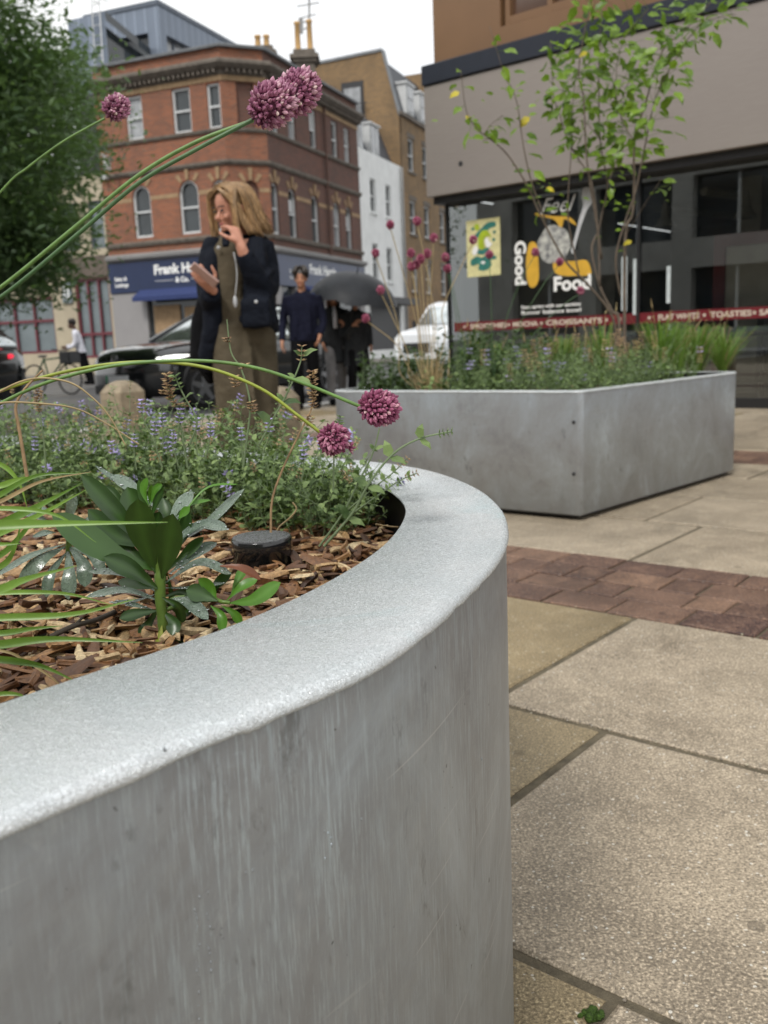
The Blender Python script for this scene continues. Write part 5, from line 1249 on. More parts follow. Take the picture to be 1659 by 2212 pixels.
# catmint in the middle
mb=MB(); k=0
while k<520:
    m,n=R_.uniform(-2.75,-1.85),R_.uniform(3.6,4.9)
    if not fok(m,n): continue
    k+=1; b=FM(m,n); h=R_.uniform(.08,.24); l=Vector((R_.gauss(0,.05),R_.gauss(0,.04),0))
    c=stem_leaves(mb,[b,b+l*.4+Vector((0,0,h*.6)),b+l+Vector((0,0,h))],.0018,.026,.014,.022)
    if R_.random()<.07: whorl(mb,c[-1],Vector((0,0,1)),5,.009,2,.012); whorl(mb,c[-1]-Vector((0,0,.02)),Vector((0,0,1)),5,.009,2,.012)
    elif R_.random()<.07:
        for j in range(6): whorl(mb,c[-1]+Vector((0,0,.014*j)),Vector((0,0,1)),5,.007,3,.012)
tag(mb.build('catmint_ground_cover',MINTM),'hazy mass of catmint with lilac flowers in the angular planter',kind='stuff')
# dark leafy shrubs at the left end
def bushy(lab,cx,cn,rm,rn,h,n,L,mats,name='leafy_shrub'):
    mb=MB(); p0=FM(cx,cn)
    for i in range(n):
        m,n_=cx+R_.gauss(0,rm),cn+R_.gauss(0,rn)
        if not fok(m,n_): continue
        b=FM(m,n_); hh=h*R_.uniform(.4,1.05)*max(.45,1-((m-cx)/(rm*3))**2)
        l=Vector((R_.gauss(0,.05),R_.gauss(0,.04),0)); stem_leaves(mb,[b,b+l*.4+Vector((0,0,hh*.6)),b+l+Vector((0,0,hh))],.002,L,L*.6,.026)
    return tag(mb.build(name,mats,origin=p0),lab,'shrub')
SH=[M_mintd,M_mstem,M_purple,M_seed]
bushy('dark leafy shrub at the left end of the angular planter, below the umbrella',-3.05,3.9,.15,.25,.24,150,.045,SH)
bushy('taller dark shrub with upright leafy stems in front of the white van',-2.85,4.4,.15,.28,.36,150,.05,SH)
bushy('low green shrub beside the dry straw coloured clump',-2.62,3.9,.08,.15,.12,50,.045,[M_mint,M_mstem,M_purple,M_seed])
# grasses
for i,(x,y,n_,h,sp_,w,lab) in enumerate(((1400,828,260,.34,.24,.0032,'bright green grass clump at the foot of the sapling'),(1480,815,240,.31,.24,.0032,'wide bright green grass clump at the right end of the angular planter'),(1540,806,150,.30,.32,.003,'thin arching grass clump at the far right corner of the planter'),(1320,828,120,.2,.15,.003,'small green grass clump left of the sapling trunk'),(1040,836,70,.26,.10,.003,'upright sparse grass clump left of the catmint'),(985,838,60,.30,.12,.0028,'thin upright grass wisps right of the straw coloured clump'),(1130,838,50,.24,.16,.0026,'wispy grass clump standing among the catmint below the red band'),(1230,834,60,.26,.16,.0026,'wispy tan tipped grass clump among the catmint left of the sapling'),(1270,834,110,.34,.16,.0026,'tall fine green grass behind the catmint, left of the sapling trunk'),(1180,838,190,.28,.22,.003,'soft green grass mound in the middle of the angular planter bed'),(1440,820,90,.33,.16,.003,'tall upright grass between the two bright clumps'))):
    m,n=px2mn(x,y,.505); m-=.0; n+=.18; p=FM(m,n); mb=MB(); tuft(mb,p,n_,h,sp_,w,(.1,1)); mb.rnd=.9
    o=thing('grass_clump',lab,'grass',p); mb.build('blades',M_grass,o)
    mb=MB(); tuft(mb,p+Vector((0,0,.01)),int(n_*.10),h*1.05,sp_*1.1,w*1.0); 
    for q in range(3):
        a=R_.uniform(0,6.28); b=p+Vector((math.cos(a)*.1,math.sin(a)*.1,h*R_.uniform(.9,1.25))); mb.tube([p,p.lerp(b,.6)+Vector((0,0,.03)),b],[.001,.001,.001],4); mb.tube([b,b+Vector((R_.uniform(-.02,.04),0,.05))],[.005,.001],4)
    mb.build('dry_blades',M_straw,o)
# dry straw clump with alliums
sb=MN(-2.73,3.66,.505)
ST=thing('dry_allium_clump','clump of dry straw coloured stems standing near the front rim of the angular planter','plant',sb)
mb=MB()
for i in range(46):
    d=Vector((R_.gauss(-.0,.035),R_.gauss(0,.03),R_.uniform(.1,.26))); mb.rnd=R_.random(); b=sb+Vector((R_.gauss(0,.02),R_.gauss(0,.02),0)); mb.tube([b,b+d*.5+Vector((R_.gauss(0,.006),0,0)),b+d],[.0035,.003,.0012],4)
mb.build('dry_stems',M_straw,ST)
HD=[(843,486,(900,700),4.62),(901,478,(935,650),4.55),(937,514,(930,650),4.6),(888,547,(905,690),4.6),(923,548,(925,700),4.58),(909,559,(918,700),4.55),(889,576,(905,700),4.6),(900,571,(912,700),4.66),(1022,518,(955,670),4.6),(811,547,(860,700),4.7),(822,627,(880,760),4.62),(790,688,(860,750),4.66)]
for i,(x,y,mid,Y) in enumerate(HD):
    allium([(930+R_.uniform(-8,8),862),(mid[0]+6,mid[1]+60),mid,(x+(mid[0]-x)*.35,y+(mid[1]-y)*.35),(x,y+5)],Y,(x,y),(.018,.018,.021),'small pink allium head on a thin dry stalk rising from the straw coloured clump',M_straw,.0024,nfl=90,dist=True,group='pink alliums rising from the straw clump',tilt=(0,0,1))
for (x,y,bx,lab) in ((962,556,1010,'small pink allium head just left of the cafe window corner'),(966,580,1000,'pink allium head low against the corner of the cafe'),(1057,550,1065,'tiny pink allium head over the yellow poster'),(1156,545,1060,'pink allium head in front of the yellow brush stroke'),(1209,566,1080,'dark pink allium head below the bowl picture'),(1254,628,1090,'pink allium head in front of the last letter of FOOD')):
    allium([(bx,850),(lerp(bx,x,.3),lerp(835,y,.45)),(lerp(bx,x,.7),lerp(835,y,.8)),(x,y+5)],4.7,(x,y),(.018,.018,.02),lab,M_gstem2,.0016,nfl=80,dist=True,tilt=(0,0,1))
# ---------------------------------------------------------------- sapling
base=Yp(1345,790,5.1); base.z=.5
SP=thing('sapling','multi stemmed sapling with sparse bright green leaves in the angular planter','tree',base)
YS=5.1
def sl(l,d0=0,d1=0): return [Yp(x,y,YS+lerp(d0,d1,i/(len(l)-1))) for i,(x,y) in enumerate(l)]
stems=[([(1340,830),(1337,692),(1322,672),(1296,619),(1278,541),(1292,500),(1301,458),(1312,396),(1296,299),(1294,132),(1300,20)],.013,.1,.25),
 ([(1351,830),(1349,692),(1351,508),(1366,462),(1370,398),(1371,308),(1395,220),(1431,110),(1479,66),(1540,0)],.013,-.05,-.15),
 ([(1335,760),(1322,683),(1270,615),(1218,559),(1165,460),(1141,405),(1096,334),(1057,299),(1035,282),(1008,242),(995,150)],.010,.0,-.3),
 ([(1180,480),(1149,396),(1131,317),(1118,229),(1105,189),(1092,167),(1057,57)],.006,-.1,-.1),
 ([(1296,620),(1290,480),(1276,387),(1250,345),(1225,300),(1210,251),(1195,200),(1189,88)],.007,0,.2),
 ([(1300,560),(1285,460),(1272,383),(1265,308),(1261,215),(1250,154),(1263,66),(1277,0),(1280,-60)],.008,0,-.1),
 ([(1250,590),(1228,480),(1228,413),(1235,308),(1239,198),(1254,132)],.006,.1,.1),
 ([(1340,640),(1330,560),(1350,480),(1373,413),(1391,325),(1417,211),(1457,132),(1514,53),(1589,31)],.008,-.1,-.4),
 ([(1312,400),(1330,350),(1345,290),(1340,230),(1360,170)],.004,0,.2),([(1296,300),(1270,270),(1250,260)],.003,0,0),([(1371,308),(1345,260),(1330,190),(1345,90),(1400,20)],.004,0,.1),
 ([(1351,508),(1400,430),(1430,385)],.003,0,-.1),([(1057,299),(1040,300),(1060,270),(1085,250)],.003,-.2,-.2)]
mb=MB(); cs=[]
for pts,r,d0,d1 in stems:
    c=crv(sl(pts,d0,d1),5); cs.append(c); mb.tube(c,[max(.0016,r*.78*(1-.8*i/len(c))) for i in range(len(c))],6)
mb.build('stems',M_bark,SP,smooth=True)
mb=MB(); yb=MB()
def sleaf(q,p,d,L):
    mleaf(q,p,d,L,L*.52,Vector((R_.gauss(0,.6),R_.gauss(-.7,.6),.8)))
dens_=[(-1,250,9),(-1,230,8),(2,310,2.3),(3,470,3),(4,330,5),(5,240,10),(6,300,5),(7,330,10),(8,400,9),(9,330,6),(10,300,9),(11,430,3),(12,330,4)]
dens_[0]=(0,230,10); dens_[1]=(1,240,10)
for si,ylim,dn in dens_:
    c=cs[si]
    for a,b in zip(c[:-1],c[1:]):
        X,Y_=proj(b)
        if Y_>ylim+R_.uniform(-50,20):
            if R_.random()<.10 and Y_<560: mb.rnd=R_.random(); sleaf(mb,b,Vector((R_.gauss(0,1),R_.gauss(0,1),.3)),.04)
            continue
        seg=(b-a).length; nl=dn*(.8 if si not in(2,3) else .5)*seg/.06
        for q in range(int(nl)+(R_.random()<nl%1)):
            # short twig then leaf
            d=Vector((R_.gauss(0,1),R_.gauss(0,.8),R_.gauss(.15,.6))).normalized(); p=a.lerp(b,R_.random()); tw=R_.uniform(.01,.14 if dn>5 else .05)
            e=p+d*tw; 
            if R_.random()<.5: mb.rnd=0.; mb.tube([p,e],[.0015,.0008],3,False)
            target=mb; target.rnd=min(1,max(0,R_.gauss(.45,.3)))
            sleaf(target,e,(d+Vector((0,0,-.35))),R_.uniform(.055,.092))
for (x,y,L) in ((993,198,.06),(1145,252,.07),(1140,262,.05),(1180,405,.05),(1365,520,.05),(1270,112,.05),(1005,250,.04)):
    yb.rnd=R_.random(); mleaf(yb,Yp(x,y,YS-.1),Vector((R_.uniform(-1,1),0,-.2)),L,L*.6,Vector((0,-.8,.5)))
for cx_,cy_,nn,s_ in ((1170,395,14,22),(1325,425,16,22),(1440,400,5,20),(1385,420,3,20),(1035,275,10,25),(1120,200,10,20)):
    for q in range(nn): mb.rnd=R_.uniform(.4,1); sleaf(mb,Yp(cx_+R_.gauss(0,s_),cy_+R_.gauss(0,s_),YS-.1),Vector((R_.gauss(0,1),R_.gauss(0,1),.1)),.042)
mb.build('leaves',M_sap,SP); yb.build('yellow_leaves',M_yleaf,SP)
# ---------------------------------------------------------------- big street tree at left
TC=Vector((-7.2,14.0,0))
BT=thing('street_tree','big dense dark green street tree filling the upper left, over the road','tree',TC)
mb=MB(); mb.tube(crv([TC,TC+Vector((.1,0,2.2)),TC+Vector((.3,.1,4.7)),TC+Vector((.5,0,7.5)),TC+Vector((.6,0,10))],5),[.26-.011*i for i in range(21)],12); mb.build('trunk',M_barkd,BT,smooth=True)
mb=MB(); rs=np.random.RandomState(5)
# crown outline given by the measured right edge (px x limit as function of px y), crown depth is a real volume
edge=[(0,75),(34,100),(60,140),(85,185),(120,225),(160,240),(200,225),(260,215),(310,258),(360,215),(420,190),(480,225),(520,190),(560,175),(600,150),(640,120),(665,60)]
def xlim(y):
    for (a,b),(c,d) in zip(edge[:-1],edge[1:]):
        if a<=y<=c: return lerp(b,d,(y-a)/(c-a))
    return 120 if y<0 else -50
limbs=[]
clusters=[]
for i in range(620):
    for _ in range(30):
        z=R_.uniform(1.9,9.6); a=R_.uniform(0,2*PI); zz=(z-5.4)/4.4
        rmax=4.6*math.sqrt(max(0,1-zz*zz))+.3; r=rmax*math.sqrt(R_.uniform(.12,1)); p=TC+Vector((math.cos(a)*r+.3,math.sin(a)*r,z))
        X,Y_=proj(p)
        if -420<X<xlim(Y_)-62+R_.uniform(-30,15) and -260<Y_<670-max(0,X)*.3: break
    else: continue
    if Y_<150 and X>-60 and R_.random()<.5: continue
    clusters.append((p,R_.uniform(.35,.75)))
for p,_ in clusters[::3]:
    b=TC+Vector((.3,0,max(1.8,p.z-2.2))); mb.tube(crv([b,b.lerp(p,.5)+Vector((0,0,.25)),p],4),[.05*(1-.8*i/9) for i in range(9)],5,False)
mb.build('limbs',M_barkd,BT)
N=0; V=[];Fc=[];RN=[]
for p,s_ in clusters:
    n=250 if p.y<TC.y+1. else 150
    d=rs.randn(n,3)*np.array([s_*.62,s_*.62,s_*.42]); d[:,2]-=.18*(d[:,0]**2+d[:,1]**2)
    ctr=np.array(p)+d; u=rs.randn(n,3)*np.array([1,1,.5]); u/=np.linalg.norm(u,axis=1)[:,None]; w_=rs.randn(n,3)*.6+np.array([0,0,1.]); sd=np.cross(u,w_); sd/=np.linalg.norm(sd,axis=1)[:,None]
    L=rs.uniform(.045,.08,n)[:,None]; W=L*.36; nn=np.cross(sd,u)
    V.append(np.stack([ctr-u*L,ctr+sd*W+nn*W*.3,ctr+u*L,ctr-sd*W+nn*W*.3],1).reshape(-1,3)); RN.append(np.repeat(np.clip(rs.normal(.40+rs.normal(0,.24)+.25*(d[:,2]/s_),.2),0,1),4)); N+=n  # leaf tone rises towards each clump's top, a highlight put into the colour
V=np.concatenate(V)-np.array(TC); RN=np.concatenate(RN); me=bpy.data.meshes.new('crown'); me.vertices.add(len(V)); me.vertices.foreach_set('co',V.ravel()); me.loops.add(len(V)); me.loops.foreach_set('vertex_index',np.arange(len(V)))
me.polygons.add(N); me.polygons.foreach_set('loop_start',np.arange(0,len(V),4)); me.polygons.foreach_set('loop_total',np.full(N,4)); at=me.attributes.new('rnd','FLOAT','POINT'); at.data.foreach_set('value',RN.astype(np.float32)); me.materials.append(M_tree); me.update(); me.validate()
o=bpy.data.objects.new('crown',me); C.objects.link(o); o.parent=BT
# ================================================================ bollards, vehicles
def bollard(x,ytop,Y,w,label):
    p=Yp(x,ytop,Y); h=p.z; mb=MB(frame((p.x,p.y,0),E1))
    def sq(r,z,b=.02): return [(r-b,-r,z),(r,-r+b,z),(r,r-b,z),(r-b,r,z),(-r+b,r,z),(-r,r-b,z),(-r,-r+b,z),(-r+b,-r,z)]
    mb.loft([sq(w*.52,0),sq(w*.5,h*.80),sq(w*.5,h*.875),sq(w*.46,h*.90),sq(w*.36,h*.955,.02),sq(w*.24,h*.985,.02),sq(w*.14,h,.02)],True,True,True)
    return tag(mb.build('stone_bollard',M_bol,origin=(p.x,p.y,0)),label,'bollard')
bollard(262,822,6.3,.225,'square stone bollard with a chamfered top in front of the dark car')
bollard(600,835,5.7,.20,'stone bollard half hidden behind the legs of the woman with the phone')
def wheel(par,M,x,s_,r=.34,w=.22):
    """wheel at local x (along car), side s_=+-1"""
    def cyl(mb,prof,n=28):
        rings=[]
        for rr_,yy in prof: rings.append([M@Vector((x+math.cos(2*PI*k/n)*rr_,yy,r+math.sin(2*PI*k/n)*rr_)) for k in range(n)])
        mb.loft(rings,True,True,True)
    y0=s_*.92; mb=MB(); cyl(mb,[(r*.7,y0-s_*w),(r*.96,y0-s_*w*.95),(r,y0-s_*w*.7),(r,y0-s_*w*.2),(r*.96,y0-s_*.01),(r*.72,y0)]); t=mb.build('wheel',M_tyre,par,smooth=True)
    mb=MB(); cyl(mb,[(r*.72,y0-s_*.1),(r*.72,y0+s_*.005),(r*.67,y0+s_*.008),(r*.66,y0-s_*.05)])
    for k in range(5):
        a=2*PI*k/5+.3; d=Vector((math.cos(a),0,math.sin(a))); q=Vector((-math.sin(a),0,math.cos(a))); c=Vector((x,y0+s_*.002,r))
        mb.add([M@(c+q*.05+d*.04),M@(c-q*.05+d*.04),M@(c-q*.03+d*r*.68),M@(c+q*.03+d*r*.68)],[(0,1,2,3)])
        mb.add([M@(c+q*.05+d*.04-Vector((0,s_*.04,0))),M@(c-q*.05+d*.04-Vector((0,s_*.04,0))),M@(c-q*.03+d*r*.68-Vector((0,s_*.04,0))),M@(c+q*.03+d*r*.68-Vector((0,s_*.04,0)))],[(0,1,2,3)])
    cyl(mb,[(.06,y0-.02*s_),(.05,y0+s_*.012)]); mb.build('rim',M_alloy,t)
def car(front_axle,fwd,label,paint,hoodm,lights=True,Lc=4.5):
    """five door crossover; front_axle ground point; x forward"""
    f=Vector(fwd).normalized(); lft=Vector((-f.y,f.x,0)); M=Matrix(((f.x,lft.x,0,front_axle.x),(f.y,lft.y,0,front_axle.y),(0,0,1,front_axle.z),(0,0,0,1)))
    t=thing('parked_car' if not lights else 'car',label,'car',front_axle)
    # body stations: x, half width, bottom z, sill z, shoulder z, top(bonnet/deck) z
    st=[(.86,.52,.30,.42,.62,.72),(.80,.70,.24,.38,.72,.84),(.66,.84,.22,.36,.80,.93),(.35,.91,.22,.34,.86,.98),(-.1,.93,.22,.32,.90,1.02),(-.6,.93,.22,.30,.93,1.06),(-1.4,.93,.22,.30,.95,1.05),(-2.4,.93,.22,.30,.97,1.06),(-3.0,.92,.24,.34,.99,1.08),(-3.45,.88,.30,.40,.98,1.08),(-3.62,.80,.38,.48,.94,1.02)]
    mb=MB(); mb.sm=True; rings=[]
    for x,hw,zb,zs,zh,zt in st:
        r=[(0,zb),(hw*.8,zb),(hw*.97,zs),(hw,(zs+zh)/2),(hw*.985,zh-.05),(hw*.93,zh+.02),(hw*.75,zt-.02),(hw*.4,zt),(0,zt+.005)]
        ring=[(x,-a,b) for a,b in r]+[(x,a,b) for a,b in r[::-1]][1:-1]
        rings.append([M@Vector(p) for p in ring])
    mb.loft(rings,True,True,True); mb.build('body',paint,t)
    # bonnet skin
    mb=MB(); mb.sm=True; rows=[]
    for x,hw,zb,zs,zh,zt in st[1:6]: rows.append([M@Vector((x-.02,hw*u,zt+.012-(u*u)*.055*1.0)) for u in (-.82,-.5,0,.5,.82)])
    mb.loft(rows,False); mb.build('bonnet',hoodm,t)
    # greenhouse
    gh=[(-.35,.80,1.02,.83),(-1.25,.60,1.50,.82),(-1.6,.58,1.56,.83),(-2.5,.57,1.55,.83),(-3.1,.58,1.47,.82),(-3.5,.72,1.06,.80)]
    mb=MB(); mb.sm=True; rings=[]
    for x,hw,z,_ in gh:
        b=.86; zb_=.98
        rings.append([M@Vector(p) for p in ((x,-b,zb_),(x,-b*.98,min(z,zb_+.1)),(x,-hw-.03,max(zb_+.01,z-.05)),(x,-hw*.8,z),(x,0,z+.02),(x,hw*.8,z),(x,hw+.03,max(zb_+.01,z-.05)),(x,b*.98,min(z,zb_+.1)),(x,b,zb_))])
    mb.loft(rings,True,True,True); mb.build('cabin_glass',M_wind,t)
    mb=MB(); mb.sm=True; rows=[]
    for x,hw,z,_ in ((-1.22,.60,1.485,0),(-1.6,.58,1.56,0),(-2.5,.57,1.55,0),(-3.15,.58,1.46,0)): rows.append([M@Vector((x,hw*u,z+.028-(abs(u)**3)*.03)) for u in (-1.02,-.8,0,.8,1.02)])
    mb.loft(rows,False); mb.build('roof',paint,t)
    for s_ in (-1,1):
        for a,b in (((-.38,.83,1.04),(-1.27,.63,1.49)),((-3.15,.62,1.45),(-3.5,.8,1.05)),((-1.95,.88,1.05),(-1.95,.64,1.54))):
            mb=MB(); mb.tube([M@Vector((a[0],a[1]*s_,a[2])),M@Vector((b[0],b[1]*s_,b[2]))],.035,6); mb.build('pillar',paint,t)
        mb=MB(); mb.ell(M@Vector((-.62,1.02*s_,1.1)),(.09,.1,.07),10,6); mb.build('mirror',M_plast,t,smooth=True)
        wheel(t,M,0,s_); wheel(t,M,-2.75,s_)
        for x in (0,-2.75):
            mb=MB(); mb.sm=True; pts=[M@Vector((x+math.cos(PI*k/12)*.40,.935*s_,.34+math.sin(PI*k/12)*.40)) for k in range(13)]; mb.tube(pts,.035,6); mb.build('wheel_arch',M_plast,t)
        if lights:
            mb=MB(); mb.sm=True
            pts=[M@Vector(p) for p in ((.80,.40*s_,.72),(.76,.60*s_,.745),(.66,.775*s_,.765),(.45,.885*s_,.79),(.25,.925*s_,.805))]; mb.tube(pts,[.03,.036,.034,.028,.01],8); mb.build('headlight',M_lamp,t)
            mb=MB(); mb.box(.60,.72,.50*s_-.14,.50*s_+.14,.42,.48,0,M); mb.build('fog_light',M_plast,t)
        mb=MB(); mb.sm=True; pts=[M@Vector(p) for p in ((-3.60,.55*s_,.90),(-3.55,.74*s_,.90),(-3.36,.89*s_,.89))]; mb.tube(pts,[.03,.05,.03],8); mb.build('tail_light',M_tail,t)
    if lights:
        mb=MB(); mb.box(.8,.87,-.42,.42,.705,.725,0,M); mb.build('light_bar',M_chrome,t)
        mb=MB(); mb.box(.80,.885,-.26,.26,.44,.55,0,M); pl_=mb.build('number_plate',M_vanw,t)
        mb=MB(); mb.box(.84,.888,-.26,-.21,.442,.548,0,M); mb.build('green_flash',pm('plate_green',(.01,.30,.12),.5),pl_)
        mb=MB(); mb.box(.76,.87,-.58,.58,.27,.40,0,M); mb.build('lower_grille',M_plast,t)
        mb=MB(); c=M@Vector((.885,0,.77)); q=[c+M.to_3x3()@Vector((0,math.cos(2*PI*k/20)*.075,math.sin(2*PI*k/20)*.075)) for k in range(21)]; mb.tube(q,.008,5)
        for pts in (((-.045,.05),(0,-.01),(.045,.05)),((-.055,.02),(-.025,-.06),(0,.0),(.025,-.06),(.055,.02))): mb.tube([c+M.to_3x3()@Vector((0,a,b)) for a,b in pts],.007,4)
        mb.build('badge',M_chrome,t)
    return t
ca=G(440,884,-.095); ca=ca+E1*(-.86)
car(ca,-E2,'black electric hatchback with lit headlamps and a green flashed number plate, behind the bollard',M_carp,M_carh)
c2=Yp(44,790,12.6); c2.z=-.095; c2=c2-E2*3.5; c2b=c2-E1*.9
car(c2b,-E2,'dark car leaving the left edge of the picture with its red tail lamp showing',M_carp,M_carp,lights=False)
# white van far down the street
vp=Yp(905,790,29.); vp.z=-.095
VN=thing('white_van','white panel van standing far down the street behind the angular planter','van',vp)
M=frame(vp,E1); 
mb=MB(); mb.sm=False; hw=.95
rings=[]
for y,zb,zt,w_ in ((-.1,.3,1.05,.86),(.1,.26,1.15,.93),(1.0,.26,1.3,.95),(1.7,.26,2.0,.95),(2.1,.26,2.08,.95),(5.1,.26,2.08,.95),(5.2,.3,2.0,.93)):
    rings.append([M@Vector(p) for p in ((-w_,y,zb),(w_,y,zb),(w_,y,lerp(zb,zt,.6)),(w_*.92,y,zt-.06),(w_*.8,y,zt),(-w_*.8,y,zt),(-w_*.92,y,zt-.06),(-w_,y,lerp(zb,zt,.6)))])
mb.loft(rings,True,True,True); mb.build('body',M_vanw,VN)
mb=MB(M); mb.add([(-.78,1.0,1.36),(.78,1.0,1.36),(.70,1.62,1.92),(-.70,1.62,1.92)],[(0,1,2,3)]); mb.build('windscreen',M_wind,VN)
mb=MB(M); mb.box(-.5,.5,-.14,-.09,.5,.8); mb.build('grille',M_plast,VN)
for s_ in (-1,1):
    for y in (.9,4.3):
        mb=MB(M); mb.tube([(s_*.75,y,.34),(s_*.97,y,.34)],.34,18); mb.build('wheel',M_tyre,VN)
    mb=MB(M); mb.box(s_*.7-.12,s_*.7+.12,-.13,-.06,.8,.98); mb.build('headlight',M_letter,VN)
    mb=MB(M); mb.box(s_*1.08-.06,s_*1.08+.06,1.2,1.3,1.25,1.5); mb.build('mirror',M_plast,VN)
# bicycles
def bike(p,yaw,label):
    t=thing('bicycle',label,'bicycle',p); M=frame(p,Vector((math.cos(yaw),math.sin(yaw),0)))
    for x in (-.52,.52):
        mb=MB(M); q=[(x+math.cos(2*PI*k/24)*.33,0,.34+math.sin(2*PI*k/24)*.33) for k in range(25)]; mb.tube(q,.02,6); w_=mb.build('wheel',M_tyre,t,smooth=True)
        mb=MB(M)
        for k in range(8): a=2*PI*k/8; mb.tube([(x,0,.34),(x+math.cos(a)*.32,0,.34+math.sin(a)*.32)],.003,3)
        mb.build('spokes',M_chrome,w_)
    mb=MB(M)
    for a,b in (((-.52,.34),(-.2,.78)),((-.2,.78),(.36,.82)),((-.08,.34),(.36,.75)),((-.2,.82),(-.08,.34)),((-.52,.34),(-.08,.34)),((.52,.34),(.34,.95))): mb.tube([(a[0],0,a[1]),(b[0],0,b[1])],.02,6)
    mb.build('frame',pm('green_bike_paint',(.015,.10,.03),.4),t)
    mb=MB(M); mb.tube([(.34,-.28,1.0),(.34,0,.97),(.34,.28,1.0)],.015,6); mb.build('handlebar',M_plast,t)
    mb=MB(M); mb.ell((-.22,0,.86),(.14,.07,.03),10,6); mb.build('saddle',M_plast,t)
    mb=MB(M); mb.box(.42,.72,-.18,.18,.68,.95,.02); mb.build('basket',M_dark,t)
g=G(115,838,0); 
bike(Vector((g.x*.93,g.y*.93,-.095)),rad(-25),'parked green bicycle with a black basket beside the left hand car')
# ================================================================ people
def limb(mb,pts,rs,n=10): mb.tube(crv(pts,5),[ (lambda k,i:rs[min(k,len(rs)-1)]*(1-(i/5))+rs[min(k+1,len(rs)-1)]*(i/5))(j//5,j%5) for j in range(5*(len(pts)-1)+1)],n)
def head(mb,c,h,yaw,pitch=0,jaw=1.):
    """skull+jaw+nose+ears; yaw 0 faces -Y; returns rotation"""
    R3=Matrix.Rotation(yaw,3,'Z')@Matrix.Rotation(pitch,3,'X'); k=h/.23
    def P(x,y,z): return c+R3@Vector((x,y,z))*k
    mb.ell(P(0,.01,.025),(.074*k,.094*k,.09*k),14,10,R3); mb.ell(P(0,-.03,-.05),(.055*k,.06*k,.065*k),12,8,R3)
    mb.tube([P(0,-.085,.0),P(0,-.108,-.03),P(0,-.092,-.04)],[.008*k,.014*k,.012*k],8)
    mb.ell(P(0,-.082,-.088),(.026*k,.018*k,.018*k),8,6,R3); mb.ell(P(0,-.088,-.062),(.022*k,.01*k,.009*k),8,6,R3)
    for s_ in (-1,1): mb.ell(P(s_*.075,.012,-.015),(.01*k,.018*k,.03*k),8,6,R3); mb.ell(P(s_*.035,-.078,-.03),(.02*k,.015*k,.02*k),8,6,R3)
    return R3,k,P
def face_bits(par,P,k,R3,eye=M_eye,lips=M_lip):
    mb=MB()
    for s_ in (-1,1): mb.ell(P(s_*.030,-.088,.004),(.014*k,.008*k,.0055*k),8,6,R3); mb.tube([P(s_*.014,-.094,.022),P(s_*.03,-.094,.027),P(s_*.046,-.082,.022)],.0035*k,5)
    mb.build('eyes_and_brows',eye,par,smooth=True)
    mb=MB(); mb.ell(P(0,-.094,-.062),(.021*k,.007*k,.006*k),8,6,R3); mb.build('lips',lips,par,smooth=True)
def hand(mb,wrist,palmdir,facing,s=1.,curl=.6,side=1,spread=.12):
    """palm+4 fingers+thumb; palmdir wrist->knuckles, facing = palm normal"""
    d=Vector(palmdir).normalized(); n=Vector(facing); n=(n-d*n.dot(d)).normalized(); a=d.cross(n)*side
    pc=wrist+d*.045*s; ends=[]
    mb.tube([wrist-d*.03*s,wrist,wrist+d*.04*s,wrist+d*.085*s],[(.024*s,.020*s),(.026*s,.019*s),(.036*s,.016*s),(.037*s,.012*s)] if abs(a.z)<.0 else [.022*s,.022*s,.024*s,.018*s],10)
    for q in (-.024,-.008,.008,.024): mb.tube([wrist+d*.01*s+a*q*.7*s,wrist+d*.085*s+a*q*1.1*s],[.013*s,.0115*s],8)
    for q,L in ((-.027,.060),(-.009,.075),(.009,.080),(.027,.070)):
        p=wrist+d*.085*s+a*q*1.1*s; dd=d+a*q*spread*8; dd.normalize(); pts=[p]; 
        for j in range(3): dd=(dd*math.cos(curl*.75)+n*math.sin(curl*.75)).normalized(); p=p+dd*L*s*(.45,.32,.26)[j]; pts.append(p)
        mb.tube(pts,[.0095*s,.0088*s,.008*s,.0065*s],8)
    p=wrist+d*.025*s+a*.028*s; dd=(d*.6+a*.75+n*.35).normalized(); p1=p+dd*.04*s; dd2=(d*.85+a*.2+n*.6).normalized(); mb.tube([p,p1,p1+dd2*.03*s,p1+dd2*.052*s],[.014*s,.011*s,.010*s,.007*s],8)
# ---------- woman with the phone
YW=4.85
def wp(x,y,d=0.): return Yp(x,y,YW+d)
fx=wp(525,800)
WM=thing('person','blond woman in a dark jacket over an olive jumpsuit, looking down at her phone','person',(fx.x,fx.y,0))
mb=MB()
hc=wp(499,450,-.02); yawh=rad(-42)   # turned to her right (camera left)
R3,k,Ph=head(mb,hc,.218,yawh,rad(16))
mb.tube([wp(512,478,.02),wp(518,500,.03),wp(520,525,.03)],[.052,.05,.06],12)
# torso & legs underneath the clothes
mb.etube([wp(520,520,.03),wp(520,560,.03),wp(515,620,.03),wp(522,690,.03)],[(.13,.09),(.14,.10),(.115,.09),(.14,.10)])
limb(mb,[wp(500,690,.0),wp(505,860,-.03),wp(512,1020,.0),wp(515,1075,.0)],[.085,.06,.04,.035])
limb(mb,[wp(552,690,.06),wp(564,860,.08),wp(568,1000,.10),wp(572,1060,.11)],[.085,.06,.04,.035])
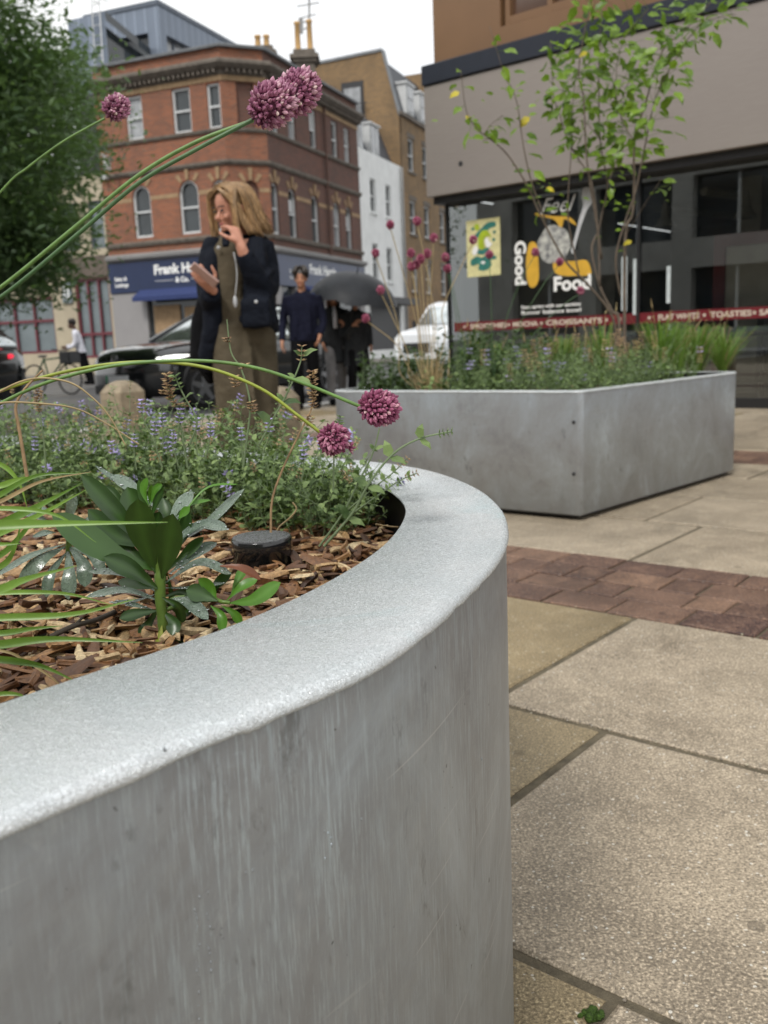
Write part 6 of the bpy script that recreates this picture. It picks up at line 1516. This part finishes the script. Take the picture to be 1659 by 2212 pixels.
# phone arm (viewer left) and raised arm (viewer right)
limb(mb,[wp(462,535,-.02),wp(452,600,-.04),wp(458,632,-.12),wp(450,612,-.24)],[.045,.038,.03,.026])
hand(mb,wp(458,624,-.24),wp(441,604,-.30)-wp(458,624,-.24),Vector((-.5,-.3,.8)),.98,.5,-1)
limb(mb,[wp(574,540,.03),wp(580,600,.0),wp(566,618,-.08),wp(532,560,-.20),wp(519,528,-.22)],[.046,.04,.04,.03,.026])
hand(mb,wp(520,530,-.22),wp(505,492,-.20)-wp(520,530,-.22),Vector((-.75,.55,.1)),1.0,.95,1)
mb.ell(wp(512,1078,-.06),(.045,.12,.04)); mb.ell(wp(562,1066,.0),(.045,.12,.04))
body=fuse(mb,'body',M_skin,WM,.008,2)
face_bits(WM,Ph,k,R3)
# hair: cap plus many overlapping locks, parted, falling to the shoulders
mb=MB(); mb.ell(Ph(0,.024,.035),(.084*k,.098*k,.094*k),16,12,R3); mb.rnd=.3
def lock(pts,r):
    mb.rnd=R_.uniform(.1,1); pts=[p+Vector((R_.gauss(0,.003),R_.gauss(0,.003),R_.gauss(0,.003))) for p in pts];  mb.tube(crv(pts,4),[r*w for w in np.interp(np.linspace(0,1,4*(len(pts)-1)+1),[0,.3,.8,1],[.6,1,.9,.15])],6)
for i in range(520):
    a=R_.uniform(-.25,1.25)*PI if R_.random()<.8 else R_.uniform(0,PI)   # angle round the head, 0=her left ear .. pi = right ear, back at pi/2
    ca_,sa=math.cos(a),math.sin(a); q=R_.uniform(.9,1.12)
    top=(R_.uniform(-.015,.02),-.03+R_.uniform(-.03,.05),.125+R_.uniform(-.006,.004))
    front = sa<-.2
    L=-.160+R_.uniform(-.035,.03); out=1.35+R_.uniform(-.05,.22)
    sw=max(0,ca_*.6+sa*.55)*R_.uniform(.6,1.1)
    p=[top,(ca_*.072*q,.02+sa*.085*q,.096),(ca_*.095*q+.01*sw,.022+sa*.110*q+.012*sw,.02),(ca_*.096*q+.02*sw,.022+sa*.115*q+.02*sw,-.06),(ca_*.080*out+.028*sw,.03+sa*.095*out+.03*sw,L+.015*sw)]
    if front: 
        if abs(ca_)<.72: continue
        p[2]=(ca_*.095,-.05,.01); p[3]=(ca_*.095,-.065,-.07); p[4]=(ca_*.10,-.07,-.12)
    lock([Ph(*v) for v in p],R_.uniform(.0035,.0065))
for i in range(70):  # hanging forward side locks on the far side of the face
    u=R_.random(); lock([Ph(.02,-.05,.118),Ph(-.06,-.07,.08+.02*u),Ph(-.085,-.06-.02*u,.01),Ph(-.088,-.07-.02*u,-.07),Ph(-.075-.03*u,-.10,-.14-.02*u)],.005)
for i in range(70):
    u=R_.random(); lock([Ph(.0,-.05,.12),Ph(.055,-.072,.085),Ph(.082,-.05+.03*u,.02),Ph(.088,-.035+.04*u,-.06),Ph(.10+.03*u,-.02+.04*u,-.145)],.0055)
mb.build('hair',M_blond,WM,smooth=True)
# olive jumpsuit
mb=MB()
mb.etube([wp(500,512,.0),wp(500,540,-.01),wp(496,590,-.02),wp(492,645,-.01),wp(512,690,.01),wp(525,740,.03)],[(.06,.06),(.12,.10),(.12,.10),(.112,.10),(.15,.12),(.155,.12)],20)
mb.etube([wp(497,700,-.02),wp(500,800,-.05),wp(508,900,-.04),wp(512,985,-.02),wp(514,1058,-.01)],[(.105,.115),(.095,.105),(.095,.10),(.095,.10),(.10,.105)],16)
mb.etube([wp(548,700,.06),wp(558,800,.06),wp(562,900,.07),wp(566,985,.09),wp(568,1050,.10)],[(.115,.12),(.105,.11),(.10,.10),(.10,.10),(.105,.105)],16)
for i in range(9): x=R_.uniform(465,545); mb.tube([wp(x,730+R_.uniform(-20,20),-.09),wp(x+R_.uniform(-8,8),900,-.125),wp(x+R_.uniform(-6,6),1000,-.10)],[.008,.016,.008],6)
fuse(mb,'jumpsuit',M_olive,WM,.012,3)
# jacket: back shell, front panels, sleeves, collar
mb=MB()
mb.etube([wp(526,508,.05),wp(528,530,.05),wp(532,580,.06),wp(536,640,.07),wp(542,700,.08),wp(545,722,.08)],[(.11,.07),(.145,.085),(.142,.09),(.138,.10),(.145,.11),(.145,.115)],20)
mb.tube([wp(466,520,.0),wp(460,560,-.07),wp(458,640,-.10),wp(460,710,-.09),wp(452,770,-.05),wp(455,800,-.02)],[.04,.045,.05,.055,.06,.04],10)  # viewer-left panel
mb.tube([wp(555,520,-.02),wp(552,570,-.09),wp(556,640,-.10),wp(572,705,-.08)],[.05,.065,.075,.08],10)
mb.tube([wp(572,560,.02),wp(574,640,.02),wp(578,705,.03)],[.045,.052,.05],10)
limb(mb,[wp(466,522,.0),wp(455,560,-.03),wp(449,610,-.06),wp(453,648,-.10),wp(455,632,-.20)],[.06,.062,.06,.058,.052])
limb(mb,[wp(565,524,.03),wp(576,575,.02),wp(575,622,-.04),wp(553,602,-.14),wp(526,545,-.205)],[.062,.064,.066,.06,.046])
mb.tube(crv([wp(488,535,-.10),wp(492,508,-.04),wp(515,500,.06),wp(545,506,.05),wp(550,520,-.02),wp(540,545,-.11)]),.022,8)
for a,b in (((592,580),(565,612)),((590,600),(560,622)),((580,560),(548,590)),((575,610),(545,590))): mb.tube([wp(*a,-.055),wp((a[0]+b[0])/2,(a[1]+b[1])/2,-.14),wp(*b,-.16)],[.008,.014,.006],6)
mb.tube(crv([wp(520,690,-.12),wp(548,692,-.17),wp(582,690,-.13)]),.02,8); mb.box(*(lambda p:(p.x-.075,p.x+.07,p.y-.02,p.y+.03,p.z-.08,p.z+.06))(wp(553,672,-.165)))
fuse(mb,'jacket',M_jkt,WM,.011,3)
mb=MB(); mb.tube([wp(440,640,.02),wp(436,700,.03),wp(440,770,.03),wp(458,830,.02)],[.03,.06,.075,.02],10); fuse(mb,'shoulder_bag',M_bag,WM,.014,3)
mb=MB()
for x,y,d in ((472,535,-.13),(553,652,-.225)): mb.ell(wp(x,y,d),(.009,.005,.009),8,6)
mb.tube(crv([wp(505,545,-.12),wp(512,590,-.15),wp(508,640,-.15)]),.003,5); mb.ell(wp(508,652,-.15),(.012,.008,.03),8,6)
mb.build('buttons_and_pendant',M_silver,WM,smooth=True)
mb=MB()
for x,y,d in ((512,1078,-.06),(562,1066,.0)): mb.ell(wp(x,y,d),(.052,.135,.05),12,8)
mb.build('shoes',M_bag,WM,smooth=True)
# phone: a thing of its own
c=wp(441,594,-.335); ax=(wp(414,573,-.35)-wp(466,613,-.32)).normalized(); up_=Vector((.5,.62,.6)); nz_=(up_-ax*up_.dot(ax)).normalized(); wd=ax.cross(nz_)
mb=MB(Matrix(((ax.x,wd.x,nz_.x,c.x),(ax.y,wd.y,nz_.y,c.y),(ax.z,wd.z,nz_.z,c.z),(0,0,0,1)))); mb.box(-.072,.072,-.035,.035,-.0045,.0045,.004); 
ph_=thing('mobile_phone','rose pink mobile phone held in the hand of the blond woman','phone',c); mb.build('case',M_pink,ph_); mb2=MB(mb.M); mb2.box(-.067,.067,-.031,.031,.0046,.0052); mb2.build('screen',M_glassd,ph_)
# ---------- generic standing / walking person
def person(x,ytop,Y,hgt,yaw,label,skin,hair,top,trs,arms,legs,hairlen=0,coat=None,shirt=None,lean=0.,sh=.205):
    o=Yp(x,ytop,Y); o=Vector((o.x,o.y,o.z-hgt)); fl=0 if not legs.get('road') else -.095; o.z=fl
    hgt=Yp(x,ytop,Y).z-fl; k=hgt/1.75
    Rz=Matrix.Rotation(yaw,3,'Z')
    def P(a,b,c): return o+Rz@Vector((a,b-lean*(c/1.75)**2,c))*k
    t=thing('person',label,'person',o); mb=MB()
    R3,kk,Ph=head(mb,P(0,-.02,1.64),.23*k,yaw,rad(5)); mb.tube([P(0,.0,1.57),P(0,.01,1.5),P(0,.01,1.42)],[.052*k,.05*k,.065*k],10)
    mb.etube([P(0,0,1.40),P(0,0,1.2),P(0,0,1.0),P(0,0,.9)],[(.16*k,.09*k,yaw),(.14*k,.09*k,yaw),(.13*k,.09*k,yaw),(.14*k,.1*k,yaw)])
    for s_,(kn,an) in ((-1,legs['l']),(1,legs['r'])):
        limb(mb,[P(.09*s_,0,.92),P(.095*s_,kn,.5),P(.10*s_,an,.08)],[.08*k,.055*k,.04*k]); mb.ell(P(.10*s_,an-.06,.045),(.048*k,.13*k,.045*k),10,6,Rz)
    for s_,(el,wr) in ((-1,arms['l']),(1,arms['r'])):
        e=P(*el); w_=P(*wr); limb(mb,[P(.19*s_,0,1.42),e,w_],[.045*k,.036*k,.027*k]); hand(mb,w_,(w_-e),Rz@Vector((-s_,0,0)),k,.5,s_)
    fuse(mb,'body',skin,t,.011,2); face_bits(t,Ph,kk,R3)
    mb=MB(); mb.ell(Ph(0,.02,.04),(.085*kk,.10*kk,.092*kk),12,8,R3)
    for i in range(70):
        a=R_.uniform(-.3,1.3)*PI; ca_,sa=math.cos(a),math.sin(a); mb.rnd=R_.random()
        if hairlen: 
            if sa<-.5: continue
            pts=[Ph(0,0,.125),Ph(ca_*.08,.02+sa*.09,.07),Ph(ca_*.095,.02+sa*.1,-.05),Ph(ca_*.1,.02+sa*.11,-hairlen)]
        else: w9=R_.uniform(-.01,.015); pts=[Ph(ca_*.02,.01+sa*.02,.128+w9),Ph(ca_*.06,.01+sa*.07,.128+w9),Ph(ca_*.092,.005+sa*.105,.075+w9),Ph(ca_*.09,.005+sa*.108,.045 if sa<0 else .0)]
        mb.tube(pts,[.018*k]*(len(pts)-1)+[.006*k],6)
    mb.build('hair',hair,t,smooth=True)
    mb=MB(); W=sh/.205
    hem=.86
    mb.etube([P(0,0,1.47),P(0,0,1.43),P(0,0,1.3),P(0,0,1.1),P(0,0,.98),P(0,0,hem)],[(.08*k,.065*k,yaw),(.19*k*W,.10*k,yaw),(.19*k*W,.12*k,yaw),(.165*k*W,.115*k,yaw),(.17*k*W,.12*k,yaw),(.18*k*W,.13*k,yaw)])
    for s_,(el,wr) in ((-1,arms['l']),(1,arms['r'])):
        e=P(*el); w_=P(*wr); limb(mb,[P(.175*s_*W,0,1.425),e,e.lerp(w_,.93)],[.062*k,.055*k,.042*k])
    for i in range(8): a=R_.uniform(-.14,.14); mb.tube([P(a,-.11,1.35),P(a+R_.uniform(-.04,.04),-.125,1.1),P(a,-.13,.9)],[.006*k,.014*k,.008*k],6)
    for s_ in (-1,1): mb.tube([P(.02*s_,-.10,1.40),P(.06*s_,-.05,1.48),P(.05*s_,.05,1.5)],.016*k,6)
    if coat: 
        mb.etube([P(0,.02,1.0),P(0,.02,.8),P(0,.02,coat)],[(.19*k,.13*k,yaw),(.21*k,.14*k,yaw),(.23*k,.15*k,yaw)])
    fuse(mb,'jacket' if coat else 'shirt',top,t,.013,3)
    if shirt:
        mb=MB(); mb.tube([P(0,-.095,1.47),P(0,-.128,1.35),P(0,-.135,1.15)],[.02*k,.035*k,.03*k],8); mb.build('inner_shirt',shirt,t,smooth=True)
    mb=MB(); mb.etube([P(0,0,1.0),P(0,0,.9),P(0,0,.82)],[(.155*k,.11*k,yaw),(.165*k,.12*k,yaw),(.16*k,.11*k,yaw)])
    for s_,(kn,an) in ((-1,legs['l']),(1,legs['r'])): mb.etube([P(.085*s_,0,.88),P(.095*s_,kn,.5),P(.10*s_,lerp(kn,an,.6),.25),P(.10*s_,an,.07)],[(.095*k,.11*k,yaw),(.078*k,.085*k,yaw),(.072*k,.08*k,yaw),(.07*k,.08*k,yaw)])
    fuse(mb,'trousers',trs,t,.013,2)
    mb=MB()
    for s_,(kn,an) in ((-1,legs['l']),(1,legs['r'])): mb.ell(P(.10*s_,an-.06,.045),(.055*k,.145*k,.055*k),10,6,Rz)
    mb.build('shoes',M_bag,t,smooth=True)
    return t,P
person(649,582,11.6,1.78,rad(-4),'dark haired man walking towards us in a dark navy shirt and black trousers',M_skin2,M_dhair,M_nshirt,M_btrs,dict(l=((-.27,.06,1.12),(-.27,-.08,.86)),r=((.25,.05,1.12),(.21,-.08,.92))),dict(l=(-.10,.0),r=(.04,.22)),sh=.22)
person(718,622,12.4,1.66,rad(10),'brown haired woman in a dark open coat over a white top, under the umbrella',M_skin2,M_bhair,M_coatg,M_gtrs,dict(l=((-.22,.04,1.1),(-.2,-.14,.92)),r=((.22,.02,1.1),(.12,-.2,1.2))),dict(l=(-.14,-.12),r=(.06,.25)),hairlen=.18,coat=.62,shirt=M_wsh)
person(765,632,12.3,1.66,rad(20),'person in a charcoal coat, head hidden under the umbrella they carry',M_skin2,M_dhair,M_coatg,M_btrs,dict(l=((-.22,.02,1.1),(-.10,-.2,1.25)),r=((.24,.04,1.1),(.22,-.06,.9))),dict(l=(-.05,.05),r=(.02,.1)),coat=.6,sh=.23)
person(176,691,24.2,1.75,rad(-75),'person in a white shirt bending forward beside the beige office wall',M_skin3,M_dhair,M_wsh,M_btrs,dict(l=((-.2,-.16,1.1),(-.12,-.38,1.05)),r=((.2,-.12,1.1),(.12,-.34,1.0))),dict(l=(-.05,.08),r=(.05,.2)),lean=.28)
# umbrella
uc=Yp(772,588,12.0); UM=thing('umbrella','open dark grey umbrella tilted to the right over two pedestrians','umbrella',uc)
Rm=Matrix.Translation(uc)@Matrix.Rotation(rad(11),4,'Y')@Matrix.Rotation(rad(12),4,'X')
mb=MB(); mb.sm=True; rings=[];rad_=.56
for i in range(1,9):
    u=i/8; r=rad_*math.sin(u*1.25)/math.sin(1.25); z=-.33*(1-math.cos(u*1.25))/(1-math.cos(1.25)); ring=[]
    for k in range(32):
        a=2*PI*k/32; sc_=1-.05*u*(1-abs(math.cos(4*a))) ; ring.append(Rm@Vector((math.cos(a)*r*sc_,math.sin(a)*r*sc_,z+ .03*u*u*(1-abs(math.cos(4*a))))))
    rings.append(ring)
mb.loft(rings,True,True,False); mb.build('canopy',M_umb,UM)
mb=MB(Rm)
for k in range(8):
    a=2*PI*k/8; mb.tube([(math.cos(a)*rad_*math.sin(u*1.25)/math.sin(1.25)*.995,math.sin(a)*rad_*math.sin(u*1.25)/math.sin(1.25)*.995,-.33*(1-math.cos(u*1.25))/(1-math.cos(1.25))-.006) for u in (0,.25,.5,.75,1)],.004,4)
mb.build('ribs',M_plast,UM)
mb=MB(Rm); mb.tube([(0,0,.06),(0,0,-.85)],.008,6); mb.tube([(0,0,-.78),(0,0,-.86)],.016,8); mb.build('shaft',M_plast,UM)
# ================================================================ light, sky, camera
w=bpy.data.worlds.new('World'); sc.world=w; w.use_nodes=True; nt=w.node_tree; bg=nt.nodes['Background']
SE,SA=48,205   # overcast sun: high, from behind-left of the camera
sky=nt.nodes.new('ShaderNodeTexSky'); sky.sky_type='NISHITA'; sky.sun_disc=False; sky.sun_elevation=rad(SE); sky.sun_rotation=rad(SA); sky.air_density=1.; sky.dust_density=6.; sky.ozone_density=1.
hs=nt.nodes.new('ShaderNodeHueSaturation'); hs.inputs['Saturation'].default_value=.15; nt.links.new(sky.outputs[0],hs.inputs['Color'])
tc=nt.nodes.new('ShaderNodeTexCoord'); nz=nt.nodes.new('ShaderNodeTexNoise'); nz.inputs['Scale'].default_value=2.2; nz.inputs['Detail'].default_value=5
nt.links.new(tc.outputs['Generated'],nz.inputs['Vector'])
rp=nt.nodes.new('ShaderNodeValToRGB'); rp.color_ramp.elements[0].position=.3; rp.color_ramp.elements[0].color=(8.6,8.9,9.3,1); rp.color_ramp.elements[1].position=.7; rp.color_ramp.elements[1].color=(10.6,10.6,10.4,1)
nt.links.new(nz.outputs[0],rp.inputs[0])
mx=nt.nodes.new('ShaderNodeMix'); mx.data_type='RGBA'; mx.inputs[0].default_value=.85; nt.links.new(hs.outputs[0],mx.inputs[6]); nt.links.new(rp.outputs[0],mx.inputs[7])
nt.links.new(mx.outputs[2],bg.inputs[0]); bg.inputs[1].default_value=.10
sl=bpy.data.lights.new('sun','SUN'); sl.energy=1.5; sl.angle=rad(12); sl.color=(1,.97,.92); so=bpy.data.objects.new('sun',sl); C.objects.link(so)
sd=Vector((math.sin(rad(SA))*math.cos(rad(SE)),math.cos(rad(SA))*math.cos(rad(SE)),math.sin(rad(SE)))); so.rotation_euler=(-sd).to_track_quat('-Z','Y').to_euler(); so.location=(0,-5,20)
cd=bpy.data.cameras.new('camera'); cam=bpy.data.objects.new('camera',cd); C.objects.link(cam); sc.camera=cam
cd.sensor_fit='VERTICAL'; cd.sensor_height=36; cd.sensor_width=27; cd.lens=FP/2212*36; cd.clip_start=.03; cd.clip_end=900
cam.matrix_world=Matrix(((CR.x,CU.x,-Fw.x,0),(CR.y,CU.y,-Fw.y,0),(CR.z,CU.z,-Fw.z,H),(0,0,0,1)))
cd.dof.use_dof=True; cd.dof.focus_distance=.84; cd.dof.aperture_fstop=10.; cd.dof.aperture_blades=0
sc.view_settings.view_transform='Standard'; sc.view_settings.look='None'; sc.view_settings.exposure=.41; sc.view_settings.gamma=1
sc.cycles.use_denoising=True; sc.cycles.max_bounces=8; sc.cycles.transparent_max_bounces=12
